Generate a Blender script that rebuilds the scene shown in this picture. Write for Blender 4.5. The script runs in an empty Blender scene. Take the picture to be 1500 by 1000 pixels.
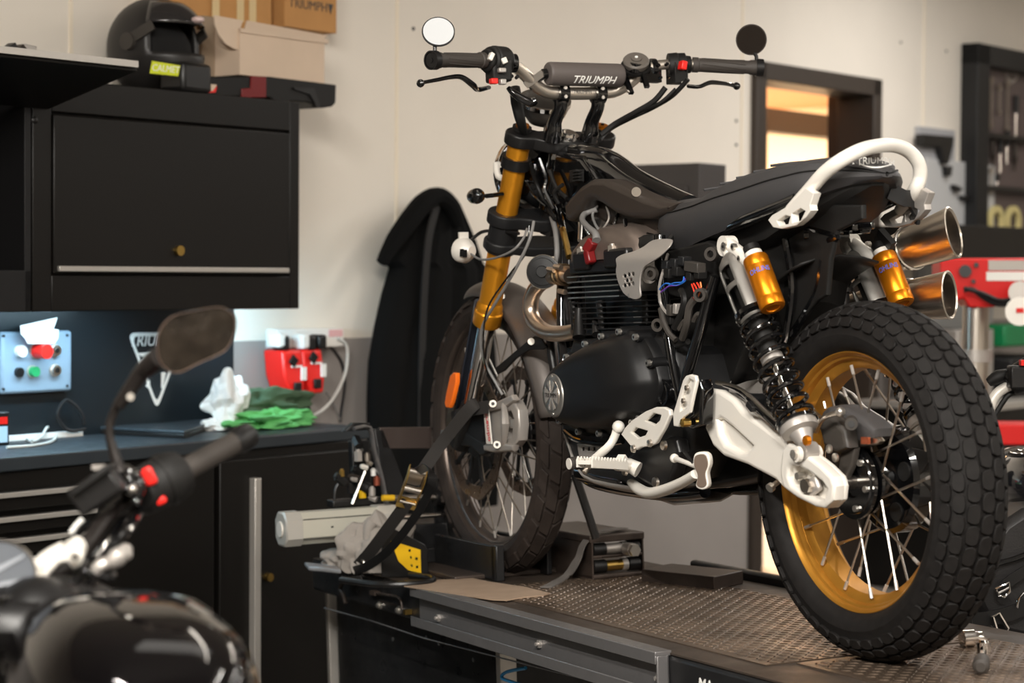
import bpy, bmesh, math, random
from mathutils import Vector as V, Matrix
random.seed(7)
PI = math.pi
SC = bpy.context.scene
COL = SC.collection
F = 3040.0                                   # focal length in pixels of the 1500 px wide frame
# ---------------------------------------------------------------- camera
CW = Matrix(((0.999975, 0.007004, 0.0), (0.000228, -0.032598, 0.999469), (0.007, -0.999444, -0.032599)))
CAM = V((0, 0, 1.38))
cd = bpy.data.cameras.new('camera'); cam = bpy.data.objects.new('camera', cd); COL.objects.link(cam)
cm = CW @ Matrix(((1, 0, 0), (0, -1, 0), (0, 0, -1)))
cam.matrix_world = Matrix.Translation(CAM) @ cm.to_4x4()
cd.sensor_width = 36.0; cd.lens = 36.0 * F / 1500.0; cd.clip_start = 0.05; cd.clip_end = 60
cd.dof.use_dof = True; cd.dof.focus_distance = 4.15; cd.dof.aperture_fstop = 4.0
SC.camera = cam

class Frame:
    """a right-handed frame of the place; at() finds the point of a plane of it that a sight line meets"""
    def __init__(s, M):
        s.M = M; s.I = M.inverted(); s.c = s.I @ CAM
    def at(s, px, py, x=None, y=None, z=None, d=None):
        r = s.I.to_3x3() @ (CW @ V(((px - 750) / F, (py - 500) / F, 1)))
        if x is not None: k = (x - s.c.x) / r.x
        elif y is not None: k = (y - s.c.y) / r.y
        elif z is not None: k = (z - s.c.z) / r.z
        else: k = d
        return s.c + r * k
def mk(R, t):
    M = Matrix(R).to_4x4(); M.translation = V(t); return M
FW = Frame(Matrix())                         # the level world
FB = Frame(mk(((-0.43137, -0.901369, -0.038142), (0.901497, -0.432299, 0.020509), (-0.034975, -0.025538, 0.999062)), (0.65877, 3.67479, 0.69727)))   # lift and motorcycle
_a = math.atan2(2450, 3040); _u = V((math.sin(_a), math.cos(_a), 0)); _v = V((-math.cos(_a), math.sin(_a), 0))
_p = FW.at(20, 643, z=0.92)
FL = Frame(Matrix(((_u.x, _v.x, 0, _p.x), (_u.y, _v.y, 0, _p.y), (0, 0, 1, 0), (0, 0, 0, 1))))       # back wall: x along it, y into it

# ---------------------------------------------------------------- materials
def srgb(c):
    return tuple(((u / 255) / 12.92 if u <= 10 else (((u / 255) + .055) / 1.055) ** 2.4) for u in c)
def mat(name, c, rough=.5, metal=0., bump=0., bs=200., var=0., vs=20., coat=0., spec=.5, trans=0., emit=None, es=0., rvar=0., ior=1.45, aniso=0.):
    m = bpy.data.materials.new(name); m.use_nodes = True
    nt = m.node_tree; b = nt.nodes['Principled BSDF']; L = nt.links
    c4 = (*srgb(c), 1)
    b.inputs['Base Color'].default_value = c4
    b.inputs['Roughness'].default_value = rough; b.inputs['Metallic'].default_value = metal
    b.inputs['Coat Weight'].default_value = coat; b.inputs['Coat Roughness'].default_value = .05
    b.inputs['Specular IOR Level'].default_value = spec; b.inputs['Transmission Weight'].default_value = trans
    b.inputs['IOR'].default_value = ior; b.inputs['Anisotropic'].default_value = aniso
    if emit: b.inputs['Emission Color'].default_value = (*srgb(emit), 1); b.inputs['Emission Strength'].default_value = es
    tc = nt.nodes.new('ShaderNodeTexCoord')
    def noise(s, d=4):
        n = nt.nodes.new('ShaderNodeTexNoise'); n.inputs['Scale'].default_value = s; n.inputs['Detail'].default_value = d
        L.new(tc.outputs['Object'], n.inputs['Vector']); return n
    if var:
        n = noise(vs); mx = nt.nodes.new('ShaderNodeMix'); mx.data_type = 'RGBA'; mx.blend_type = 'MULTIPLY'
        mx.inputs['Factor'].default_value = 1
        rp = nt.nodes.new('ShaderNodeMapRange'); rp.inputs['From Min'].default_value = .3; rp.inputs['From Max'].default_value = .7
        rp.inputs['To Min'].default_value = 1 - var; rp.inputs['To Max'].default_value = 1 + var
        L.new(n.outputs['Fac'], rp.inputs['Value']); mx.inputs[6].default_value = c4
        L.new(rp.outputs['Result'], mx.inputs[7]); L.new(mx.outputs[2], b.inputs['Base Color'])
    if rvar:
        n = noise(vs * 1.7); rp = nt.nodes.new('ShaderNodeMapRange'); rp.inputs['From Min'].default_value = .3; rp.inputs['From Max'].default_value = .7
        rp.inputs['To Min'].default_value = max(.02, rough - rvar); rp.inputs['To Max'].default_value = rough + rvar
        L.new(n.outputs['Fac'], rp.inputs['Value']); L.new(rp.outputs['Result'], b.inputs['Roughness'])
    if bump:
        n = noise(bs); bp = nt.nodes.new('ShaderNodeBump'); bp.inputs['Strength'].default_value = bump; bp.inputs['Distance'].default_value = .002
        L.new(n.outputs['Fac'], bp.inputs['Height']); L.new(bp.outputs['Normal'], b.inputs['Normal'])
    return m
M = {}
M['rubber'] = mat('tyre rubber', (24, 22, 21), .66, bump=.35, bs=900, var=.25, vs=60, spec=.25)
M['rubber_side'] = mat('tyre sidewall rubber', (38, 36, 35), .5, bump=.1, bs=300, spec=.4)
M['rubber_old'] = mat('dusty tyre rubber', (46, 39, 35), .7, bump=.3, bs=500, var=.2, vs=40, spec=.3)
M['gold_rim'] = mat('gold anodised rim', (190, 134, 50), .38, .75, var=.06, vs=30)
M['gold'] = mat('gold anodised tube', (250, 168, 44), .36, .8)
M['gold_res'] = mat('gold reservoir', (226, 134, 22), .33, .8)
M['chrome'] = mat('chrome', (225, 222, 218), .1, 1.)
M['steel'] = mat('brushed steel', (196, 188, 178), .3, 1.)
M['exh'] = mat('stainless exhaust', (226, 216, 202), .3, 1.)
M['hdr'] = mat('heat tinted header', (226, 206, 186), .34, 1., rvar=.06, vs=25)
M['bolt'] = mat('bolt steel', (205, 200, 192), .3, .9)
M['brass'] = mat('yellow zinc', (205, 170, 95), .3, 1.)
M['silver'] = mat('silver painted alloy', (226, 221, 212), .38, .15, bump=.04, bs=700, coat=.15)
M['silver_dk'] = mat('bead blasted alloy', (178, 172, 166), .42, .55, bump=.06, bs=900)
M['grey_alloy'] = mat('grey anodised alloy', (140, 137, 132), .42, .75, bump=.03, bs=900)
M['bar'] = mat('handlebar aluminium', (205, 196, 184), .3, .9)
M['blk'] = mat('satin black', (22, 21, 21), .38, bump=.03, bs=600)
M['blkm'] = mat('matte black casting', (22, 22, 23), .5, bump=.12, bs=1400)
M['blkc'] = mat('black cover paint', (18, 18, 19), .42, .1, bump=.07, bs=1600)
M['gloss'] = mat('gloss black', (10, 10, 11), .12, coat=1.)
M['plast'] = mat('black plastic', (22, 21, 20), .55, bump=.08, bs=900, spec=.35)
M['plast_g'] = mat('dark grey plastic', (58, 54, 50), .5, bump=.08, bs=900)
M['grip'] = mat('rubber grip', (58, 53, 49), .6, bump=.15, bs=900)
M['magn'] = mat('bronze magnesium', (116, 104, 96), .42, .6)
M['airbox'] = mat('brown black plastic', (52, 45, 40), .42, bump=.04, bs=500)
M['seat'] = mat('seat vinyl', (56, 55, 56), .5, bump=.25, bs=1500, spec=.45)
M['fender'] = mat('matte bronze fender', (92, 86, 82), .45, .35)
M['white'] = mat('white paint', (235, 233, 228), .4)
M['red'] = mat('red plastic', (225, 35, 28), .35)
M['dred'] = mat('dark red rubber', (110, 18, 20), .35)
M['orange'] = mat('orange reflector', (255, 120, 30), .25, coat=.6)
M['glass'] = mat('mirror glass', (235, 238, 240), .12, 1.)
M['mdark'] = mat('dark disc', (52, 45, 40), .4, .5)
M['disc'] = mat('brake disc steel', (120, 104, 92), .32, .9, rvar=.08, vs=40)
M['finb'] = mat('fin edge bright', (170, 165, 158), .3, .9)
M['wire_g'] = mat('grey wire', (120, 118, 116), .45)
M['wire_r'] = mat('red wire', (230, 60, 40), .4)
M['wire_b'] = mat('blue wire', (40, 110, 200), .4)
M['wire_p'] = mat('purple wire', (120, 60, 170), .4)
M['wire_o'] = mat('orange wire', (240, 120, 50), .4)
M['blue_lbl'] = mat('blue label', (70, 100, 190), .4)

# ---------------------------------------------------------------- mesh building
def frame_of(d):
    d = d.normalized(); a = V((0, 0, 1)) if abs(d.z) < .9 else V((1, 0, 0))
    u = d.cross(a).normalized(); return u, d.cross(u).normalized()
def smooth(P, n=6, closed=False):
    P = [V(p) for p in P]
    if len(P) < 3: return P
    o = []; N = len(P); rng = N if closed else N - 1
    g = lambda i: P[i % N] if closed else P[max(0, min(N - 1, i))]
    for i in range(rng):
        a, b, c, d = g(i - 1), g(i), g(i + 1), g(i + 2)
        for k in range(n):
            t = k / n
            o.append(.5 * ((2 * b) + (c - a) * t + (2 * a - 5 * b + 4 * c - d) * t * t + (3 * b - a - 3 * c + d) * t ** 3))
    if not closed: o.append(P[-1])
    return o
class MB:
    def __init__(s): s.v = []; s.f = []; s.m = []; s.mi = 0
    def mat(s, i): s.mi = i; return s
    def add(s, vs, fs):
        o = len(s.v); s.v += [V(p) for p in vs]
        for f in fs: s.f.append([i + o for i in f]); s.m.append(s.mi)
        return s
    def box(s, c, sz, rot=None):
        c = V(c); h = V(sz) / 2; q = []
        for k in range(8):
            p = V(((1 if k & 1 else -1) * h.x, (1 if k & 2 else -1) * h.y, (1 if k & 4 else -1) * h.z))
            q.append(c + (rot @ p if rot else p))
        return s.add(q, [(0, 2, 3, 1), (4, 5, 7, 6), (0, 1, 5, 4), (2, 6, 7, 3), (0, 4, 6, 2), (1, 3, 7, 5)])
    def bx(s, x0, x1, y0, y1, z0, z1):
        return s.box(((x0 + x1) / 2, (y0 + y1) / 2, (z0 + z1) / 2), (abs(x1 - x0), abs(y1 - y0), abs(z1 - z0)))
    def beam(s, a, b, w, h, up=(0, 0, 1)):
        a, b = V(a), V(b); d = (b - a); x = d.normalized(); y = V(up).cross(x).normalized(); z = x.cross(y)
        return s.box((a + b) / 2, (d.length, w, h), Matrix((x, y, z)).transposed())
    def rings(s, R, closed=False, caps=True, cyc=True):
        n = len(R[0]); vs = [p for r in R for p in r]; fs = []
        K = len(R); m = K if closed else K - 1
        for i in range(m):
            j = (i + 1) % K
            for k in range(n if cyc else n - 1):
                l = (k + 1) % n
                fs.append((i * n + k, i * n + l, j * n + l, j * n + k))
        if caps and not closed: fs.append(tuple(range(n))[::-1]); fs.append(tuple((K - 1) * n + k for k in range(n)))
        return s.add(vs, fs)
    def tube(s, P, r, seg=10, closed=False, caps=True, sm=0, flat=None, up=None):
        if sm: 
            if isinstance(r, (list, tuple)):
                rr = []; N = len(P)
                for i in range(N - 1): rr += [r[i] + (r[i + 1] - r[i]) * k / sm for k in range(sm)]
                r = rr + [r[-1]]
            P = smooth(P, sm, closed)
        P = [V(p) for p in P]; N = len(P); R = []; u = V(up) if up else None
        for i in range(N):
            a = P[i - 1] if (i or closed) else P[0]; b = P[(i + 1) % N] if (i < N - 1 or closed) else P[-1]
            d = (b - a).normalized() if (b - a).length > 1e-9 else V((0, 0, 1))
            if u is None: u, w = frame_of(d)
            if up: u = V(up)
            u = (u - d * u.dot(d)).normalized(); w = d.cross(u)
            rr = r[i] if isinstance(r, (list, tuple)) else r
            ru, rw = (rr, rr) if flat is None else (rr * flat[0], rr * flat[1])
            R.append([P[i] + u * math.cos(2 * PI * k / seg) * ru + w * math.sin(2 * PI * k / seg) * rw for k in range(seg)])
        return s.rings(R, closed, caps)
    def cyl(s, a, b, r, r2=None, seg=20): return s.tube([a, b], [r, r if r2 is None else r2], seg)
    def lathe(s, o, ax, prof, seg=40, closed=False, caps=True, a0=0, a1=None):
        o = V(o); ax = V(ax).normalized(); u, w = frame_of(ax); R = []
        full = a1 is None; n = seg if full else seg + 1; span = 2 * PI if full else a1 - a0
        for t, r in prof:
            R.append([o + ax * t + (u * math.cos(a0 + span * k / seg) + w * math.sin(a0 + span * k / seg)) * r for k in range(n)])
        return s.rings(R, closed, caps, cyc=full)
    def prism(s, P, d):
        P = [V(p) for p in P]; d = V(d); n = len(P)
        return s.add(P + [p + d for p in P], [tuple(range(n))[::-1], tuple(range(n, 2 * n))] + [(i, (i + 1) % n, (i + 1) % n + n, i + n) for i in range(n)])
    def ball(s, c, r, seg=16, rot=None, z0=-1., z1=1.):
        c = V(c); r = V(r) if hasattr(r, '__len__') else V((r, r, r)); R = []; K = max(5, seg // 2)
        t0 = math.asin(max(-.999, z0)); t1 = math.asin(min(.999, z1))
        for i in range(K + 1):
            t = t0 + (t1 - t0) * i / K; row = []
            for k in range(seg):
                p = V((r.x * math.cos(t) * math.cos(2 * PI * k / seg), r.y * math.cos(t) * math.sin(2 * PI * k / seg), r.z * math.sin(t)))
                row.append(c + (rot @ p if rot else p))
            R.append(row)
        return s.rings(R)
    def ribbon(s, P, side, w, t, sm=6):
        P = smooth(P, sm) if sm else [V(p) for p in P]; R = []
        for i, p in enumerate(P):
            d = (P[min(i + 1, len(P) - 1)] - P[max(0, i - 1)]).normalized(); sd = side[min(len(side) - 1, int(i / max(1, len(P) - 1) * (len(side) - 1) + .5))] if isinstance(side, list) else side
            sd = V(sd); sd = (sd - d * sd.dot(d)).normalized(); n = d.cross(sd)
            R.append([p + sd * w / 2 + n * t / 2, p - sd * w / 2 + n * t / 2, p - sd * w / 2 - n * t / 2, p + sd * w / 2 - n * t / 2])
        return s.rings(R)
    def plate(s, outs, T, th, bev=.002, res=2, fine=0):
        """outlines in 2D (first is the edge, the rest are holes) filled, thickened by th both ways, mapped by T(u,v,w)"""
        cu = bpy.data.curves.new('t', 'CURVE'); cu.dimensions = '2D'; cu.fill_mode = 'BOTH'
        cu.extrude = max(1e-5, th / 2 - bev); cu.bevel_depth = bev; cu.bevel_resolution = res; cu.offset = -bev
        for o in outs:
            sp = cu.splines.new('POLY'); sp.points.add(len(o) - 1)
            for i, q in enumerate(o): sp.points[i].co = (q[0], q[1], 0, 1)
            sp.use_cyclic_u = True
        ob = bpy.data.objects.new('t', cu); me = ob.to_mesh()
        s.add([T(*v.co) for v in me.vertices], [tuple(p.vertices) for p in me.polygons])
        ob.to_mesh_clear(); bpy.data.objects.remove(ob); bpy.data.curves.remove(cu); return s
    def text(s, body, T, size, ext=.0004, bold=0., shear=0., sx=1., align='CENTER', cuts=0):
        cu = bpy.data.curves.new('t', 'FONT'); cu.body = body; cu.size = size; cu.extrude = ext; cu.offset = 0; cu.shear = shear
        cu.align_x = align; cu.align_y = 'CENTER'; cu.resolution_u = 3
        ob = bpy.data.objects.new('t', cu); me = ob.to_mesh(); bm = bmesh.new(); bm.from_mesh(me)
        if cuts:
            for ax in (0, 1):
                lo, hi = min(v.co[ax] for v in bm.verts), max(v.co[ax] for v in bm.verts); K = cuts if ax else cuts * 4
                for k in range(1, K):
                    c = [0, 0, 0]; c[ax] = lo + (hi - lo) * k / K; nn = [0, 0, 0]; nn[ax] = 1
                    bmesh.ops.bisect_plane(bm, geom=bm.verts[:] + bm.edges[:] + bm.faces[:], plane_co=c, plane_no=nn)
        bm.verts.index_update()
        s.add([T(v.co.x * sx, v.co.y, v.co.z) for v in bm.verts], [tuple(v.index for v in f.verts) for f in bm.faces]); bm.free()
        ob.to_mesh_clear(); bpy.data.objects.remove(ob); bpy.data.curves.remove(cu); return s
    def mesh(s, name, mats, off=V((0, 0, 0)), sharp=35, weld=False):
        me = bpy.data.meshes.new(name)
        me.from_pydata([tuple(p - off) for p in s.v], [], s.f)
        for m in mats: me.materials.append(M[m] if isinstance(m, str) else m)
        for p, i in zip(me.polygons, s.m): p.material_index = i
        bm = bmesh.new(); bm.from_mesh(me)
        if weld: bmesh.ops.remove_doubles(bm, verts=bm.verts, dist=1e-5)
        bmesh.ops.recalc_face_normals(bm, faces=bm.faces); bm.to_mesh(me); bm.free()
        for p in me.polygons: p.use_smooth = True
        me.set_sharp_from_angle(angle=math.radians(sharp))
        return me
def T3(o, u, v):
    """maps plate coordinates: origin, unit u, unit v, normal u x v"""
    o, u, v = V(o), V(u).normalized(), V(v); v = (v - u * v.dot(u)).normalized(); w = u.cross(v)
    return lambda a, b, c: o + u * a + v * b + w * c
def finish(o, bevel=0, subd=0, solid=0):
    if solid: m = o.modifiers.new('solid', 'SOLIDIFY'); m.thickness = solid; m.offset = -1
    if bevel: m = o.modifiers.new('bevel', 'BEVEL'); m.width = bevel; m.segments = 2; m.limit_method = 'ANGLE'; m.angle_limit = .6; m.use_clamp_overlap = True
    if subd: m = o.modifiers.new('sub', 'SUBSURF'); m.levels = subd; m.render_levels = subd
class Thing:
    def __init__(s, name, label, cat, fr=FW, base=(0, 0, 0), group=None):
        s.fr = fr; s.base = V(base); s.o = bpy.data.objects.new(name, None); COL.objects.link(s.o)
        s.o.empty_display_size = .05
        s.o.matrix_world = fr.M @ Matrix.Translation(s.base); tag(s.o, label, cat, group)
    def part(s, name, mb, mats, parent=None, label=None, **k):
        mats = mats if isinstance(mats, (list, tuple)) else [mats]
        sh = k.pop('sharp', 35); wd = k.pop('weld', False)
        o = bpy.data.objects.new(name, mb.mesh(name, mats, s.base, sh, wd)); COL.objects.link(o); o.parent = parent or s.o
        if label: o['label'] = label
        finish(o, **k); return o
def tag(o, label, cat, group=None, kind=None):
    o['label'] = label; o['category'] = cat
    if group: o['group'] = group
    if kind: o['kind'] = kind
def single(name, label, cat, mb, mats, fr=FW, base=(0, 0, 0), group=None, kind=None, **k):
    mats = mats if isinstance(mats, (list, tuple)) else [mats]
    sh = k.pop('sharp', 35); wd = k.pop('weld', False)
    o = bpy.data.objects.new(name, mb.mesh(name, mats, V(base), sh, wd)); COL.objects.link(o)
    o.matrix_world = fr.M @ Matrix.Translation(V(base)); tag(o, label, cat, group, kind); finish(o, **k); return o
def struct(name, mb, mats, fr=FW, label=None, **k):
    mats = mats if isinstance(mats, (list, tuple)) else [mats]
    o = bpy.data.objects.new(name, mb.mesh(name, mats)); COL.objects.link(o); o.matrix_world = fr.M.copy(); o['kind'] = 'structure'
    if label: o['label'] = label
    finish(o, **k); return o
def bez(p): return [V(q) for q in p]
# ================================================================ THE ROOM
M['wall'] = mat('cream wall panel', (234, 226, 214), .55, var=.03, vs=2, spec=.4)
M['wall_grey'] = mat('grey wall panel', (152, 146, 142), .5, var=.03, vs=3)
M['floor'] = mat('grey workshop floor', (120, 116, 112), .35, var=.12, vs=3, rvar=.1)
M['ceil'] = mat('ceiling grey', (165, 160, 154), .8)
M['cab'] = mat('black powder coat cabinet', (17, 15, 13), .4, bump=.05, bs=1200, spec=.35)
M['cab_in'] = mat('dark cabinet interior', (14, 13, 14), .6)
M['anthr'] = mat('anthracite cabinet', (62, 58, 57), .5)
M['alu'] = mat('satin aluminium', (200, 195, 188), .35, .6)
M['wtop'] = mat('grey worktop', (42, 48, 53), .45, var=.08, vs=8, rvar=.08)
M['card'] = mat('brown cardboard', (190, 140, 85), .8, var=.05, vs=15)
M['cardw'] = mat('pale cardboard', (212, 190, 168), .75, var=.03, vs=10)
M['warm'] = mat('warm plaster', (240, 216, 182), .7)
M['frame'] = mat('brown black door frame', (58, 50, 44), .45)
M['panelb'] = mat('black splashback', (24, 30, 34), .3, spec=.5)
M['ctl'] = mat('blue grey steel panel', (128, 146, 162), .4)
M['cloth_b'] = mat('black jacket cloth', (8, 8, 8), .9, bump=.2, bs=400, spec=.2)
M['rag_w'] = mat('white rag', (225, 225, 222), .85, bump=.4, bs=200)
M['rag_g'] = mat('green rag', (95, 175, 100), .85, bump=.4, bs=200)
M['rag_d'] = mat('dark green rag', (62, 84, 60), .85, bump=.4, bs=200)
M['yel'] = mat('fluo yellow', (205, 215, 40), .45)
M['cable_k'] = mat('black cable', (24, 24, 25), .4)
M['cable_w'] = mat('white cable', (205, 205, 200), .4)
M['lap'] = mat('laptop lid', (58, 66, 72), .4, .3)
M['grn'] = mat('green button', (40, 150, 90), .35)
M['press'] = mat('red machine paint', (215, 28, 26), .4)
M['tread'] = mat('dusty floor', (96, 84, 74), .6)
X0, X1, HZ = -4.5, 9.5, 3.1
dx0, dx1, dz1 = 3.714, 4.76, 2.26                       # door opening in the back wall
w = MB(); w.bx(X0, dx0, 0, .12, 1.17, HZ); w.bx(dx1, X1, 0, .12, 1.17, HZ); w.bx(dx0, dx1, 0, .12, dz1, HZ)
struct('wall_back', w, 'wall', FL)
w = MB(); w.bx(X0, dx0, -.006, .12, 0, 1.17); w.bx(dx1, X1, -.006, .12, 0, 1.17); struct('wall_back_lower', w, 'wall_grey', FL)
w = MB()
for sx in (.195, 1.548, 3.643, 5.199): w.bx(sx - .006, sx + .006, -.004, .004, 1.17, HZ)
struct('trim_1', w, mat('panel seam', (240, 228, 208), .5), FL)
w = MB(); w.bx(X0 - .3, X1 + .3, -9.5, 3.2, -.1, 0); struct('floor', w, 'floor', FL)
w = MB(); w.bx(X0 - .3, X1 + .3, -9.5, 3.2, HZ, HZ + .1); struct('ceiling', w, 'ceil', FL)
w = MB(); w.bx(X0 - .12, X0, -9.5, .12, 0, HZ); struct('wall_left', w, 'wall', FL)
w = MB(); w.bx(X1, X1 + .12, -9.5, 3.2, 0, HZ); struct('wall_right', w, 'wall', FL)
w = MB(); w.bx(X0, X1, -9.5, -9.38, 0, HZ); struct('wall_front', w, 'wall', FL)
# small marks on the wall panels
m = MB()
for q in ((1078, 177), (1078, 212), (1319, 62), (1386, 75), (605, 42)):
    p = FL.at(*q, y=0); m.cyl((p.x, -.004, p.z), (p.x, 0, p.z), .006, seg=8)
struct('trim_2', m, 'blk', FL)
# the doorway and the lit room behind it
m = MB(); t = .075
m.bx(dx0, dx0 + t, -.03, .16, 0, dz1); m.bx(dx1 - t, dx1, -.03, .16, 0, dz1); m.bx(dx0, dx1, -.03, .16, dz1 - t, dz1)
m.bx(dx1 - .04, dx1 + .0, .12, .23, 0, dz1 - .02)
struct('door_1', m, 'frame', FL, bevel=.004)
m = MB(); m.bx(1.5, 8.0, 3.0, 3.1, 0, 2.6); m.bx(1.5, 1.6, .6, 3.0, 0, 2.6); m.bx(8.0, 8.1, .12, 3.0, 0, 2.6); struct('wall_annex', m, 'warm', FL)
m = MB(); m.bx(1.5, 8.1, .12, 3.1, 2.45, 2.55); struct('ceiling_annex', m, mat('orange light painted ceiling', (205, 150, 105), .6), FL)  # the orange light on this ceiling is put into its colour
m = MB(); m.bx(1.6, 8.0, .62, .72, 2.06, 2.17); m.bx(1.6, 4.84, .62, .72, 0, 2.06)
struct('door_2', m, 'frame', FL)
m = MB()
for i, z in enumerate((2.36, 2.31)): m.tube([(3.6, .5 + i * .2, z), (4.9, .45 + i * .25, z + .02), (6, .5, z)], .018, 8)
m.box((4.75, .45, 2.33), (.1, .08, .08))
single('ceiling_pipe', 'pale pipes with a junction box under the warm lit ceiling beyond the doorway', 'pipe', m, 'alu', FL)
m = MB(); p = FL.at(1192, 178, y=2.9); m.box((p.x, 2.9, p.z - .02), (.34, .16, .1)); m.mat(1).box((p.x + .3, 2.9, p.z - .03), (.25, .16, .12))
single('overhead_shelf_box', 'dark and rust red boxes high on the warm wall seen through the doorway', 'box', m, ['blk', mat('rust box', (150, 60, 30), .6)], FL)

# ---------------------------------------------------------------- wall cabinets
def cabinet(name, label, x0, x1, y0, y1, z0, z1, grp=None):
    return Thing(name, label, 'cabinet', FL, ((x0 + x1) / 2, y1, z0), grp)
fy = -.35
C1 = Thing('wall_cabinet', 'closed black wall cabinet with a long pale handle strip and round lock', 'cabinet', FL, (.3, 0, 1.275), 'black wall cabinets')
m = MB(); m.bx(-.21, .745, fy + .02, 0, 1.29, 1.87); m.bx(-.21, -.15, fy, fy + .02, 1.275, 1.87); m.bx(.706, .745, fy, fy + .02, 1.275, 1.87); m.bx(-.15, .706, fy, fy + .02, 1.785, 1.87)
m.bx(-.15, .706, fy, fy + .02, 1.275, 1.368)
C1.part('cabinet_body', m, 'cab', bevel=.003)
m = MB(); m.bx(-.146, .702, fy - .004, fy + .016, 1.372, 1.779); dr = C1.part('cabinet_door', m, 'cab', bevel=.004)
m = MB(); m.bx(-.136, .69, fy - .016, fy - .004, 1.378, 1.392); C1.part('door_handle', m, 'alu', dr, 'pale aluminium handle strip', bevel=.002)
p = FL.at(260, 367, y=fy); m = MB(); m.cyl((p.x, fy - .014, p.z), (p.x, fy, p.z), .014); C1.part('lock', m, 'brass', dr, 'round brass lock')
C2 = Thing('wall_cabinet', 'open black wall cabinet at the left edge with its flap door raised', 'cabinet', FL, (-.7, 0, 1.275), 'black wall cabinets')
m = MB()
m.bx(-1.2, -.215, -.02, 0, 1.275, 1.87); m.bx(-1.2, -.215, fy, -.02, 1.85, 1.87); m.bx(-1.2, -.215, fy, -.02, 1.275, 1.38); m.bx(-1.2, -1.18, fy, -.02, 1.275, 1.87); m.bx(-.235, -.215, fy, -.02, 1.275, 1.87)
C2.part('cabinet_body', m, 'cab_in', bevel=.002)
A = V((0, fy, 1.79)); Bt = V((0, -.69, 1.868))
m = MB(); d = (Bt - A); n = V((0, -d.z, d.y)).normalized() * -.02
m.prism([V((-1.19, *A.yz)), V((-1.19, *Bt.yz)), V((-1.19, *(Bt + n).yz)), V((-1.19, *(A + n).yz))], (1.03, 0, 0))
fl = C2.part('flap_door', m, 'cab', bevel=.002)
m = MB(); m.bx(-1.19, -.165, -.70, -.688, 1.876, 1.892); C2.part('door_handle', m, 'alu', fl, 'pale aluminium handle strip')
m = MB(); a = FL.at(48, 176, y=fy + .01); b = FL.at(15, 325, y=fy + .08); m.tube([a, b], .006); m.ball(a, .014); m.ball(b, .012); C2.part('gas_strut', m, 'blk')
m = MB(); m.box(FL.at(-6, 290, y=-.1), (.1, .12, .3)); single('storage_box', 'blue black box on the shelf inside the open wall cabinet', 'box', m, mat('navy box', (38, 44, 70), .5), FL, FL.at(-6, 290, y=-.1) - V((0, 0, .15)))

# splashback, sticker, control panel
m = MB(); m.bx(-1.2, .79, -.03, 0, .92, 1.29); struct('trim_3', m, 'panelb', FL, label='black splashback panel under the wall cabinets')
m = MB()
def on(y): return lambda px, py: FL.at(px, py, y=y)
W_ = on(-.031)
tri = [(186, 484), (300, 484), (233, 600), (227, 600)]
cor = [W_(187, 487), W_(272, 487), W_(230, 601)]
def rtri(c, r, inset):
    g = sum((V(q) for q in c), V()) / 3; o = []
    for i in range(3):
        a, b, d = V(c[i - 1]), V(c[i]), V(c[(i + 1) % 3]); b2 = g + (b - g) * inset
        for k in range(6):
            t = k / 5; p1 = b2 + (a - b).normalized() * r; p2 = b2 + (d - b).normalized() * r
            o.append(p1 * (1 - t) ** 2 + b2 * 2 * t * (1 - t) + p2 * t * t)
    return [(q.x, q.z) for q in o]
TT = lambda a, b, c: V((a, -.0305 - .5 * c, b))
m.plate([rtri(cor, .03, 1.0), rtri(cor, .024, .86)], TT, .002, .0003)
o = W_(226, 499); m.text('TRIUMPH', lambda a, b, c: V((o.x + a, -.0315 - c, o.z + b)), .046, .0006, .002, .2)
for P in ([(198, 517), (222, 516), (219, 542), (210, 523)], [(203, 530), (213, 524), (216, 532), (208, 538)], [(213, 565), (219, 556), (220, 571)], [(236, 545), (243, 545), (238, 568), (236, 568)], [(228, 517), (246, 517), (240, 530), (229, 536)]):
    m.prism([W_(*q) for q in P], (0, -.001, 0))
single('wall_sticker', 'white triangular flag logo sticker on the black splashback behind the near mirror', 'sticker', m, M['white'], FL)
PNL = Thing('control_panel', 'blue grey steel control panel with red stop button and two sockets', 'control panel', FL, (.04, -.03, 1.04))
c0, c1 = FL.at(1, 486, y=-.05), FL.at(104, 484, y=-.05); zb = FL.at(50, 575, y=-.05).z
m = MB(); m.bx(c0.x, c1.x, -.055, -.03, zb, c0.z); PNL.part('panel_box', m, 'ctl', bevel=.008)
for n_, q, r_, mt, dd in (('button', (29, 514), .016, 'white', .015), ('stop_button', (53, 514), .018, 'red', .05), ('socket', (80, 513), .014, 'chrome', .014), ('button', (27, 545), .013, 'blk', .012), ('button', (47, 544), .014, 'grn', .02), ('socket', (80, 542), .014, 'chrome', .014)):
    p = FL.at(*q, y=-.057); m = MB(); m.cyl((p.x, -.055 - dd, p.z), (p.x, -.054, p.z), r_ * (1.1 if 'stop' in n_ else 1)); 
    if n_ != 'button' or mt == 'grn': m.mat(1).cyl((p.x, -.060, p.z), (p.x, -.053, p.z), r_ * 1.25)
    if n_ == 'socket': m.mat(2).cyl((p.x, -.0705, p.z), (p.x, -.06, p.z), r_ * .55)
    PNL.part(n_, m, [mt, 'alu', 'blk'], label={'white': 'white round button', 'red': 'red mushroom stop button', 'grn': 'green button', 'blk': 'black button'}.get(mt))
for q in ((6, 492), (99, 491), (6, 570), (99, 565)): p = FL.at(*q, y=-.057); m = MB(); m.cyl((p.x, -.057, p.z), (p.x, -.05, p.z), .004, seg=8); PNL.part('screw', m, 'blk')
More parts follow.
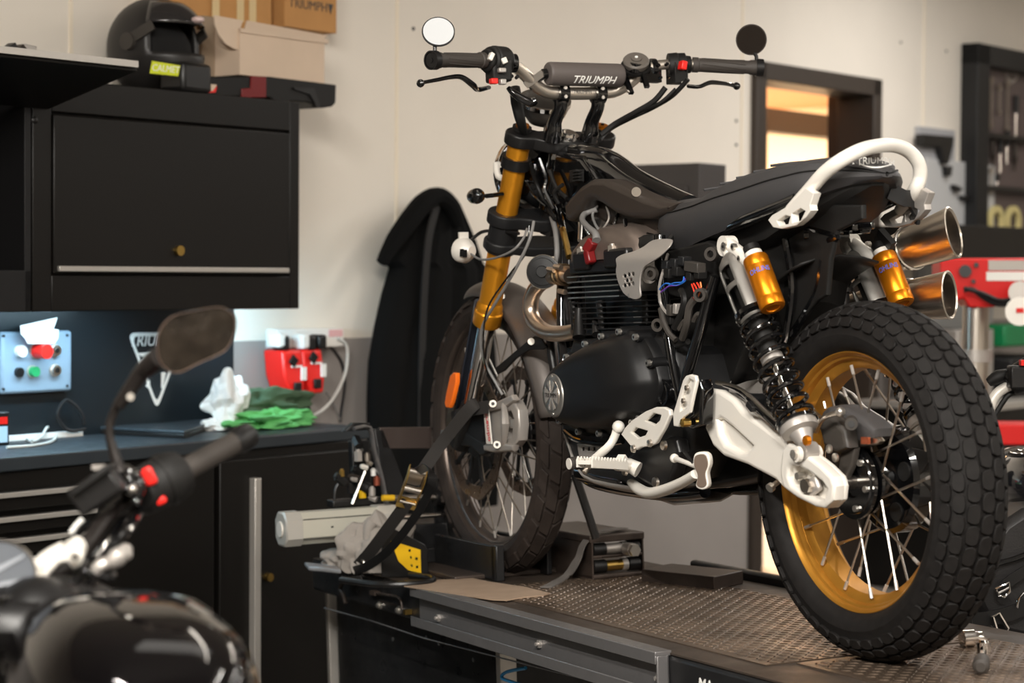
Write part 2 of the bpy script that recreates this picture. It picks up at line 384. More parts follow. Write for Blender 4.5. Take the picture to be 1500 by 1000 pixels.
m = MB(); m.prism([FL.at(*q, y=-.09) for q in ((30, 477), (84, 465), (78, 482), (86, 483), (85, 495), (80, 503), (41, 503), (37, 495), (31, 489))], (0, .002, 0))
m.mat(1)
for q, s_ in (((58, 484), 'DO NOT'), ((60, 493), 'REMOVE')): pass
single('tag', 'white torn paper tag stuck over the top edge of the control panel', 'tag', m, ['white'], FL)

# ---------------------------------------------------------------- bench
BZ = .92
bf = lambda x: -.46 + (x + .4) * .055
m = MB(); m.prism([(-1.6, -.50, BZ - .035), (1.02, bf(1.02), BZ - .035), (1.02, -.008, BZ - .035), (-1.6, -.008, BZ - .035)], (0, 0, .035))
single('worktop', 'long grey worktop with rags and a laptop on black base cabinets', 'worktop', m, 'wtop', FL, (0, 0, BZ - .035), bevel=.004)
CB = Thing('drawer_cabinet', 'black drawer cabinet with pale handle strips under the worktop', 'cabinet', FL, (-.5, 0, 0), 'black base cabinets under the worktop')
yf = -.455
m = MB(); m.bx(-1.2, -.075, yf + .03, -.01, .06, BZ - .036); m.bx(-1.2, -.075, yf + .06, -.05, 0, .06); CB.part('cabinet_body', m, 'cab', bevel=.003)
for i, (za, zb2) in enumerate(((.845, .79), (.785, .735), (.73, .68), (.675, .60), (.595, .45))):
    m = MB(); m.bx(-1.19, -.085, yf + .005, yf + .03, zb2, za - .008); dw = CB.part('drawer', m, 'cab', bevel=.002)
    m = MB(); m.bx(-1.18, -.095, yf - .01, yf + .006, za - .022, za - .010); CB.part('drawer_handle', m, 'alu', dw, 'pale handle strip', bevel=.001)
CB = Thing('base_cabinet', 'black base cabinet door with a vertical aluminium handle strip and round lock', 'cabinet', FL, (.6, 0, 0), 'black base cabinets under the worktop')
m = MB(); m.bx(-.07, 1.0, -.385, -.01, .06, BZ - .036); m.bx(-.07, 1.0, -.34, -.05, 0, .06); CB.part('cabinet_body', m, 'cab', bevel=.003)
m = MB(); m.bx(-.062, .345, -.425, -.385, .07, .86); d1 = CB.part('cabinet_door', m, 'cab', bevel=.003)
m = MB(); m.bx(.375, .99, -.415, -.385, .07, .86); d2 = CB.part('cabinet_door', m, 'cab', bevel=.003)
p = FL.at(376, 700, y=-.43); m = MB(); m.bx(p.x - .012, p.x + .012, -.437, -.385, .08, p.z); CB.part('door_handle', m, 'alu', d1, 'vertical aluminium handle strip', bevel=.002)
p = FL.at(393, 845, y=-.42); m = MB(); m.cyl((p.x, -.43, p.z), (p.x, -.41, p.z), .012); CB.part('lock', m, 'brass', d2, 'round brass lock')

# ---------------------------------------------------------------- things on the worktop
LP = Thing('laptop', 'closed dark laptop lying on the grey worktop', 'laptop', FL, (.22, -.25, BZ))
pts = [FL.at(*q, z=BZ + .012) for q in ((122, 628), (270, 636), (322, 618), (200, 609))]
m = MB(); m.prism([V((p.x, p.y, BZ)) for p in pts], (0, 0, .012)); LP.part('laptop_base', m, 'blk', bevel=.002)
m = MB(); m.prism([V((p.x, p.y, BZ + .0125)) for p in pts], (0, 0, .009)); LP.part('laptop_lid', m, 'lap', bevel=.003)
PH = Thing('handheld_device', 'black handheld device with a lit screen standing at the left end of the worktop', 'device', FL, FL.at(-2, 652, z=BZ))
b = FL.at(-2, 652, z=BZ); m = MB(); m.bx(b.x - .05, b.x + .028, b.y - .01, b.y + .01, BZ, BZ + .088); PH.part('device_body', m, 'blk', bevel=.004)
m = MB(); m.bx(b.x - .03, b.x + .02, b.y - .0115, b.y - .009, BZ + .008, BZ + .05); PH.part('screen', m, mat('pale screen', (150, 180, 205), .3, emit=(150, 190, 220), es=.5))
m = MB(); m.bx(b.x - .03, b.x + .02, b.y - .0115, b.y - .009, BZ + .056, BZ + .075); PH.part('red_label', m, 'red')
def bench_cable(nm, lab, pts, r, mt): 
    P = [FL.at(x, y, z=BZ + h) for x, y, h in pts]; m = MB(); m.tube(P, r, 8, sm=6); single(nm, lab, 'cable', m, mt, FL, (P[0].x, P[0].y, BZ))
bench_cable('power_cable', 'white cable looped on the worktop in front of the control panel', [(8, 630, .006), (30, 630, .006), (44, 646, .006), (60, 640, .01), (70, 625, .03), (82, 630, .012), (78, 645, .005), (50, 652, .005), (10, 655, .005)], .004, 'cable_w')
m = MB(); P = [FL.at(x, y, y=-.06) for x, y in ((125, 628), (100, 630), (84, 608), (97, 586), (118, 603), (123, 622))]; m.tube(P, .005, 8, sm=6)
single('black_cable', 'black stiff cable loop standing against the black splashback', 'cable', m, 'cable_k', FL, (P[0].x, -.06, BZ))
m = MB(); a, b = FL.at(10, 642, z=BZ + .008), FL.at(118, 634, z=BZ + .008); m.beam(a, b, .02, .014); single('cable_duct', 'thin white cable duct along the back of the worktop', 'duct', m, 'white', FL, (a.x, a.y, BZ))
from mathutils import noise as NZ
def blob(c, r, seed, n=44, amp=.35, fr=3.):
    m = MB(); R = []; off = V((seed * 3.1, seed * 1.7, seed * .9)); c = V(c); K = n // 2
    for i in range(K + 1):
        t = -PI / 2 + PI * i / K; row = []
        for k in range(n):
            a = 2 * PI * k / n; q = V((math.cos(t) * math.cos(a), math.cos(t) * math.sin(a), math.sin(t)))
            g = q * fr * .8 + off; f = 1 + amp * (NZ.noise(g) * 1.1 + (.45 - abs(NZ.noise(g * 2.1)) * 1.6) * .7 + (.3 - abs(NZ.noise(g * 4.6 + V((7, 0, 0))))) * .4)
            p = c + V((q.x * r[0] * f, q.y * r[1] * f, q.z * r[2] * f)); p.z = max(p.z, c.z - r[2] * .75); row.append(p)
        R.append(row)
    return m.rings(R)
def rag(nm, lab, cpx, cpy, z, r, seed, mt, zb, fr=3., amp=.35):
    c = FL.at(cpx, cpy, y=-.17); c.z = z; m = blob(c, r, seed, 40, amp, fr); single(nm, lab, 'rag', m, mt, FL, (c.x, c.y, z - r[2] * .75), subd=1)
rag('rag', 'white crumpled rag standing up at the left of the rag heap', 335, 595, 1.0, (.06, .055, .075), 3, 'rag_w', 0, 1.9, .6)
rag('rag', 'small white rag lying flat beside the laptop', 318, 618, .936, (.05, .04, .02), 5, 'rag_w', 0)
rag('rag', 'dark green crumpled rag on top of the bright green one', 388, 600, .985, (.14, .05, .045), 8, 'rag_d', 0, 2.6, .6)
c = FL.at(398, 612, y=-.22); m = blob((c.x, c.y, .945), (.15, .05, .03), 12, 60, .6, 3.2); single('rag', 'bright green crumpled rag lowest in the rag heap', 'rag', m, 'rag_g', FL, (c.x, c.y, .92), subd=1)
# power strip and chargers on the grey wall
PS = Thing('power_strip', 'white wall power strip with plugs above two red chargers', 'power strip', FL, (1.09, 0, 1.13))
m = MB(); m.bx(.945, 1.245, -.055, -.006, 1.145, 1.205); PS.part('strip_body', m, 'white', bevel=.005)
m = MB(); m.bx(1.175, 1.235, -.058, -.054, 1.178, 1.20); PS.part('label', m, mat('pink label', (220, 170, 170), .5))
for q, c_ in (((402, 498), 'white'), ((408, 502), 'blk'), ((437, 500), 'white'), ((447, 502), 'blk'), ((462, 500), 'blk')):
    p = FL.at(*q, y=-.07); m = MB(); m.box((p.x, -.08, p.z), (.035, .05, .045)); PS.part('plug', m, c_, label='white plug' if c_ == 'white' else 'black plug', bevel=.008)
for i, (q, lab) in enumerate((((429, 545), 'red battery charger hanging lower, the left of the two'), ((458, 540), 'red battery charger, the right of the two under the power strip'))):
    p = FL.at(*q, y=-.1); T_ = Thing('battery_charger', lab, 'charger', FL, (p.x, 0, p.z - .1), 'red chargers under the power strip')
    m = MB(); h = .085 if i == 0 else .075
    m.prism([(p.x - .045, -.10, p.z + h * .8), (p.x + .04, -.10, p.z + h * .8), (p.x + .045, -.11, p.z - .02), (p.x + .03, -.12, p.z - h), (p.x - .02, -.12, p.z - h), (p.x - .045, -.11, p.z - .01)], (0, .085, 0))
    T_.part('charger_body', m, 'red', bevel=.008)
    m = MB(); m.box((p.x - .01, -.113, p.z + .035), (.03, .008, .03), Matrix.Rotation(.7, 3, 'Y')); T_.part('battery_socket', m, 'blk', bevel=.003); m = MB(); m.box((p.x, -.121, p.z - .045), (.03, .01, .03)); T_.part('contact_slot', m, 'blk', bevel=.003)
    m = MB(); m.box((p.x + .032, -.115, p.z - .005), (.02, .006, .04)); T_.part('sticker', m, 'white', label='white sticker')
    m = MB(); m.box((p.x + .004, -.112, p.z + .018), (.045, .004, .006)); T_.part('label', m, 'white', label='white label strip')
for i, (lab, pts, r_, mt, yy) in enumerate((
    ('white cable hanging in a wide loop right of the red chargers', [(495, 495), (508, 508), (506, 545), (490, 580), (470, 602), (445, 611), (425, 606)], .005, 'cable_w', -.06),
    ('black cable hanging straight below the left plug', [(405, 515), (409, 540), (402, 570), (402, 600), (405, 620)], .008, 'cable_k', -.05),
    ('black cable looping down right of the chargers', [(485, 508), (500, 530), (505, 560), (500, 600), (498, 618)], .005, 'cable_k', -.04),
    ('thin black cable under the chargers', [(448, 582), (452, 595), (455, 605), (454, 618)], .004, 'cable_k', -.08),
    ('thin grey cable falling from the chargers to the right', [(478, 575), (490, 595), (498, 615)], .003, 'wire_g', -.05))):
    P = [FL.at(x, y, y=yy) for x, y in pts]; m = MB(); m.tube(P, r_, 8, sm=6); single('hanging_cable', lab, 'cable', m, mt, FL, P[-1], group='cables hanging at the power strip')

# ---------------------------------------------------------------- things on the wall cabinets
TZ = 1.87
HM = Thing('helmet', 'matte black full face helmet with raised visor and yellow green badge', 'helmet', FL, (.35, -.2, TZ))
hc = V((.345, -.18, 1.995)); fwd = V((.12, -1, 0)).normalized(); rt = V((fwd.y, -fwd.x, 0)); Rh = Matrix((fwd, -rt, V((0, 0, 1)))).transposed()
def hp(x, y, z): return hc + Rh @ V((x, y, z))
m = MB(); R = []; N = 48; K = 26
skip = set()
vs = []; fs = []
for i in range(K + 1):
    t = -1.02 + (PI / 2 + 1.02) * i / K
    for k in range(N):
        a = 2 * PI * k / N; x, y, z = math.cos(t) * math.cos(a), math.cos(t) * math.sin(a), math.sin(t)
        ex = 1.0 + (.14 if x > .3 and z < .1 else 0) * min(1, (x - .3) * 2) * min(1, (.1 - z) * 2)
        vs.append(hp(x * .143 * ex, y * .118, z * .135 + (0.01 if z > 0 else 0)))
for i in range(K):
    tc = -1.02 + (PI / 2 + 1.02) * (i + .5) / K
    for k in range(N):
        a = 2 * PI * (k + .5) / N; a = (a + PI) % (2 * PI) - PI
        if abs(a) < 1.05 and -.12 < tc < .5: continue
        fs.append((i * N + k, i * N + (k + 1) % N, (i + 1) * N + (k + 1) % N, (i + 1) * N + k))
m.add(vs, fs); HM.part('shell', m, mat('matte black helmet', (36, 34, 33), .42), solid=.012, weld=True)
m = MB(); m.ball(hp(0, 0, -.01), (.112, .092, .1), 20); HM.part('liner', m, mat('black foam', (12, 11, 11), .9))
m = MB(); vs = []; fs = []; n1, n2 = 22, 8
for i in range(n2 + 1):
    for k in range(n1 + 1):
        a = -1.15 + 2.3 * k / n1; t = .38 + .62 * i / n2
        vs.append(hp(math.cos(t) * math.cos(a) * .158 + .004, math.cos(t) * math.sin(a) * .129, math.sin(t) * .135 + .014))
for i in range(n2):
    for k in range(n1): fs.append((i * (n1 + 1) + k, i * (n1 + 1) + k + 1, (i + 1) * (n1 + 1) + k + 1, (i + 1) * (n1 + 1) + k))
m.add(vs, fs); HM.part('visor', m, mat('smoked visor', (44, 42, 42), .15, coat=.5), solid=.004)
m = MB()
for s_ in (-1, 1):
    m.cyl(hp(.012, .112 * s_, .012), hp(.012, .13 * s_, .012), .024)
    m.beam(hp(.01, .124 * s_, .012), hp(.09, .108 * s_, .055), .03, .006, up=hp(0, 1, 0) - hp(0, 0, 0)); HM.part('visor_hinge', m, 'plast_g'); m = MB()
m = MB(); m.ball(hp(.155, 0, .075), (.016, .022, .010), 14); HM.part('emblem', m, mat('pale pink emblem', (215, 190, 185), .4))
m = MB(); cb = hp(.13, -.02, -.085); Rc = Rh
m.box(cb, (.09, .12, .08), Rh); HM.part('chin_mount', m, 'blk', bevel=.012)
m = MB(); q0 = FL.at(241, 101, y=-.36); Tb = T3(q0, (1, 0, 0), (0.0, 0, 1)); 
m.plate([[(-.052, -.016), (.048, -.016), (.056, .014), (-.044, .018)]], Tb, .003, .001); bd = HM.part('badge', m, 'yel', label='fluorescent yellow green badge')
m = MB(); m.text('CALMET', lambda a, b, c: Tb(a + .002, b, c + .0018), .026, .0004, .0008, .2); HM.part('lettering', m, 'white', bd)
m = MB(); m.cyl(hp(.09, .03, -.125), hp(.10, .03, -.112), .05); HM.part('neck_roll', m, 'blk')
# boxes
BXT = Thing('open_box', 'white open cardboard box with curled flap resting on black tray', 'box', FL, (.8, -.2, 1.93))
a, b = FL.at(352, 107, y=-.24), FL.at(474, 115, y=-.24)
z0, zt = FL.at(400, 112, y=-.24).z, FL.at(355, 42, y=-.24).z; z0 = 1.945
m = MB(); m.bx(a.x - .005, b.x, -.243, -.24, z0, zt); m.bx(b.x - .004, b.x, -.24, -.03, z0, zt); m.bx(a.x - .005, a.x - .001, -.24, -.03, z0, zt); m.bx(a.x, b.x, -.033, -.03, z0, zt + .03); m.bx(a.x, b.x, -.24, -.03, z0, z0 + .004)
m.bx(a.x - .005, b.x + .012, -.248, -.238, zt - .012, zt)
BXT.part('box_walls', m, 'cardw')
m = MB(); vs = [FL.at(*q, y=-.235) for q in ((314, 22), (356, 30), (352, 42), (350, 72), (344, 72), (330, 64), (320, 50), (315, 36))]; m.prism(vs, (0, .004, 0)); BXT.part('curled_flap', m, 'cardw')
m = MB(); vs = [FL.at(*q, y=-.2) for q in ((362, 30), (480, 52), (474, 58), (358, 42))]; m.prism(vs, (0, .003, 0)); BXT.part('back_flap', m, 'cardw')
m = MB(); p0, p1 = FL.at(296, 112, y=-.14), FL.at(352, 30, y=-.14); m.bx(p0.x, p1.x, -.14, -.02, 1.87, p1.z); single('storage_box', 'grey beige cardboard box half hidden between the helmet and the white box', 'box', m, mat('taupe card', (150, 132, 112), .8), FL, (p0.x, -.08, 1.87), bevel=.002)
BB = Thing('cardboard_box', 'brown cardboard box with maker lettering, resting rightmost at the top', 'box', FL, (1.0, -.1, 2.1), 'brown boxes on the wall cabinet')
a, b = FL.at(417, 34, y=-.12), FL.at(493, 49, y=-.12); zt = 2.34
m = MB(); z0 = .5 * (a.z + b.z) - .005; m.bx(a.x, b.x, -.12, -.01, z0, zt); BB.part('box_body', m, 'card', bevel=.002)
m = MB(); o1 = FL.at(452, 8, y=-.1212); m.text('TRIUMPH', lambda x, y, z: V((o1.x + x, -.1208 - z, o1.z + y)), .04, .0003, .001)
m.prism([o1 + V((.085, 0, .014)), o1 + V((.108, 0, .014)), o1 + V((.0965, 0, -.018))], (0, -.0006, 0)); BB.part('lettering', m, 'frame')
BB = Thing('cardboard_box', 'brown taped cardboard box left of the lettered one, behind the white box', 'box', FL, (.8, -.1, 1.9), 'brown boxes on the wall cabinet')
a, b = FL.at(244, 10, y=-.10), FL.at(396, 30, y=-.10)
m = MB(); m.bx(a.x, (a.x + b.x) / 2 - .03, -.10, -.01, 1.96, 2.3); m.bx((a.x + b.x) / 2 - .03, b.x, -.105, -.01, 1.965, 2.3); BB.part('box_body', m, 'card', bevel=.002)
mt_ = mat('pale tape', (215, 190, 140), .4)
for q in ((316, 14), (352, 12), (370, 16)): p = FL.at(*q, y=-.107); m = MB(); m.bx(p.x - .014, p.x + .014, -.108, -.106, p.z - .04, p.z + .08); BB.part('tape', m, mt_)
m = MB(); m.bx(.70, 1.03, -.13, -.015, 1.96, 1.975); m.bx(.75, .79, -.13, -.015, 1.87, 1.96)
TR = Thing('tool_tray', 'black plastic tool tray with a red clip overhanging the cabinet top', 'tray', FL, (.8, -.25, TZ))
Tt = lambda px, py: FL.at(px, py, y=-.30)
m = MB(); m.prism([Tt(*q) for q in ((300, 112), (395, 112), (493, 124), (492, 151), (487, 156), (473, 158), (450, 150), (425, 148), (420, 152), (408, 152), (395, 143), (300, 140))], (0, .25, 0)); TR.part('tray_body', m, 'plast', bevel=.004)
m = MB(); m.prism([Tt(*q) + V((0, -.004, 0)) for q in ((367, 111), (389, 112), (389, 143), (353, 143), (353, 130), (366, 129))], (0, .02, 0)); TR.part('red_clip', m, 'dred', bevel=.002)
m = MB(); m.prism([Tt(*q) + V((0, -.006, 0)) for q in ((428, 128), (458, 129), (468, 157), (463, 157), (452, 138), (430, 131))], (0, .02, 0)); TR.part('groove', m, 'blk')
m = MB(); m.prism([FL.at(*q, y=-.33) for q in ((298, 122), (318, 124), (312, 133), (297, 134))], (0, .02, 0)); m.mat(1).prism([FL.at(*q, y=-.33) for q in ((297, 134), (312, 133), (318, 126), (316, 135), (298, 137))], (0, .02, 0)); single('small_pack', 'small white and red pack beside the helmet chin', 'pack', m, ['cardw', 'red'], FL, FL.at(305, 136, y=-.33))
# metal scraps on the open cabinet's flap
for i, (q, r_, mt, lab) in enumerate((((12, 80), .03, 'blk', 'dark metal bracket leftmost on the raised cabinet flap'), ((28, 80), .035, 'mdark', 'rusty dark casting on the raised cabinet flap'), ((40, 76), .03, 'silver_dk', 'round greyish cap on the raised cabinet flap'), ((60, 88), .025, 'blk', 'dark coupling on the raised cabinet flap'), ((74, 90), .02, 'mdark', 'small dark clip rightmost on the raised cabinet flap'))):
    p = FL.at(*q, y=-.45); m = MB(); rnd = random.Random(i)
    for j in range(5):
        c = p + V((rnd.uniform(-.03, .03), rnd.uniform(-.02, .02), rnd.uniform(-.035, .012))); 
        if j % 2: m.box(c, (r_ * 1.3, r_, r_ * .6), Matrix.Rotation(rnd.uniform(-1, 1), 3, 'Y'))
        else: m.cyl(c, c + V((rnd.uniform(-.02, .03), -.02, rnd.uniform(-.02, .02))), r_ * .5, seg=12)
    single('metal_fitting', lab, 'fitting', m, mt, FL, p - V((0, 0, .04)), group='metal fittings on the cabinet flap', bevel=.002)

# ---------------------------------------------------------------- jacket on the wall
JK = Thing('jacket', 'long black jacket hanging on the cream wall behind the front wheel', 'jacket', FL, (1.6, -.1, .8))
rows = [(288, 628, 658, .05), (296, 612, 668, .06), (320, 596, 678, .07), (350, 578, 690, .09), (383, 559, 700, .1), (392, 568, 706, .1), (430, 557, 712, .11), (480, 546, 716, .12), (530, 538, 718, .13), (580, 536, 720, .13), (640, 536, 722, .13), (760, 540, 722, .13)]
R = []; n = 56
rows2 = []
for i in range(len(rows) - 1):
    for k in range(5): t = k / 5; rows2.append([rows[i][j] * (1 - t) + rows[i + 1][j] * t for j in range(4)])
rows2.append(rows[-1])
for i, (py, xl, xr, th) in enumerate(rows2):
    a, b = FL.at(xl, py, y=-.08), FL.at(xr, py, y=-.08); row = []
    for k in range(n):
        an = 2 * PI * k / n; u = .5 - .5 * math.cos(an); s_ = math.sin(an)
        x = a.x + (b.x - a.x) * u; fold = .016 * math.sin(u * 21 + py * .006) * min(1, (py - 290) / 120) + .008 * math.sin(u * 43 + py * .02)
        row.append(V((x, -.09 - (s_ * th * .5) + (fold * .6 if s_ > 0 else 0), a.z)))
    R.append(row)
m = MB(); m.rings(R); JK.part('jacket_body', m, 'cloth_b')
m = MB(); m.ribbon([FL.at(*q, y=-.15) for q in ((640, 300), (628, 350), (622, 420), (618, 520), (616, 640))], (1, 0, 0), .03, .006); JK.part('front_placket', m, mat('black trim', (26, 25, 25), .6))
m = MB(); m.tube([FL.at(*q, y=-.15) for q in ((560, 384), (578, 352), (600, 322), (618, 300), (640, 287), (660, 300), (672, 330))], [.02, .03, .035, .035, .03, .03, .02], 10, sm=4); JK.part('collar', m, 'cloth_b')
m = MB(); c = FL.at(642, 285, y=-.05); m.cyl((c.x, -.08, c.z), (c.x, 0, c.z), .012); m.ball((c.x, -.08, c.z), .018); JK.part('wall_hook', m, 'steel')

# dark cabinet beyond the motorcycle
DC = Thing('wall_cabinet', 'anthracite cabinet with a recessed door mounted on the wall behind the motorcycle seat', 'cabinet', FL, (2.75, -.2, 0))
m = MB(); m.bx(2.667, 2.84, -.45, -.008, 1.02, 1.782); DC.part('cabinet_body', m, 'anthr', bevel=.004)
m = MB(); m.bx(2.655, 2.668, -.40, -.04, 1.1, 1.70); DC.part('cabinet_door', m, 'anthr', bevel=.003)
m = MB(); m.bx(2.655, 2.66, -.07, -.05, 1.3, 1.36); DC.part('door_handle', m, 'blk')

# ---------------------------------------------------------------- right hand side: grey board, shadow board, press
GB = Thing('wall_board', 'grey steel wall board with black tool holders right of the doorway', 'board', FL, (5.3, 0, 1.2))
m = MB(); m.bx(5.118, 5.48, -.025, 0, 1.0, 2.075); GB.part('board', m, mat('blue grey board', (165, 165, 168), .45), bevel=.003)
m = MB(); m.bx(5.18, 5.9, -.03, -.001, .9, 1.93); GB.part('side_panel', m, mat('light grey board', (190, 190, 190), .45), bevel=.003)
for n_, lab, P in (('hanging_brush', 'black brush hanging topmost on the grey wall board', [(1352, 196), (1398, 200), (1397, 212), (1390, 240), (1384, 240), (1378, 216), (1352, 214)]), ('hanging_tool', 'small black tool below the brush on the grey wall board', [(1388, 243), (1396, 243), (1394, 258), (1389, 258)]), ('hanging_clip', 'black clip lowest at the edge of the grey wall board', [(1400, 270), (1408, 274), (1412, 278), (1404, 281), (1400, 276)]), ('hanging_hook', 'black hook beside the shadow board frame', [(1412, 286), (1421, 287), (1421, 293), (1412, 292)])):
    m = MB(); m.prism([FL.at(*q, y=-.06) for q in P], (0, .04, 0)); single(n_, lab, 'tool', m, 'blk', FL, FL.at(*P[0], y=-.03), bevel=.003)
SB = Thing('shadow_board', 'black framed tool board full of hanging hand tools at the right edge', 'tool board', FL, (5.9, 0, 1.6))
a, b = 5.578, 6.6
m = MB(); zt = 2.497; zb = 1.55
m.bx(a, a + .13, -.09, 0, zb, zt); m.bx(a, b, -.09, 0, zt - .1, zt); m.bx(b - .1, b, -.09, 0, zb, zt); SB.part('board_frame', m, 'blkm', bevel=.004)
m = MB(); m.bx(a + .13, b - .1, -.02, 0, zb, zt - .1); SB.part('board_panel', m, mat('brown grey pegboard', (96, 84, 82), .5), bevel=.001)
for z_ in (1.80, 2.055): m = MB(); m.bx(a + .13, b - .1, -.07, -.02, z_, z_ + .025); SB.part('tool_rail', m, 'blk')
rnd = random.Random(4)
kinds = [('wrench', 'steel wrench'), ('screwdriver', 'screwdriver'), ('pliers', 'dark handled pliers')]
def tool(kind, x, z, h):
    m = MB()
    if kind == 'wrench':
        m.box((x, -.035, z - h / 2), (.014, .006, h)); m.lathe((x, -.032, z), (0, -1, 0), [(0, .008), (0, .018), (.008, .018), (.008, .008)], 14, closed=True); m.lathe((x, -.032, z - h), (0, -1, 0), [(0, .007), (0, .015), (.008, .015), (.008, .007)], 14, closed=True)
        return m, ['steel']
    if kind == 'screwdriver':
        m.cyl((x, -.035, z), (x, -.035, z - h * .45), .014, .011, 10); m.mat(1).cyl((x, -.035, z - h * .45), (x, -.035, z - h), .004, seg=8); return m, ['blk', 'steel']
    m.tube([(x - .004, -.035, z - h), (x + .012, -.035, z - h * .6), (x + .016, -.035, z)], [.004, .008, .007], 8); m.tube([(x + .004, -.035, z - h), (x - .012, -.035, z - h * .6), (x - .016, -.035, z)], [.004, .008, .007], 8)
    m.cyl((x, -.045, z - h * .68), (x, -.025, z - h * .68), .012, seg=10); return m, ['mdark']
places = [('wrench', 1452, 118, .22, 'long pale wrench leftmost on the upper half of the tool board'), ('wrench', 1464, 128, .12, 'short steel wrench second from the left at the top of the tool board'), ('wrench', 1476, 122, .22, 'long pale wrench third from the left on the tool board'), ('screwdriver', 1489, 140, .2, 'dark screwdriver right of the long wrenches on the tool board'), ('pliers', 1455, 196, .16, 'pliers leftmost on the middle rail of the tool board'), ('screwdriver', 1466, 200, .18, 'screwdriver beside the left pliers on the middle rail'), ('screwdriver', 1476, 192, .16, 'screwdriver near the orange spot on the middle rail'), ('pliers', 1487, 200, .17, 'pliers rightmost on the middle rail of the tool board'), ('wrench', 1452, 250, .1, 'short wrench lower left on the tool board'), ('screwdriver', 1461, 255, .08, 'small tool with an orange ring low on the tool board')]
for kd, px, py, h, lab in places:
    p = FL.at(px, py, y=-.035); mm, mats_ = tool(kd, p.x, p.z, h); single(kd, lab, 'tool', mm, mats_, FL, (p.x, -.02, p.z - h))
m = MB(); o2 = FL.at(1482, 108, y=-.022); m.plate([[(-.09, .03), (.09, .03), (.05, -.03), (0, -.05), (-.05, -.03)], [(-.07, .02), (.07, .02), (.045, -.02), (0, -.035), (-.045, -.02)]], lambda x, y, z: V((o2.x + x, -.0215 - z, o2.z + y)), .002, .0002); m.text('TRIUMPH', lambda x, y, z: V((o2.x + x, -.022 - z, o2.z + y)), .035, .0004, .001); SB.part('board_logo', m, 'silver_dk')
for px, lab in ((1459, 'pale ring gauge left on the bottom of the tool board'), (1484, 'pale yellow ring gauge right on the bottom of the tool board')):
    p = FL.at(px, 316, y=-.05); m = MB(); m.lathe((p.x, -.06, p.z - .03), (0, 1, 0), [(0, .05), (0, .08), (.02, .08), (.02, .05)], 24, closed=True, a0=0); single('ring_gauge', lab, 'gauge', m, mat('cream plastic', (215, 200, 140), .5), FL, (p.x, -.05, p.z - .1))
m = MB(); a = FL.at(1408, 331, y=-.5); b = FL.at(1600, 331, y=-.5); zz = FL.at(1450, 331, y=-.5).z; m.bx(a.x, a.x + 1.6, -.5, 0, zz - .17, zz); single('wall_shelf', 'thick black shelf under the tool board', 'shelf', m, 'cab', FL, (a.x + .8, 0, zz - .17), bevel=.004)
# far workbench clutter beneath the board
m = MB(); p = FL.at(1420, 590, y=-.5); zz = FL.at(1470, 590, y=-.6).z; m.bx(4.6, 7.5, -.6, -.01, .8, zz); m.mat(1).bx(4.65, 7.4, -.55, -.02, 0, .8); single('far_workbench', 'pale topped workbench along the wall behind the red press', 'workbench', m, ['alu', 'cab'], FL, (6, 0, 0), bevel=.004)
m = MB(); p = FL.at(1478, 490, y=-.3); m.box(p, (.5, .2, .1)); single('parts_case', 'green plastic case on the far workbench right of the press column', 'case', m, mat('green case', (20, 120, 70), .4), FL, p - V((0, 0, .05)), bevel=.01)
m = MB(); p = FL.at(1480, 540, y=-.3); m.bx(p.x - .30, p.x + .35, -.45, -.05, zz, p.z + .06); single('dark_bin', 'dark storage bin under the green case on the far workbench', 'bin', m, 'cab_in', FL, (p.x, -.25, zz), bevel=.01)
m = MB(); p = FL.at(1417, 520, y=-.3); m.bx(p.x - .30, p.x + .06, -.4, -.1, zz, p.z + .12); single('grey_carton', 'grey carton left of the press column on the far workbench', 'carton', m, 'silver_dk', FL, (p.x, -.25, zz), bevel=.005)
# red press
PD = 6.6
Q = lambda px, py, d=PD: FW.at(px, py, d=d)
PR = Thing('workshop_press', 'red hydraulic workshop press with a steel column at the right edge', 'press', FW, V((Q(1460, 400).x, PD, 0)))
m = MB(); a, b = Q(1378, 378), Q(1560, 378); z0_, z1_ = Q(0, 437).z, Q(0, 378).z
m.prism([a, b, V((b.x, b.y, z0_)), V((Q(1462, 437).x, a.y, z0_)), Q(1455, 450), Q(1420, 450), Q(1412, 437), V((a.x, a.y, z0_))], (0, .14, 0)); PR.part('crossbeam', m, 'press', bevel=.006)
m = MB(); c = Q(1437, 450); m.cyl(V((c.x, c.y + .07, .3)), V((c.x, c.y + .07, z0_ + .02)), .042, seg=28); PR.part('column', m, 'steel')
m = MB(); c2 = Q(1437, 522); m.cyl(V((c.x, c.y + .07, c2.z - .02)), V((c.x, c.y + .07, c2.z + .02)), .055, seg=28); PR.part('collar', m, 'silver_dk')
m = MB(); m.prism([Q(*q, PD - .004) for q in ((1445, 398), (1560, 398), (1560, 411), (1445, 411))], (0, .005, 0)); PR.part('label_plate', m, 'white', label='white label plate')
m = MB(); m.prism([Q(*q, PD - .004) for q in ((1448, 381), (1560, 381), (1560, 396), (1448, 396))], (0, .005, 0)); PR.part('label_plate', m, 'silver_dk', label='dark grey lettered plate')
for q, r_ in (((1414, 397), .02), ((1430, 388), .008), ((1426, 412), .007)): m = MB(); m.cyl(Q(*q, PD - .015), Q(*q, PD + .01), r_); PR.part('bolt', m, 'blk')
m = MB(); m.tube([Q(*q, PD - .06) for q in ((1412, 425), (1425, 424), (1440, 435), (1460, 445), (1480, 445))], .008, 8, sm=5); m.tube([Q(*q, PD - .07) for q in ((1412, 422), (1440, 430), (1465, 440), (1490, 436))], .007, 8, sm=5); PR.part('hydraulic_hose', m, 'cable_k')
m = MB(); m.cyl(Q(1494, 428, PD - .12), Q(1494, 428, PD - .02), .035); m.mat(1).cyl(Q(1494, 456, PD - .12), Q(1494, 456, PD - .02), .045); PR.part('gauge', m, ['silver_dk', 'silver']); 
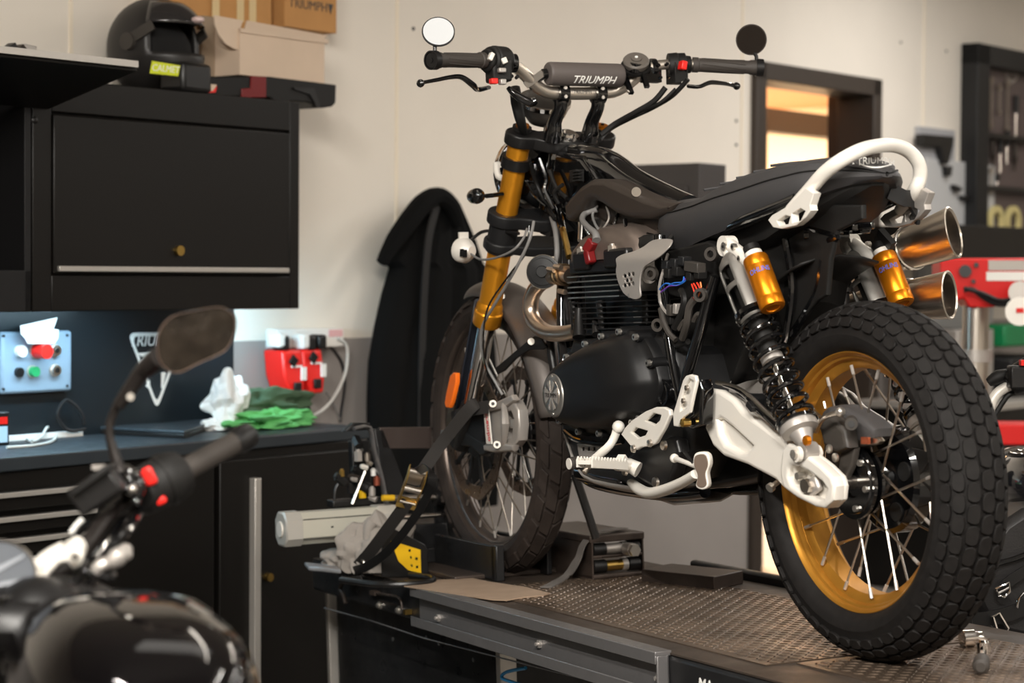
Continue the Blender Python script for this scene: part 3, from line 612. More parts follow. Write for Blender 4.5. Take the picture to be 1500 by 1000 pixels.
m = MB(); m.prism([Q(*q, PD - .125) for q in ((1489, 451), (1500, 451), (1500, 458), (1489, 458))], (0, .005, 0)); PR.part('gauge_label', m, 'red')
m = MB(); a = Q(1450, 612); m.bx(a.x, a.x + .6, PD - .05, PD + .12, Q(0, 640).z, Q(0, 610).z); PR.part('lower_beam', m, 'press', bevel=.006); m = MB(); m.bx(c.x - .03, c.x + .6, PD, PD + .14, 0, .3); PR.part('lower_frame', m, 'blk', bevel=.006)

# ---------------------------------------------------------------- light
def area(p, aim, sx, sy, e, col, fr=FL, spread=None, name='ceiling_lamp', along=(1, 0, 0)):
    ld = bpy.data.lights.new(name, 'AREA'); ld.shape = 'RECTANGLE'; ld.size = sx; ld.size_y = sy; ld.energy = e; ld.color = col
    if spread: ld.spread = spread
    o = bpy.data.objects.new(name, ld); COL.objects.link(o)
    d = (V(aim) - V(p)).normalized(); x = V(along).normalized(); x = (x - d * x.dot(d)).normalized(); y = (-d).cross(x)
    o.matrix_world = fr.M @ mk(Matrix((x, y, -d)).transposed(), p); return o
WARM = (1, .90, .78); NEUT = (1, .95, .88)
for (x, y, e, c) in ((-.4, -2.2, 6, WARM), (2.2, -1.9, 17, WARM), (4.2, -1.7, 62, (1, .98, .95)), (6.6, -1.7, 18, WARM), (2.0, -4.2, 26, NEUT), (4.4, -4.2, 24, NEUT), (-.4, -4.6, 36, NEUT), (-2.8, -7.0, 60, NEUT), (-.4, -7.4, 70, NEUT), (2.4, -7.2, 60, NEUT), (5.5, -6.4, 40, NEUT)):
    area((x, y, 2.90), (x, y, 0), 2.0, .04, e * .72, c, along=(.43, .9, 0)); area((x, y, 2.92), (x, y, 4), 2.0, .04, e * .18, c, along=(.43, .9, 0))  # second of each pair is an added uplight that brightens the ceiling
for (x, y, e) in ((-3.4, -3.0, 72), (-3.3, -4.2, 84)):
    area((x, y, 3.02), (-.1, -1.9, .9), 2.0, .04, e * .85, NEUT, spread=math.radians(105), along=(.43, .9, 0))
area((0.02, -.2, 1.268), (.05, -.14, .9), 1.46, .04, 9, (.56, .84, 1.0), name='under_cabinet_lamp')
area((.64, -.22, 1.262), (1.3, -.02, 1.1), .12, .10, 2.4, (.52, .82, 1.0), name='under_cabinet_lamp')
area((-.9, -.2, 1.268), (-.9, -.14, .9), .5, .04, 2.5, (.62, .86, 1.0), name='under_cabinet_lamp')
area((5.9, 1.9, 2.42), (5.9, 2.6, 0), 1.6, .6, 480, (1, .93, .82), name='annex_lamp')
area((4.9, .40, 2.2), (4.9, .4, 3), .8, .2, 14, (1, .78, .55), name='annex_lamp')
_mp = FB.M @ V((.977, .389, 1.237)); _mn = (FB.M.to_3x3() @ V((-.8, .30, .34))).normalized(); _d = (_mp - CAM).normalized(); _r = _d - _mn * 2 * _d.dot(_mn); _h = _mp + _r * ((2.96 - _mp.z) / _r.z)
area(_h, _h - V((0, 0, 1)), 1.0, .6, 1.8, NEUT, fr=FW, name='added_mirror_lamp')  # added lamp, set where the left mirror looks so its glass turns white
wd = bpy.data.worlds.new('world'); SC.world = wd; wd.use_nodes = True
wd.node_tree.nodes['Background'].inputs[0].default_value = (.5, .45, .4, 1); wd.node_tree.nodes['Background'].inputs[1].default_value = .05
SC.view_settings.view_transform = 'Standard'; SC.view_settings.look = 'None'; SC.view_settings.gamma = 1; SC.view_settings.exposure = 0.08; SC.view_settings.use_curve_mapping = False
# ================================================================ THE MOTORCYCLE ON THE LIFT
B = lambda px, py, y=0.: FB.at(px, py, y=y)
BX = lambda px, py, x: FB.at(px, py, x=x)
BZ_ = lambda px, py, z: FB.at(px, py, z=z)
def BP(pts, y=0.): return [B(*p) if len(p) == 3 else B(p[0], p[1], y) for p in pts]
MC = Thing('motorcycle', 'stripped black motorcycle with gold forks and gold spoked rear wheel standing on the lift', 'motorcycle', FB)
Yv = V((0, 1, 0))
XZ = lambda y: (lambda a, b, c: V((a, y + c, b)))
def xz(pts, y): return [(q.x, q.z) for q in BP(pts, y)]
def bplate(outs, y, th, bev=.002, mb=None):
    m = mb or MB(); m.plate([xz(o, y) for o in outs], lambda a, b, c: V((a, y - th / 2 + c, b)), th, bev); return m
# ---------------------------------------------------------------- wheels
def tyre(o, R0, w, bead_y, bead_r, rows, cols, drop, outline, phi_max, side_r, bs=.0065):
    m = MB(); prof = []
    def pt(phi, h=0):
        return (w * math.sin(phi) - h * math.sin(phi), R0 - w * drop * (1 - math.cos(phi)) - h * math.cos(phi))
    n = 26
    prof.append((bead_y - .002, bead_r - .004)); prof.append((bead_y + .005, bead_r + .002)); prof += [(y_, r_) for y_, r_ in side_r]
    for i in range(n + 1): prof.append(pt(PI / 2 * .97 - PI * .97 * i / n, bs))
    prof += [(-y_, r_) for y_, r_ in side_r[::-1]]; prof.append((-bead_y - .005, bead_r + .002)); prof.append((-bead_y + .002, bead_r - .004))
    m.lathe(o, Yv, prof, 96, closed=True)
    O = V(o)
    def P3(th, phi, h):
        y_, r_ = pt(phi, h); return O + V((math.cos(th) * r_, y_, math.sin(th) * r_))
    for c in range(cols):
        pc = -phi_max + 2 * phi_max * (c + .5) / cols; dp = 2 * phi_max / cols
        for r in range(rows):
            tc = 2 * PI * (r + (.5 if c % 2 else 0)) / rows; dt = 2 * PI / rows; ol = outline(c)
            rg = []
            for sc_, h in ((1.0, bs), (1.0, .0014), (.92, 0.0)):
                rg.append([P3(tc + a * dt * sc_, pc + b * dp * sc_, h) for a, b in ol])
            m.rings(rg)
    return m
def rim(o, hy, R, dp=.03):
    p = [(hy, R), (hy + .0015, R - .003), (hy - .001, R - .006), (hy - .006, R - .009), (hy - .009, R - .010), (hy - .011, R - .014), (hy - .016, R - .016), (hy - .020, R - .017), (hy - .023, R - dp + .006), (hy - .028, R - dp)]
    q = p + [(-a, b) for a, b in p[::-1]] + [(-hy + .004, R - .002), (-hy + .008, R - .008), (-.02, R - dp + .01), (.02, R - dp + .01), (hy - .008, R - .008), (hy - .004, R - .002)]
    return MB().lathe(o, Yv, q, 120, closed=True)
def spokes(parent, o, n, ry, rr, hub, mt, cross, r=.0021, ph=0.):
    O = V(o)
    for i in range(n):
        sd = 1 if i % 2 else -1; hy, hr = hub[0 if sd > 0 else 1]; g = (i // 2) % 2
        ta = 2 * PI * i / n + ph; th = ta + (cross if g else -cross)
        a = O + V((math.cos(th) * hr, hy, math.sin(th) * hr)); b = O + V((math.cos(ta) * rr, ry * sd, math.sin(ta) * rr))
        m = MB(); m.tube([a, b], r, 7); d = (b - a).normalized(); m.mat(1).tube([b - d * .013, b + d * .004], r * 1.45, 7)
        MC.part('spoke', m, [mt, 'silver_dk'], parent)
RA = (0, 0, .3204)
hexo = [(-.47, -.15), (-.36, -.38), (-.05, -.45), (.2, -.42), (.40, -.34), (.47, -.12), (.44, .14), (.33, .40), (.05, .45), (-.2, .42), (-.38, .33), (-.46, .12)]
rimo = MC.part('rear_rim', rim(RA, .0465, .2332, .032), 'gold_rim', label='gold rear wheel rim')
MC.part('tyre', tyre(RA, .3204, .068, .0465, .2332, 54, 7, .75, lambda c: hexo, 1.46, [(.0575, .240), (.0635, .250), (.0655, .262)]), ['rubber'], rimo, 'chunky wide rear tyre', sharp=28)
m = MB(); m.lathe(RA, Yv, [(-.075, .02), (-.073, .035), (-.068, .045), (-.064, .088), (-.058, .096), (-.028, .096), (-.020, .088), (-.018, .042), (.018, .036), (.020, .060), (.026, .060), (.028, .03), (.045, .025), (.045, .01)], 56)
hubr = MC.part('hub', m, 'gloss', rimo)
for k in range(5):
    m = MB(); a = 2 * PI * k / 5 + .35; m.cyl(V(RA) + V((math.cos(a) * .066, -.0195, math.sin(a) * .066)), V(RA) + V((math.cos(a) * .066, -.0165, math.sin(a) * .066)), .017)
    MC.part('hub_opening', m, 'plast', hubr)
m = MB(); m.lathe(RA, Yv, [(.040, .028), (.040, .066), (.047, .066), (.047, .058), (.050, .056), (.050, .028)], 48, closed=True)
dcar = MC.part('disc_carrier', m, 'gloss', hubr, 'gloss black disc carrier without its disc')
for k in range(6):
    a = 2 * PI * k / 6 + .2; c = V(RA) + V((math.cos(a) * .048, .050, math.sin(a) * .048)); m = MB(); m.cyl(c, c + Yv * .006, .006, seg=8); MC.part('bolt', m, 'bolt', hubr)
spokes(rimo, RA, 32, .028, .203, [(.022, .058), (-.055, .090)], 'steel', .55, .0023, .1)
FA = (1.57, 0, .348)
def fro(c): 
    s_ = 1 if c < 2 else -1; k = .22 * s_
    base = [(-.44, -.46), (.40, -.46), (.46, -.40), (.46, .36), (.40, .46), (-.40, .46), (-.46, .38), (-.46, -.38)] if c in (1, 2) else [(-.40, -.46), (.36, -.46), (.42, -.38), (.30, .46), (-.36, .46), (-.42, .3)]
    return [(a + k * b, b * .97) for a, b in base]
rimf = MC.part('front_rim', rim(FA, .032, .2825, .026), mat('dark bronze rim', (88, 78, 72), .35, .7), label='dark bronze front wheel rim')
MC.part('tyre', tyre(FA, .348, .046, .032, .2825, 30, 4, .8, fro, 1.36, [(.0405, .290), (.0445, .302)]), ['rubber_old'], rimf, 'dusty narrow front tyre', sharp=28)
m = MB(); m.lathe(FA, Yv, [(-.06, .02), (-.055, .040), (-.045, .045), (-.035, .028), (.035, .028), (.045, .045), (.055, .040), (.06, .02)], 40); hubf = MC.part('hub', m, 'blk', rimf)
spokes(rimf, FA, 36, .012, .256, [(.046, .042), (-.046, .042)], 'steel', .42, .0019, .05)
for sd in (1, -1):
    y0 = .066 * sd; m = MB()
    outl = [(math.cos(2 * PI * k / 90) * (.160 + .0025 * math.sin(k * 2 * PI / 9)), math.sin(2 * PI * k / 90) * (.160 + .0025 * math.sin(k * 2 * PI / 9))) for k in range(90)]
    inn = [(math.cos(2 * PI * k / 60) * .127, math.sin(2 * PI * k / 60) * .127) for k in range(60)]
    holes = []
    for k in range(24):
        a = 2 * PI * k / 24
        for j, rr in enumerate((.135, .144, .153)):
            aa = a + j * .07; holes.append([(math.cos(aa) * rr + .003 * math.cos(t_ * PI / 3), math.sin(aa) * rr + .003 * math.sin(t_ * PI / 3)) for t_ in range(6)])
    m.plate([outl, inn] + holes, lambda a, b, c: V((FA[0] + a, y0 + c, FA[2] + b)), .005, .0004, 0)
    dk = MC.part('brake_disc', m, 'disc', hubf)
    m = MB(); m.plate([[(math.cos(2 * PI * k / 40) * .06, math.sin(2 * PI * k / 40) * .06) for k in range(40)], [(math.cos(2 * PI * k / 20) * .03, math.sin(2 * PI * k / 20) * .03) for k in range(20)]], lambda a, b, c: V((FA[0] + a, y0 - .004 * sd + c, FA[2] + b)), .005, .001)
    for k in range(10):
        a = 2 * PI * k / 10; u = V((math.cos(a), 0, math.sin(a))); m.beam(V((FA[0], y0 - .003 * sd, FA[2])) + u * .055, V((FA[0], y0, FA[2])) + u * .128, .011, .005, up=(0, 1, 0)); m.cyl(V((FA[0], y0 - .006, FA[2])) + u * .127, V((FA[0], y0 + .006, FA[2])) + u * .127, .007, seg=10)
    MC.part('disc_carrier', m, 'blk', dk)
m = MB(); m.cyl((1.57, -.14, .348), (1.57, .14, .348), .013); m.mat(1).cyl((1.57, .13, .348), (1.57, .15, .348), .016, seg=6); MC.part('front_axle', m, ['blk', 'bolt'])
m = MB(); m.cyl((0, -.16, .3204), (0, .15, .3204), .012); MC.part('rear_axle', m, 'steel')

# ---------------------------------------------------------------- fork
AX = V((-.4537, 0, .8912)); FV = V((.8912, 0, .4537))                 # steering axis, and forward square to it
def fk(z, y): return V((1.175 + .509 * (1.058 - z), y, z))
for sd in (1, -1):
    y = .102 * sd
    m = MB(); m.tube([fk(1.045, y), fk(.83, y), fk(.80, y), fk(.665, y)], [.0255, .0255, .028, .027], 32); m.tube([fk(.668, y), fk(.660, y), fk(.655, y), fk(.648, y), fk(.645, y), fk(.618, y), fk(.614, y)], [.027, .031, .0315, .0315, .034, .034, .031], 32)
    ft = MC.part('fork_tube', m, 'gold', label='gold fork outer tube')
    m = MB(); m.cyl(fk(1.058, y) - AX * .006, fk(1.058, y) + AX * .003, .022, seg=28); m.mat(1).cyl(fk(1.058, y) + AX * .003, fk(1.058, y) + AX * .009, .015, seg=24); m.mat(2).cyl(fk(1.058, y) + AX * .009, fk(1.058, y) + AX * .013, .004, seg=6)
    MC.part('fork_cap', m, ['blk', 'gold_res', 'blk'], ft)
    m = MB(); m.cyl(fk(.62, y), fk(.40, y), .0215, seg=28); MC.part('stanchion', m, 'chrome', ft, 'polished lower fork stanchion')
    m = MB(); m.tube([fk(.425, y), fk(.40, y), fk(.36, y) + V((.01, 0, 0)), V((1.575, y, .32))], [.026, .031, .029, .022], 20, sm=3); m.tube([V((1.57, y - .02 * sd, .348)), V((1.57, y + .018 * sd, .348))], .034, 24)
    MC.part('fork_foot', m, 'blkm', ft)
# fork guards
m = MB()
for a, b in ((0, 1),):
    P = []
    for z in (.665, .60, .52, .44, .36):
        c = fk(z, .102); row = []
        for k in range(9):
            t = -.75 + 1.5 * k / 8; row.append(c + V((math.sin(t) * 0 + .036 * math.cos(t), .036 * math.sin(t) + .004, .012 * math.cos(t))))
        P.append(row)
    m.rings(P, cyc=False, caps=False)
MC.part('fork_guard', m, mat('blue black guard', (34, 38, 46), .4), solid=.003, label='dark fork guard')
m = MB(); P = xz([(667, 545), (671, 546), (671, 560), (664, 590), (661, 597), (656, 597), (654, 590), (656, 578), (662, 550)], .15)
m.plate([P], lambda a, b, c: V((a, .15 + c, b)), .012, .003); MC.part('reflector', m, 'orange', label='orange fork reflector')
# yokes
def yoke(zc, w, back, fr_, rr, waist, th, nm, lat=.102):
    o = fk(zc, 0); out = []
    for k in range(13):
        a = -PI / 2 + PI * k / 12 ; out.append((lat + rr * math.cos(a), rr * math.sin(a)))
    out += [(lat - .02, rr * .98), (.055, fr_), (0, fr_ + .004), (-.055, fr_), (-lat + .02, rr * .98)]
    for k in range(13):
        a = PI / 2 + PI * k / 12; out.append((-lat + rr * math.cos(a), rr * math.sin(a)))
    out += [(-lat + .02, -rr * .98), (-.062, -waist), (-.04, -back), (.04, -back), (.062, -waist), (lat - .02, -rr * .98)]
    m = MB(); m.plate([out], lambda a, b, c: o + Yv * a + FV * b + AX * c, th, .005, 3); return m, o
m, oy = yoke(1.035, 0, .062, .012, .036, .05, .030, 'upper'); uy = MC.part('upper_yoke', m, 'blk')
m, ol = yoke(.86, 0, .055, .02, .040, .045, .030, 'lo', .106); 
for sd in (1, -1): m.cyl(fk(.85, .102 * sd) - AX * 0.0, fk(.785, .102 * sd), .0345, seg=28)
m2, ol2 = yoke(.80, 0, .05, .02, .038, .045, .024, 'lo', .106); m.add(m2.v, m2.f); ly = MC.part('lower_yoke', m, 'blkm')
for sd in (1, -1):
    m = MB(); m.cyl(fk(.995, .102 * sd), fk(.972, .102 * sd), .0335, seg=28); MC.part('clamp_ring', m, 'blk')
so = oy - FV * .032
m = MB(); m.cyl(so, so - AX * .22, .026, seg=28); MC.part('steering_stem', m, 'blk')
m = MB(); m.cyl(so + AX * .014, so + AX * .024, .026, seg=12); m.cyl(so + AX * .024, so + AX * .030, .017, seg=12); MC.part('stem_nut', m, 'chrome')
m = MB(); ig = oy + FV * .012 + Yv * .022; m.cyl(ig + AX * .013, ig + AX * .022, .017); MC.part('ignition_lock', m, 'steel')
# ---------------------------------------------------------------- handlebar
bar = [(.974, .400, 1.178), (1.0, .33, 1.184), (1.024, .27, 1.188), (1.042, .225, 1.190), (1.055, .185, 1.187), (1.068, .15, 1.170), (1.078, .115, 1.144), (1.083, .088, 1.131), (1.084, .06, 1.127), (1.084, 0, 1.127)]
barp = [V(p) for p in bar] + [V((p[0], -p[1], p[2] + .003)) for p in bar[-2::-1]]
m = MB(); m.tube(smooth(barp, 4), [.0115 if abs(p.y) > .2 else (.0143 if abs(p.y) < .15 else .0143 - (abs(p.y) - .15) * .056) for p in smooth(barp, 4)], 20)
HB = MC.part('handlebar', m, 'bar', label='bare aluminium handlebar')
m = MB(); p = V((1.0695, .0, 1.1305)); m.text('TRIUMPH', lambda a, b, c: V((1.0697 - c, -a, 1.1285 + b)), .011, .0003, .0003); MC.part('lettering', m, 'blk', HB)
for sd in (1, -1):
    y = .047 * sd; m = MB()
    m.lathe((1.084, y - .012, 1.127), Yv, [(0, .0144), (0, .0235), (.024, .0235), (.024, .0144)], 28, closed=True)
    bt = V((1.128, y, 1.045)); m.tube([(1.086, y, 1.112), (1.090, y, 1.095), (1.118, y, 1.068), bt + AX * 0, bt - AX * .02], [.016, .015, .016, .020, .021], 20, sm=3)
    for k in (-1, 1): m.cyl((1.063, y + .006 * k, 1.120), (1.060, y + .006 * k, 1.120), .0035, seg=8)
    rs = MC.part('bar_riser', m, 'gloss')
    for z_ in (1.137, 1.117): m = MB(); m.cyl((1.060, y, z_), (1.066, y, z_), .0042, seg=10); MC.part('bolt', m, 'bolt', rs)
pc = V((1.058, 0, 1.1665))
m = MB(); m.lathe(pc - Yv * .094, Yv, [(0, .018), (.0015, .0235), (.004, .0255), (.008, .0262), (.18, .0262), (.184, .0255), (.1865, .0235), (.188, .018)], 40); pad = MC.part('bar_pad', m, mat('brown grey bar pad', (84, 77, 74), .55), label='cylindrical bar pad with white lettering')
def cylT(c, r, th0, yc, s=1):
    return lambda a, b, w_: c + V((-math.cos(th0 + b / r), 0, math.sin(th0 + b / r))) * (r + w_) + Yv * (yc - a)
m = MB(); m.text('TRIUMPH', cylT(pc, .0265, -.62, -.012), .0265, .0004, 0, .25, .98, cuts=6); MC.part('lettering', m, 'white', pad)
for sd in (1, -1):
    m = MB(); a = V((1.062, .100 * sd, 1.165)); b = V((1.078, .122 * sd, 1.142)); m.beam(a, b + (b - a) * .25, .012, .014); m.cyl((1.058, .094 * sd, 1.1665), (1.06, .104 * sd, 1.165), .012); MC.part('pad_bracket', m, 'gloss', HB)
m2 = MB(); sd = 1; m2.beam((1.058, .104, 1.168), (1.070, .142, 1.140), .006, .016); MC.part('crossbar_mount', m2, 'chrome', HB)
# grips, levers, bar end mirrors
def barpt(y):
    q = smooth(barp, 4); return min(q, key=lambda p: abs(p.y - y))
for sd in (1, -1):
    a, b = V((.974, .400 * sd, 1.178 if sd > 0 else 1.181)), V((1.028, .262 * sd, 1.188 if sd > 0 else 1.191)); d = (a - b).normalized()
    m = MB(); R = [(0, .0175), (.012, .0175), (.014, .0158), (.13, .0152), (.134, .017), (.148, .0175)]
    m.tube([b + d * t for t, r in R], [r for t, r in R], 28)
    for k in range(9):
        an = 2 * PI * k / 9; u, w_ = frame_of(d); P = []
        for j in range(8): t = .02 + .1 * j / 7; aa = an + .5 * j / 7; P.append(b + d * t + (u * math.cos(aa) + w_ * math.sin(aa)) * .0153)
        m.tube(P, .0012, 5)
    gp = MC.part('grip', m, 'grip', label='left rubber grip' if sd > 0 else 'right rubber grip')
    m = MB(); e = b + d * .148; m.cyl(e, e + d * .012, .0175, .016); m.cyl(e + d * .012, e + d * .014, .006, seg=8); MC.part('bar_end', m, 'blk', gp)
    mp = V((.977, .389 * sd, 1.238 if sd > 0 else 1.245)); m = MB()
    m.lathe(e - d * .002, d, [(0, .0176), (0, .0205), (.016, .0205), (.016, .0176)], 24, closed=True)
    m.tube([e + V((0, 0, .016)), e + V((0, 0, .026)), V((mp.x + .002, mp.y + .008 * sd, mp.z - .03))], .0045, 8)
    st = MC.part('mirror_stem', m, 'blk', gp)
    n = (V((-.8, .30, .34)) if sd > 0 else V((-.82, .52, -.2))).normalized()
    m = MB()
    m.lathe(mp, -n, [(.012, 0.001), (.011, .02), (.007, .031), (0, .0352), (-.003, .0352), (-.003, .0335)], 40); mh = MC.part('mirror', m, 'mdark' if sd < 0 else 'blk', label='left round bar end mirror' if sd > 0 else 'right round bar end mirror')
    m = MB(); m.lathe(mp + n * .0034, n, [(0, .0325), (.0006, .0325)], 40); MC.part('mirror_glass', m, 'glass' if sd > 0 else mat('dark mirror glass', (34, 28, 24), .12, .3), mh)
    # lever
    if sd > 0: P = BP([(716, 128, .245), (700, 131, .255), (692, 124, .29), (676, 113, .32), (660, 113, .345), (640, 117, .38), (624, 120, .41), (616, 122, .425)]); rr = [.006, .008, .009, .0075, .0065, .006, .0055, .0075]
    else: P = BP([(1008, 126, -.215), (1024, 127, -.23), (1040, 121, -.26), (1058, 122, -.30), (1070, 124, -.33), (1079, 126, -.35)]); rr = [.006, .006, .007, .006, .0055, .007]
    m = MB(); m.tube(P, rr, 12, sm=5, flat=(1, .75)); m.ball(P[-1], .009, 12); MC.part('lever', m, 'gloss', label='black clutch lever' if sd > 0 else 'black brake lever')
# switchgear
m = MB(); a, b = barpt(.262), barpt(.195); ax_ = (b - a).normalized()
for t0, t1, r0 in ((0, .014, .025), (.012, .022, .031), (.020, .062, .033)):
    m.tube([a + ax_ * t0, a + ax_ * t1], r0, 24)
m.box(a + ax_ * .038 + V((-.004, 0, -.022)), (.052, .046, .05), Matrix.Rotation(-.1, 3, 'Z')); sw = MC.part('switch_housing', m, 'plast', label='left switch cluster', bevel=.006)
def sq(px, py, y, w, h, t, mt, nm, lab=None, par=None, tilt=0):
    c = BX(px, py, y); m = MB(); m.box(c, (t, w, h), Matrix.Rotation(tilt, 3, 'X')); return MC.part(nm, m, mt, par, lab, bevel=.002)
sq(723, 119, 1.004, .016, .012, .016, 'red', 'horn_button', 'red switch', sw)
sq(736, 120, 1.004, .014, .012, .014, 'silver_dk', 'indicator_switch', None, sw); sq(735, 103, 1.002, .017, .010, .012, 'silver_dk', 'mode_button', None, sw)
sq(738, 89, 1.010, .013, .013, .012, 'silver', 'info_button', None, sw, -.4); sq(719, 83, 1.008, .010, .018, .014, 'silver', 'high_beam_button', None, sw, .5)
m = MB(); p = barpt(.186); m.lathe(p - Yv * .012, Yv, [(0, .012), (0, .021), (.024, .021), (.024, .012)], 20, closed=True)
for q in ((747, 92), (754, 95), (748, 113), (756, 114)): c = B(q[0], q[1], .19); m.cyl(c, c + V((-.008, 0, .002)), .004, seg=8)
MC.part('lever_clamp', m, 'gloss')
m = MB(); a, b = barpt(-.262), barpt(-.185); ax_ = (b - a).normalized()
m.tube([a, a + ax_ * .012, a + ax_ * .013, a + ax_ * .030, a + ax_ * .031, a + ax_ * .052], [.019, .021, .027, .027, .0285, .027], 24); m.box(a + ax_ * .034 + V((-.004, 0, -.02)), (.042, .034, .046)); swr = MC.part('switch_housing', m, 'plast', label='right switch cluster with a red kill switch', bevel=.005)
sq(1000, 96, 1.006, .014, .020, .020, 'red', 'kill_switch', 'red kill switch', swr, .2); sq(1003, 122, 1.002, .009, .010, .018, 'silver', 'starter_button', None, swr)
m = MB(); p = barpt(-.172)
for k in (0, 1): m.lathe(p + Yv * (-.004 + .02 * k), Yv, [(0, .012), (0, .020), (.010, .020), (.010, .012)], 18, closed=True)
for q in ((963, 97), (975, 95), (966, 115), (978, 113)): c = B(q[0], q[1], -.165); m.cyl(c, c + V((-.008, 0, .002)), .004, seg=8)
m.box(p + V((0, .006, -.018)), (.022, .044, .034)); MC.part('brake_clamp', m, 'gloss')
# round reservoir cap right of the pad
n = V((-.62, .25, .72)).normalized(); c = B(932, 88, -.125)
m = MB(); m.lathe(c - n * .022, n, [(0, .012), (.004, .024), (.010, .029), (.020, .030), (.024, .027), (.025, .012), (.029, .012), (.030, .004)], 36); rc = MC.part('phone_mount', m, mat('grey brown disc', (96, 90, 84), .45), label='round grey mount on the bar')
m = MB(); m.lathe(c - n * .024, n, [(0, .010), (.001, .033), (.009, .034), (.010, .010)], 36); MC.part('mount_base', m, 'plast', rc); m = MB(); m.cyl(c + n * .007, c + n * .0095, .0035); MC.part('mount_button', m, 'white', rc)
for q0, q1, y in (((913, 106), (925, 137), -.105), ((942, 108), (948, 128), -.135)): m = MB(); m.beam(B(*q0, y), B(*q1, y), .011, .008); MC.part('mount_strap', m, 'gloss', rc)
m = MB(); m.cyl(B(930, 105, -.12), B(932, 92, -.12), .014); MC.part('mount_bracket', m, 'gloss')
# instrument and headlight
gc = V((1.235, .012, 1.125)); gn = V((-.5, .1, .86)).normalized()
m = MB(); m.lathe(gc, -gn, [(0, .055), (.012, .056), (.03, .05), (.05, .034), (.058, .012)], 36); ins = MC.part('instrument', m, 'plast_g', label='round instrument with bright bezel')
m = MB(); m.lathe(gc, gn, [(-.004, .0545), (-.004, .0605), (.006, .0605), (.006, .0545)], 40, closed=True); MC.part('bezel', m, 'chrome', ins)
m = MB(); m.lathe(V((1.33, 0, .965)), (1, 0, 0), [(-.10, .02), (-.095, .05), (-.07, .075), (-.03, .088), (0, .091)], 40); hl = MC.part('headlight', m, 'gloss', label='round black headlight bowl')
m = MB(); m.lathe(V((1.33, 0, .965)), (1, 0, 0), [(-.004, .088), (-.004, .097), (.012, .099), (.022, .094), (.022, .088)], 44, closed=True); MC.part('headlight_ring', m, 'chrome', hl)
m = MB(); m.lathe(V((1.33, 0, .965)), (1, 0, 0), [(.02, .09), (.035, .06), (.04, .01)], 36); MC.part('headlight_lens', m, mat('clear lens', (220, 220, 220), .05, spec=.6), hl)
m = MB(); m.tube(BP([(733, 245, .09), (727, 240, .1), (730, 258, .1), (741, 262, .09)]), .008, 10, sm=3); m.tube([(1.29, .092, .99), (1.26, .092, .93), (1.29, .1, .88)], .007, 8, sm=4); MC.part('headlight_bracket', m, 'silver')
# clutch-side cable boot and mirror boss
m = MB(); m.tube(BP([(744, 128, .19), (752, 136, .18), (765, 145, .16), (778, 150, .14), (786, 146, .13)]), [.005, .008, .010, .011, .008], 12, sm=4); MC.part('cable_boot', m, 'gloss')
m = MB(); m.tube(BP([(754, 128, .15), (757, 150, .14), (762, 175, .13), (768, 196, .10)]), [.012, .014, .012, .008], 10, sm=4); MC.part('cable_sheath', m, 'plast')
# indicators
for sd, P in ((1, [(736, 284, .13), (722, 286, .16), (712, 287, .17)]),):
    Q_ = BP(P); m = MB(); m.tube(Q_, .0055, 10); m2 = MB(); c = B(698, 287, .19); m2.ball(c, (.024, .019, .0185), 18); ind = MC.part('indicator', m2, 'gloss', label='round black front indicator'); MC.part('indicator_stalk', m, 'gloss', ind)
    m3 = MB(); m3.ball(c + V((.012, 0, 0)), (.019, .0175, .017), 16); MC.part('indicator_lens', m3, 'steel', ind)
c = B(682, 367, .15); ax_ = V((.85, .25, .1)).normalized()
m = MB(); m.lathe(c - ax_ * .012, ax_, [(-.012, .012), (0, .022), (.014, .030), (.030, .029), (.034, .02)], 26); m.box(c + V((.01, 0, .034)), (.006, .024, .02)); al = MC.part('auxiliary_lamp', m, 'silver', label='white slotted auxiliary lamp cover')
for k in range(3):
    q = B(672 + 4.5 * k, 369 + 1.2 * k, .168); m = MB(); m.box(q, (.012, .0035, .018), Matrix.Rotation(.3, 3, 'Z')); MC.part('lamp_slot', m, 'blk', al)
m = MB(); m.tube(BP([(690, 372, .15), (705, 380, .15), (728, 377, .15), (752, 366, .14), (766, 350, .12), (772, 335, .1)]), .0028, 8, sm=6); MC.part('lamp_cable', m, 'wire_g')
m = MB(); m.tube(BP([(690, 352, .15), (705, 340, .13), (725, 338, .12), (760, 342, .1)]), .004, 8, sm=4); MC.part('lamp_bracket', m, 'blk')
m = MB(); m.tube(BP([(782, 324, .12), (776, 350, .135), (760, 385, .15), (740, 420, .155), (722, 450, .16), (708, 475, .16), (704, 500, .155), (710, 530, .14), (726, 560, .12), (736, 578, .11)]), .0036, 10, sm=8); MC.part('brake_hose', m, 'wire_g', label='grey front brake hose')
m = MB(); m.tube(BP([(775, 330, .12), (770, 370, .13), (748, 400, .16), (715, 450, .165), (708, 500, .16), (712, 540, .145), (728, 572, .12)]), .0022, 8, sm=8); MC.part('sensor_cable', m, 'gloss')
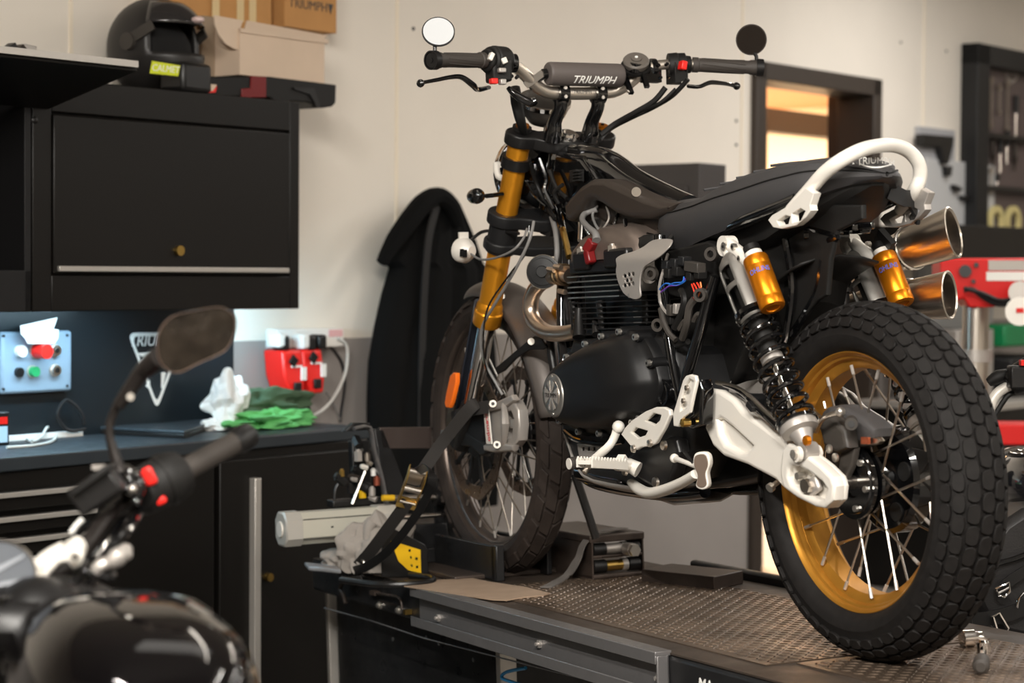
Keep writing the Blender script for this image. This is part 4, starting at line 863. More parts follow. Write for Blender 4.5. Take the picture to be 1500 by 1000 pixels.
# front fender
def arc_shell(c, R0, w, a0, a1, drop, th, n=34, k=12, taper=0):
    m = MB(); R = []
    for i in range(n + 1):
        a = a0 + (a1 - a0) * i / n; row = []
        ww = w * (1 - taper * abs(2 * i / n - 1) ** 3)
        for j in range(k + 1):
            ph = -1.25 + 2.5 * j / k; r = R0 - drop * (1 - math.cos(ph)); row.append(V(c) + V((math.cos(a) * r, math.sin(ph) * ww, math.sin(a) * r)))
        R.append(row)
    return m.rings(R, cyc=False, caps=False)
m = arc_shell(FA, .375, .068, math.radians(78), math.radians(172), .055, .003, taper=.2); fd = MC.part('front_fender', m, 'fender', solid=.003, label='matte bronze grey front fender')
m = bplate([[(728, 548), (726, 538), (745, 522), (765, 505), (782, 492), (792, 494), (800, 508), (795, 512), (775, 512), (755, 525), (738, 543)]], .075, .006); MC.part('fender_brace', m, 'plast', fd)
m = MB(); 
m.cyl(B(778, 500, .076), B(778, 500, .082), .008, seg=14); MC.part('bolt', m, 'bolt', fd)
m = MB(); m.cyl(B(736, 434, .07), B(736, 434, .08), .006, seg=14); MC.part('bolt', m, 'bolt', fd)
# front caliper
cal = bplate([[(728, 587), (742, 582), (752, 588), (758, 600), (760, 622), (758, 645), (750, 655), (735, 658), (722, 655), (716, 640), (713, 615), (716, 598)], [(736, 603), (748, 602), (752, 613), (737, 615)], [(738, 628), (750, 627), (749, 641), (740, 643)]], .118, .028, .005); CAL = MC.part('front_caliper', cal, 'silver_dk', label='bronze silver radial brake caliper')
m = bplate([[(700, 592), (722, 590), (748, 578), (752, 586), (735, 598), (716, 602), (700, 606)]], .128, .018, .005); m = bplate([[(707, 652), (722, 646), (752, 652), (750, 660), (722, 663), (708, 660)]], .128, .018, .005, m); MC.part('caliper_mount', m, 'silver_dk', CAL)
m = MB(); m.tube(BP([(738, 592, .125), (740, 620, .135), (738, 650, .125)]), [.006, .011, .006], 8, sm=3)
MC.part('caliper_bridge', m, 'silver_dk', CAL)
for q in ((722, 591), (728, 651)): m = MB(); m.cyl(B(*q, .127), B(*q, .138), .0085, seg=16); m.mat(1).cyl(B(*q, .138), B(*q, .1385), .0045, seg=6); MC.part('bolt', m, ['bolt', 'blk'], CAL)
m = MB(); lo = B(714, 625, .1325); m.plate([xz([(709, 601), (716, 600), (721, 650), (713, 650)], .131)], lambda a, b, c: V((a, .131 + c, b)), .003, .0005); MC.part('caliper_label', m, 'silver', CAL)
m = MB(); up_ = (B(711, 604, .133) - B(716, 646, .133)); L_ = up_.length; u_ = up_.normalized(); v_ = Yv.cross(u_).normalized(); m.text('brembo', lambda a, b, c: B(714, 625, .1335) - u_ * a * 1 + v_ * b + Yv * c, .022, .0003, .0006); MC.part('lettering', m, mat('red print', (200, 30, 40), .4), CAL)
m = bplate([[(668, 630), (685, 633), (712, 652), (716, 662), (705, 668), (690, 655), (672, 652), (664, 640)]], .115, .02, .005); m = bplate([[(663, 600), (700, 596), (716, 592), (712, 612), (706, 650), (670, 640)]], .112, .016, .005, m); MC.part('caliper_hanger', m, 'blkm')
# ---------------------------------------------------------------- frame
m = MB()
m.tube([so - AX * .02, so - AX * .16], .036, 24)
m.tube([so - AX * .05 + V((-.02, 0, 0)), (.98, 0, .955), (.84, 0, .90), (.70, 0, .855), (.62, 0, .835)], [.040, .036, .034, .033, .030], 20, sm=4, flat=(1.0, 1.15)); MC.part('frame_spine', m, 'gloss', label='gloss black frame backbone')
for sd in (1, -1):
    m = MB(); m.tube([so - AX * .15, (1.13, .03 * sd, .80), (1.10, .055 * sd, .62), (1.04, .075 * sd, .38), (.98, .08 * sd, .29), (.88, .085 * sd, .265), (.6, .09 * sd, .262), (.42, .1 * sd, .28)], .0125, 12, sm=5); MC.part('frame_tube', m, 'gloss')
    m = MB(); m.tube([(.66, .04 * sd, .80), (.56, .07 * sd, .765), (.40, .09 * sd, .775), (.2, .115 * sd, .80), (.06, .105 * sd, .825)], .0125, 12, sm=5); MC.part('frame_tube', m, 'gloss')
    y = .13 * sd
    P = BP([(1048, 405, .13), (1040, 432, .135), (1024, 492, .14), (1006, 552, .14), (998, 600, .14)]); P = [V((p.x, p.y * sd, p.z)) for p in P]; m = MB(); m.tube(P, .0115, 12, sm=4); MC.part('frame_tube', m, 'gloss')
    P = BP([(966, 345, .11), (968, 400, .115), (975, 455, .12), (986, 530, .125), (1000, 600, .13)]); P = [V((p.x, p.y * sd, p.z)) for p in P]; m = MB(); m.tube(P, .0125, 12, sm=4); MC.part('frame_tube', m, 'gloss')
m = bplate([[(812, 222), (850, 228), (872, 262), (850, 285), (832, 300), (815, 290), (806, 262)]], .045, .09, .012); MC.part('headstock_gusset', m, 'gloss')
# brown black duct over the engine
def hood(y0, outl): return [xz(o, y0) for o in outl]
o_ = [(823, 322), (822, 300), (830, 289), (846, 272), (862, 262), (882, 262), (905, 273), (940, 289), (965, 296), (990, 296), (978, 312), (966, 316), (948, 321), (918, 320), (897, 313), (876, 298), (864, 292), (856, 295), (846, 310), (832, 325)]
m = MB(); O_ = xz(o_, .09); R = []
for yy, sc_ in ((-.075, .97), (-.09, .9), (0, 1.0)): pass
m.plate([O_], lambda a, b, c: V((a, .055 + c, b)), .06, .014, 4); MC.part('intake_cover', m, 'airbox', label='matte dark brown intake cover')
m = MB(); R = []
for x_, hw, zt, zb in ((1.05, .035, .925, .86), (.95, .045, .905, .83), (.85, .05, .88, .80), (.75, .058, .862, .79), (.68, .064, .850, .79), (.62, .06, .846, .80)):
    R.append([V((x_, hw * math.cos(2 * PI * k / 24) * (1 if abs(math.cos(2 * PI * k / 24)) < .8 else .95), (zt + zb) / 2 + (zt - zb) / 2 * math.sin(2 * PI * k / 24))) for k in range(24)])
m.rings(R); MC.part('tank_tray', m, 'airbox')
m = MB(); m.tube(BP([(905, 276, .075), (930, 288, .075), (938, 293, .075)]), .006, 10); m.cyl(B(932, 281, .06), B(932, 281, .085), .010); MC.part('seat_bracket', m, 'chrome')
m = MB()
for k in range(4): m.box(B(846, 251 + 4.5 * k, .07), (.03, .012, .004))
m.box(B(845, 258, .062), (.034, .02, .028)); MC.part('rubber_mount', m, 'plast', bevel=.002)
m = MB(); m.tube(BP([(942, 278, -.02), (960, 284, -.02), (978, 291, -.02), (990, 298, -.02)]), .005, 8, sm=4); m.box(B(947, 271, -.02), (.012, .012, .02)); m.box(B(985, 284, -.02), (.008, .008, .016)); MC.part('seat_strap', m, 'blk')
# ---------------------------------------------------------------- seat
secs = [(.665, .028, .848, .838, .812), (.650, .052, .854, .840, .785), (.62, .072, .858, .836, .768), (.56, .092, .859, .829, .757), (.46, .112, .857, .832, .757), (.42, .118, .862, .834, .762), (.38, .123, .873, .838, .768), (.32, .127, .887, .844, .777), (.25, .129, .896, .850, .787), (.14, .128, .901, .862, .806), (.09, .121, .901, .867, .815), (.055, .112, .900, .871, .822), (.028, .099, .896, .872, .829), (.0, .078, .890, .871, .838), (-.03, .054, .881, .868, .846), (-.052, .032, .873, .864, .850), (-.064, .012, .865, .861, .854)]
R = []; seam = [[], []]
S2 = [V(s_[:3]) for s_ in secs]
for x_, hw, zt, zs, zb in secs:
    h = [(hw - .012, zb), (hw - .003, zb + .25 * (zs - zb)), (hw + .001, zb + .5 * (zs - zb)), (hw - .003, zb + .8 * (zs - zb)), (hw - .010, zs), (hw - .018, zs + .22 * (zt - zs)), (hw * .78, zs + .55 * (zt - zs)), (hw * .55, zs + .82 * (zt - zs)), (hw * .28, zs + .96 * (zt - zs)), (0, zt)]
    row = [V((x_, a, b)) for a, b in h] + [V((x_, -a, b)) for a, b in h[-2::-1]]; R.append(row)
    seam[0].append(V((x_, hw - .0095, zs + .001))); seam[1].append(V((x_, -hw + .0095, zs + .001)))
# smooth the lengthwise run
cols_ = [smooth([r[k] for r in R], 4) for k in range(len(R[0]))]; R = [[c[i] for c in cols_] for i in range(len(cols_[0]))]
m = MB(); m.rings(R); seat_m = m; st = MC.part('seat', m, 'seat', label='grey black bench seat with piping')
for s_ in seam: m = MB(); m.tube(smooth(s_, 4), .0016, 6); MC.part('piping', m, 'plast', st)
for k in range(5):
    m = MB(); x_ = .40 - .06 * k; zt = .872 + .007 * k; P = [(x_ + abs(y_) * .3, y_, zt - .9 * y_ * y_ - .0005) for y_ in (-.08, -.04, 0, .04, .08)]; m.tube(P, .003, 6, sm=3); MC.part('seat_rib', m, 'seat', st)
tc = V((-.012, .0, .889)); tn = V((-.55, .22, .80)).normalized(); tu = V((-.38, -1, .0)).normalized(); tv = tn.cross(tu)
def seatT(a, b, c): 
    p = tc + tu * a + tv * (b + .9 * a * a * 3) ; 
    return p + tn * (c - 3.2 * a * a)
from mathutils.bvhtree import BVHTree
bv = BVHTree.FromPolygons([tuple(v) for v in seat_m.v], seat_m.f)
def onseat(px, py, h=.0006):
    r = (B(px, py, 0) - FB.c).normalized(); hit, nrm, _, _ = bv.ray_cast(FB.c, r)
    if hit is None: hit = B(px, py, 0); nrm = V((0, 0, 1))
    if nrm.dot(r) > 0: nrm = -nrm
    return hit + nrm * h
m = MB(); m.text('TRIUMPH', lambda a, b, c: onseat(1283 + a, 235.5 - b - .0042 * a * a * -1 - a * .02, .0012 + c * .001), 15.5, .3, 0, 0, .86, cuts=5)
m.tube([onseat(1283 + a, 246 - .009 * a * a, .001) for a in (-24, -16, -8, 0, 8, 16, 22)], .0014, 6); m.ball(onseat(1250, 240, .0005), .002, 8)
MC.part('lettering', m, 'white', st)
# grab rail
gp_ = [V((.060, .118, .805)), V((.009, .112, .839))] + [B(*q) for q in ((1207, 254, .108), (1230, 236, .095), (1258, 221, .06), (1284, 214, .01), (1309, 213, -.045), (1330, 221, -.085), (1345, 238, -.11), (1348, 258, -.118))] + [V((.009, -.112, .836)), V((.060, -.118, .803))]
m = MB(); m.tube(smooth(gp_, 6), .0128, 20); GR = MC.part('grab_rail', m, 'silver', label='silver grab rail loop around the seat tail')
for sd in (1, -1):
    m = MB(); y = .122 * sd
    o1 = [(1130, 322), (1136, 315), (1160, 301), (1185, 275), (1198, 283), (1192, 300), (1193, 308), (1186, 318), (1172, 330), (1150, 335), (1138, 333)]
    o2 = [(1143, 323), (1156, 315), (1163, 317), (1160, 328), (1147, 330)]; o3 = [(1165, 313), (1178, 305), (1185, 309), (1178, 323), (1166, 326)]
    P = [xz(o, .122) for o in (o1, o2, o3)]
    m.plate(P, lambda a, b, c: V((a, y + c, b)), .016, .0018, 3)
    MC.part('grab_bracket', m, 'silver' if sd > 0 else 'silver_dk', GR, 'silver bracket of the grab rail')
# tail underside
m = MB(); R = []
for x_, hw, zt, zb in ((.34, .085, .79, .735), (.2, .09, .80, .75), (.13, .092, .815, .770), (.09, .09, .822, .782), (.05, .08, .832, .797), (.02, .066, .84, .811), (0, .052, .845, .822), (-.02, .036, .85, .832), (-.035, .018, .852, .842)):
    R.append([V((x_, hw, zt)), V((x_, hw * .96, zb + .01)), V((x_, hw * .7, zb)), V((x_, -hw * .7, zb)), V((x_, -hw * .96, zb + .01)), V((x_, -hw, zt))])
m.rings(R); tl = MC.part('tail_tray', m, 'plast', bevel=.004)
rnd = random.Random(9)
for k in range(12):
    m = MB(); x_ = rnd.uniform(.02, .2); y_ = rnd.uniform(-.06, .06); z_ = .775 - .15 * (x_ - .02) * (x_ > .02) + (.02 if x_ < 0 else 0); m.box((x_, y_, z_), (rnd.uniform(.015, .04), rnd.uniform(.01, .03), .012), Matrix.Rotation(rnd.uniform(0, 1), 3, 'Z'))
    MC.part('tail_fitting', m, 'gloss', tl, bevel=.002)
for q in ((1196, 289), (1250, 291)):
    c = B(*q, .06 if q[0] < 1210 else -.0); m = MB(); m.lathe(c, (-.6, .5, -.6), [(0, .010), (.004, .010), (.005, .004)], 16); MC.part('bolt', m, 'mdark', tl)
m = MB(); P = [(0, -.05, .835), (.0, -.08, .822), (.012, -.105, .82), (.022, -.122, .80), (.03, -.125, .78)]; m.ribbon(P, (0, 0, 1), .03, .006); MC.part('tail_bracket', m, 'blkm')
# inner rear fender and side plates
m = MB(); R = []
for a in range(28, 83, 5):
    an = math.radians(a); r = .385 + (.03 if a > 60 else 0); R.append([V((math.cos(an) * r, y_, .3204 + math.sin(an) * r - .25 * y_ * y_ * 8)) for y_ in (-.085, -.05, 0, .05, .085)])
m.rings(R, cyc=False, caps=False); m2 = MB(); MC.part('inner_fender', m, 'plast', solid=.004)
m = bplate([[(1100, 330), (1180, 300), (1262, 300), (1262, 320), (1225, 338), (1215, 380), (1210, 432), (1196, 440), (1172, 470), (1150, 500), (1140, 460)]], .055, .012, .004); MC.part('rear_frame_panel', m, 'plast')
m = bplate([[(1062, 352), (1140, 322), (1150, 345), (1138, 372), (1148, 470), (1130, 520), (1070, 560), (1030, 540), (1046, 420)]], .02, .05, .006); MC.part('airbox_side', m, 'plast')
for k, (P, y) in enumerate(((((1170, 330), (1225, 345), (1215, 352)), .05), (((1150, 350), (1160, 420), (1150, 500)), .07), (((1205, 380), (1195, 430), (1160, 490)), .05))):
    m = MB(); m.tube(BP(P, y), .007, 8, sm=4); MC.part('tail_wire', m, 'gloss')
m = MB(); m.lathe(B(1216, 425, -.06), (-.4, .3, .2), [(0, .011), (.01, .011), (.012, .005)], 6); MC.part('brass_nut', m, 'brass'); 
m = MB(); c = B(1236, 412, -.09); m.cyl(c - V((0, 0, .05)), c + V((0, 0, .02)), .01); m.cyl(c - V((0, 0, .02)), c - V((0, 0, .012)), .017); m.mat(1).cyl(c + V((0, 0, .012)), c + V((0, 0, .02)), .012, seg=6); MC.part('shock_stud', m, ['blk', 'bolt'])
# ---------------------------------------------------------------- shocks
for sd in (1, -1):
    T_ = lambda px, py, dy=0: (lambda p: V((p.x, p.y * sd, p.z)))(B(px, py, .137 + dy))
    top, bot = T_(1066, 360), T_(1184, 660); ax_ = (bot - top).normalized(); Ls = (bot - top).length
    pt = lambda t: top + ax_ * t
    L0 = (T_(1087, 402) - top).length; L1 = (T_(1103, 470) - top).dot(ax_)
    u, w_ = frame_of(ax_)
    m = MB(); vs = []; fs = []; N = 40; prof = [(.020, .014), (.028, .022), (.040, .030), (.052, .033), (.06, .034), (.075, .034), (.09, .034), (.100, .034), (.115, .034), (.13, .034), (.145, .0335), (.152, .033), (.158, .031), (.166, .027), (.170, .022)]
    vdir = (FB.c - top); vdir = (vdir - ax_ * vdir.dot(ax_)).normalized(); wdir = ax_.cross(vdir)
    for t, r in prof:
        for k in range(N): a = 2 * PI * k / N; vs.append(pt(t) + (vdir * math.cos(a) + wdir * math.sin(a)) * r)
    for i in range(len(prof) - 1):
        tm = (prof[i][0] + prof[i + 1][0]) / 2
        for k in range(N):
            a = (2 * PI * (k + .5) / N + PI) % (2 * PI) - PI
            win = False
            if .055 < tm < .152 and not (.093 < tm < .103 and abs(a) < 2):
                if .25 < a < 1.25 or -1.5 < a < -.75 or 2.1 < abs(a) < 2.9: win = True
            if win: continue
            fs.append((i * N + k, i * N + (k + 1) % N, (i + 1) * N + (k + 1) % N, (i + 1) * N + k))
    m.add(vs, fs); sh = MC.part('shock_body', m, 'grey_alloy', label='grey cut out upper shock body', solid=.004)
    m = MB(); m.cyl(top - Yv * .012, top + Yv * .012, .019, seg=28); m.cyl(top, pt(.03), .015); m.tube([top + V((-.01, 0, 0)), T_(1080, 368), T_(1092, 378), T_(1100, 385)], [.013, .013, .014, .012], 14, sm=4); MC.part('shock_eye', m, 'silver', sh)
    for q in ((1062, 361), (1075, 361), (1084, 379)): c = T_(*q, .012 if q[1] < 370 else .01); m = MB(); m.cyl(c - Yv * .004, c + Yv * .004, .0085 if q[0] < 1070 else .006, seg=18); m.mat(1).cyl(c + Yv * .004 * sd, c + Yv * .005 * sd, .003, seg=6); MC.part('bolt', m, ['bolt', 'blk'], sh)
    m = MB(); m.tube([pt(.05), pt(.245)], [.019, .019], 20); m.mat(1).lathe(pt(.245), ax_, [(0, .019), (.002, .021), (.014, .021), (.016, .012)], 24); m.mat(2).cyl(pt(.255), pt(Ls - .05), .0068, seg=16); MC.part('damper', m, ['plast', 'silver_dk', 'chrome'], sh)
    m = MB(); t0, t1 = .155, Ls - .055; turns = 9.5; P = []; NN = int(turns * 22)
    for i in range(NN + 1):
        t = i / NN; a = turns * 2 * PI * t; z = t0 + (t1 - t0) * (t * .86 + .14 * (t - .04 * math.sin(2 * PI * t))); 
        rr = .0335; P.append(pt(z) + (u * math.cos(a) + w_ * math.sin(a)) * rr)
    m.tube(P, .0043, 9); MC.part('spring', m, 'gloss', sh, 'black coil spring')
    m = MB(); m.lathe(pt(.150), ax_, [(0, .03), (0, .037), (.008, .0375), (.012, .03)], 30); m.lathe(pt(Ls - .062), ax_, [(0, .03), (.002, .0375), (.008, .0375), (.009, .03)], 30); MC.part('spring_collar', m, 'gloss', sh)
    m = MB(); m.lathe(pt(Ls - .054), ax_, [(0, .034), (.006, .035), (.014, .034), (.018, .022), (.04, .013), (.045, .012)], 30); m.cyl(bot - Yv * .013, bot + Yv * .013, .016, seg=24); MC.part('spring_perch', m, 'silver_dk', sh)
    m = MB(); c = T_(1182, 645, .02); m.lathe(c, (0, sd, 0), [(-.004, .009), (.004, .009), (.005, .004)], 8); MC.part('damping_adjuster', m, 'gold_res', sh, 'gold adjuster knob')
    # reservoir
    ra, rb = T_(1106, 378, .004), T_(1133, 452, .004); rd = (rb - ra).normalized(); Lr = (rb - ra).length
    m = MB(); m.lathe(ra, rd, [(0, .016), (.001, .0225), (.004, .0235), (.020, .0235), (.021, .0230), (.022, .0235), (Lr * .8, .0235), (Lr * .81, .0230), (Lr * .82, .0235), (Lr - .006, .0235), (Lr - .002, .022), (Lr - .001, .013), (Lr - .003, .012), (Lr - .003, .001)], 36); rs = MC.part('shock_reservoir', m, 'gold_res', sh, 'gold shock reservoir')
    m = MB(); m.lathe(ra - rd * .013, rd, [(0, .012), (.002, .0165), (.011, .0165), (.014, .02)], 28); m.mat(1).lathe(ra - rd * .026, rd, [(0, .008), (.001, .0155), (.012, .0155), (.014, .012)], 18); MC.part('reservoir_cap', m, ['silver', 'blk'], rs)
    vd = FB.c - ra; vd = (vd - rd * vd.dot(rd)).normalized(); wd_ = rd.cross(vd)
    def rT(a, b, c, r=.0238): th = a / r; return ra + rd * (.036 - b) + (vd * math.cos(th) + wd_ * math.sin(th)) * (r + c)
    m = MB(); m.text('OHLINS', lambda a, b, c: rT(-a, b, c), .0145, .0003, .0004, .1, .8, cuts=3); MC.part('lettering', m, 'blue_lbl', rs)
# ---------------------------------------------------------------- swingarm
o1 = [(1030, 570), (1040, 568), (1060, 571), (1080, 584), (1095, 603), (1120, 620), (1143, 637), (1160, 652), (1172, 660), (1168, 700), (1155, 716), (1143, 703), (1100, 680), (1066, 668), (1050, 653), (1044, 640), (1036, 622), (1028, 600)]
o2 = [(1056, 615), (1062, 612), (1078, 624), (1108, 652), (1100, 662), (1090, 662), (1068, 650), (1060, 635)]
for sd in (1, -1):
    y = .128 * sd; m = MB()
    m.plate([xz(o1, .128), xz(o2, .128)], lambda a, b, c: V((a, y + c, b)), .020, .008, 3)
    m.plate([xz([((x - 1100) * .97 + 1099, (z_ - 635) * .94 + 635) for x, z_ in o1], .128)], lambda a, b, c: V((a, y - .014 * sd + c, b)), .024, .008, 2)
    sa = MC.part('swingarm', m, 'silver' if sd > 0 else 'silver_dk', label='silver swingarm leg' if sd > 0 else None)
    e1 = [(1152, 656), (1160, 648), (1176, 654), (1190, 668), (1208, 682), (1224, 698), (1228, 712), (1226, 732), (1214, 744), (1200, 742), (1172, 728), (1153, 714), (1148, 690)]
    e2 = [(1161, 686), (1164, 681), (1175, 682), (1190, 690), (1210, 705), (1217, 716), (1213, 730), (1204, 731), (1186, 724), (1165, 710), (1160, 698)]
    m = MB(); m.plate([xz(e1, .138), xz(e2, .138)], lambda a, b, c: V((a, y + .006 * sd + c, b)), .026, .006, 3); m.plate([xz(e1, .138)], lambda a, b, c: V((a, y - .008 * sd + c, b)), .010, .003)
    en = MC.part('axle_carrier', m, 'silver', sa)
    c = B(1190, 712, .138); c.y = y + .008 * sd; m = MB(); m.box(c, (.042, .014, .030), Matrix.Rotation(.45, 3, 'Y')); MC.part('axle_block', m, 'silver_dk', sa, bevel=.006)
    m = MB(); m.cyl(c, c + Yv * .016 * sd, .0105, seg=6); MC.part('axle_nut', m, 'steel', sa)
    c2 = B(1171, 697, .138); m = MB(); m.cyl(V((c2.x, y, c2.z)), V((c2.x, y + .016 * sd, c2.z)), .007, seg=14); MC.part('bolt', m, 'bolt', sa)
    m = MB(); lug = B(1182, 664, .137); lug.y *= sd
    for k in (-1, 1): m.tube([lug + Yv * .016 * k, lug + Yv * .024 * k], .014, 20)
    m.cyl(lug - Yv * .03, lug + Yv * .03, .006); MC.part('shock_lug', m, 'silver', sa); m = MB(); m.cyl(lug + Yv * .024 * sd, lug + Yv * .030 * sd, .0085, seg=18); MC.part('bolt', m, 'bolt', sa)
m = MB(); a = B(1140, 705, .125); b = B(1131, 712, .14); m.cyl(a, b, .005); m.cyl(b, b + (b - a).normalized() * .008, .0085, seg=12); MC.part('chain_adjuster', m, 'steel')
m = MB(); m.bx(.30, .40, -.12, .12, .40, .47); m.tube([(.36, -.15, .44), (.36, .15, .44)], .03, 20); MC.part('swingarm_pivot', m, 'blkm', bevel=.01)
for k, P in enumerate(([(1050, 560, .12), (1075, 566, .13), (1098, 580, .14), (1125, 605, .148), (1150, 622, .15), (1165, 630, .14)], [(1060, 564, .125), (1085, 575, .14), (1110, 600, .15), (1138, 628, .15)])):
    m = MB(); m.tube(BP(P), .0045 if k == 0 else .0034, 8, sm=5); MC.part('rear_brake_hose', m, 'steel' if k == 0 else 'gloss')
m = MB(); m.beam(B(1098, 590, .15), B(1106, 600, .15), .016, .012); MC.part('hose_clip', m, 'blk', bevel=.002)
m = MB(); m.tube(BP([(1055, 574, 0), (1130, 574, 0)]), .03, 16, flat=(1, 1)); MC.part('swingarm_bridge', m, 'silver_dk')
# rear caliper above the disc carrier
m = bplate([[(1203, 602), (1210, 596), (1226, 593), (1240, 599), (1262, 612), (1281, 628), (1279, 640), (1262, 652), (1240, 660), (1214, 655), (1202, 640), (1196, 622)]], .055, .05, .010)
rcal = MC.part('rear_caliper', m, mat('grey black caliper', (70, 68, 68), .5, bump=.1, bs=900), label='dark grey rear brake caliper')
m = bplate([[(1196, 612), (1216, 608), (1236, 630), (1240, 656), (1224, 664), (1205, 652)]], .085, .03, .008); MC.part('caliper_body', m, 'plast_g', rcal)
m = MB(); m.cyl(B(1247, 617, .08), B(1247, 621, .098), .011); m.mat(1).cyl(B(1247, 621, .098), B(1247, 621, .0985), .006); MC.part('slide_pin', m, ['plast_g', 'blk'], rcal)
m = MB(); m.tube(BP([(1196, 632, .1), (1203, 616, .11), (1214, 608, .11), (1229, 604, .1)]), .0042, 10, sm=4); MC.part('brake_pipe', m, 'steel', rcal); m = MB(); m.ball(B(1231, 603, .1), .009, 14); MC.part('banjo_bolt', m, 'bolt', rcal)
m = bplate([[(1252, 642), (1285, 640), (1290, 646), (1284, 651), (1256, 654)]], .055, .012, .003); MC.part('brake_pad', m, 'steel', rcal)
m = MB(); m.box(B(1268, 645, .062), (.02, .006, .012)); MC.part('pad_pin', m, mat('copper', (170, 90, 60), .4, .7), rcal)
for q in ((1207, 588), (1197, 609)): m = MB(); m.tube([B(q[0], q[1], .07), B(q[0] + 2, q[1] + 10, .07)], .0022, 7); MC.part('bleed_nipple', m, 'bolt', rcal)
m = bplate([[(1232, 655), (1252, 655), (1248, 680), (1236, 706), (1224, 700), (1228, 680)]], .066, .014, .004); MC.part('caliper_bracket', m, 'plast_g', rcal)
for q in ((1216, 657), (1225, 670)): m = MB(); m.lathe(B(*q, .1), Yv, [(0, .008), (.004, .008), (.005, .003)], 16); MC.part('bolt', m, 'bolt', rcal)
# ---------------------------------------------------------------- silencers on the right
for nm, e0, dirp in (('upper', (1397, 340), None), ('lower', (1391, 432), None)):
    yE = -.225; E = B(*e0, yE); S = B(1268, 388, -.195) if nm == 'upper' else B(1268, 446, -.20)
    d = (E - S).normalized(); L_ = (E - S).length; m = MB()
    r1 = .0485 if nm == 'upper' else .046
    m.lathe(S - d * .05, d, [(0, .022), (.03, .026), (.05, .030), (.05 + L_ * .3, r1 - .015), (.05 + L_ * .52, r1 - .009), (.05 + L_ * .53, r1 - .0075), (.05 + L_ * .55, r1 - .009), (.05 + L_ * .98, r1 - .001), (.05 + L_, r1), (.052 + L_, r1 - .003), (.05 + L_ * .99, r1 - .006), (.05 + L_ * .80, r1 - .008)], 56, caps=False)
    sl = lambda mm: [setattr(p, 'xyz', p + d * ((p.y - E.y) * .6 * max(0, min(1, ((p - S).dot(d) / L_ - .55) / .45)))) for p in mm.v]
    sl(m); si = MC.part('silencer', m, 'exh', label='upper brushed silencer' if nm == 'upper' else 'lower brushed silencer')
    m = MB(); m.lathe(E - d * .05, d, [(0, r1 - .007), (0, .024), (.02, .024), (.02, .016), (-.03, .016)], 40, caps=False); sl(m); MC.part('baffle', m, 'mdark', si)
    m = MB(); m.lathe(S + d * L_ * .53, d, [(-.004, r1 - .008), (-.003, r1 - .005), (.003, r1 - .005), (.004, r1 - .008)], 48, closed=True); MC.part('silencer_band', m, 'chrome', si)
    m = MB(); m.tube([S - d * .02, S - d * .15, V((.55, -.16, S.z - .03)), V((.8, -.15, .52)), V((.95, -.12, .48))], [.022, .024, .024, .022, .020], 18, sm=5); MC.part('exhaust_pipe', m, 'hdr')
m = MB(); m.beam(B(1300, 345, -.14), B(1270, 420, -.17), .012, .04, up=(1, 0, 0)); MC.part('silencer_hanger', m, 'blk')
# ---------------------------------------------------------------- engine
m = MB()
m.plate([[(.98, .50), (1.0, .42), (.97, .33), (.90, .285), (.62, .275), (.50, .30), (.44, .36), (.43, .46), (.47, .545), (.55, .585), (.92, .585)]], lambda a, b, c: V((a, c - .01, b)), .27, .02, 3); MC.part('crankcase', m, 'blkm')
cov = [(797, 562), (806, 536), (829, 514), (858, 496), (888, 486), (908, 484), (922, 492), (936, 515), (944, 542), (947, 566), (937, 600), (931, 612), (906, 626), (880, 636), (848, 636), (822, 630), (808, 618), (798, 592)]
def grow(P, s, dx=0, dz=0):
    cx = sum(p[0] for p in P) / len(P); cz = sum(p[1] for p in P) / len(P); return [((p[0] - cx) * s + cx + dx, (p[1] - cz) * s + cz + dz) for p in P]
def closed_smooth(P, n=5): q = smooth([V((a, b, 0)) for a, b in P], n, True); return [(p.x, p.y) for p in q]
C0 = closed_smooth(xz(cov, .185)); m = MB(); R = []
for yy, s_, dx, dz in ((.11, 1.0, 0, 0), (.150, 1.0, 0, 0), (.156, .985, 0, 0), (.158, .94, 0, 0), (.166, .90, .0, 0), (.182, .86, .003, 0), (.196, .80, .010, -.002), (.206, .72, .024, -.004), (.213, .60, .046, -.008), (.2155, .48, .064, -.010), (.2155, .30, .072, -.006)):
    P = grow(C0, s_, dx, dz); R.append([V((a, yy, b)) for a, b in P])
m.rings(R); cv = MC.part('engine_cover', m, 'blkc', label='matte black engine cover with round badge', sharp=50)
bc = B(811, 579, .216); m = MB(); m.lathe(V((bc.x, .2, bc.z)), Yv, [(0, .046), (.015, .046), (.018, .044), (.019, .040), (.0195, .034)], 48)
bdg = MC.part('badge_ring', m, 'grey_alloy', cv, 'grey ring of the round badge')
m = MB(); m.lathe(V((bc.x, .2198, bc.z)), Yv, [(0, .034), (.0012, .0335), (.0018, .012)], 48); MC.part('badge_disc', m, 'steel', bdg, 'polished badge disc with lettering')
m = MB()
for k in range(8):
    a = 2 * PI * k / 8 + .39; u = V((math.cos(a), 0, math.sin(a))); m.prism([V((bc.x, .2222, bc.z)) + u * .006, V((bc.x, .2216, bc.z)) + u * .031 + V((-u.z, 0, u.x)) * .006, V((bc.x, .2216, bc.z)) + u * .031 - V((-u.z, 0, u.x)) * .006], Yv * .0006)
m.bx(bc.x - .03, bc.x + .03, .2222, .2228, bc.z - .006, bc.z + .006); m.mat(1).text('TRIUMPH', lambda a, b, c: V((bc.x - a, .2232 + c, bc.z + b)), .0135, .0003, .0004); MC.part('badge_emblem', m, ['silver_dk', 'blk'], bdg)
for dz in (-.039, .040): m = MB(); m.cyl((bc.x, .215, bc.z + dz), (bc.x, .2205, bc.z + dz), .0032, seg=10); MC.part('bolt', m, 'bolt', bdg)
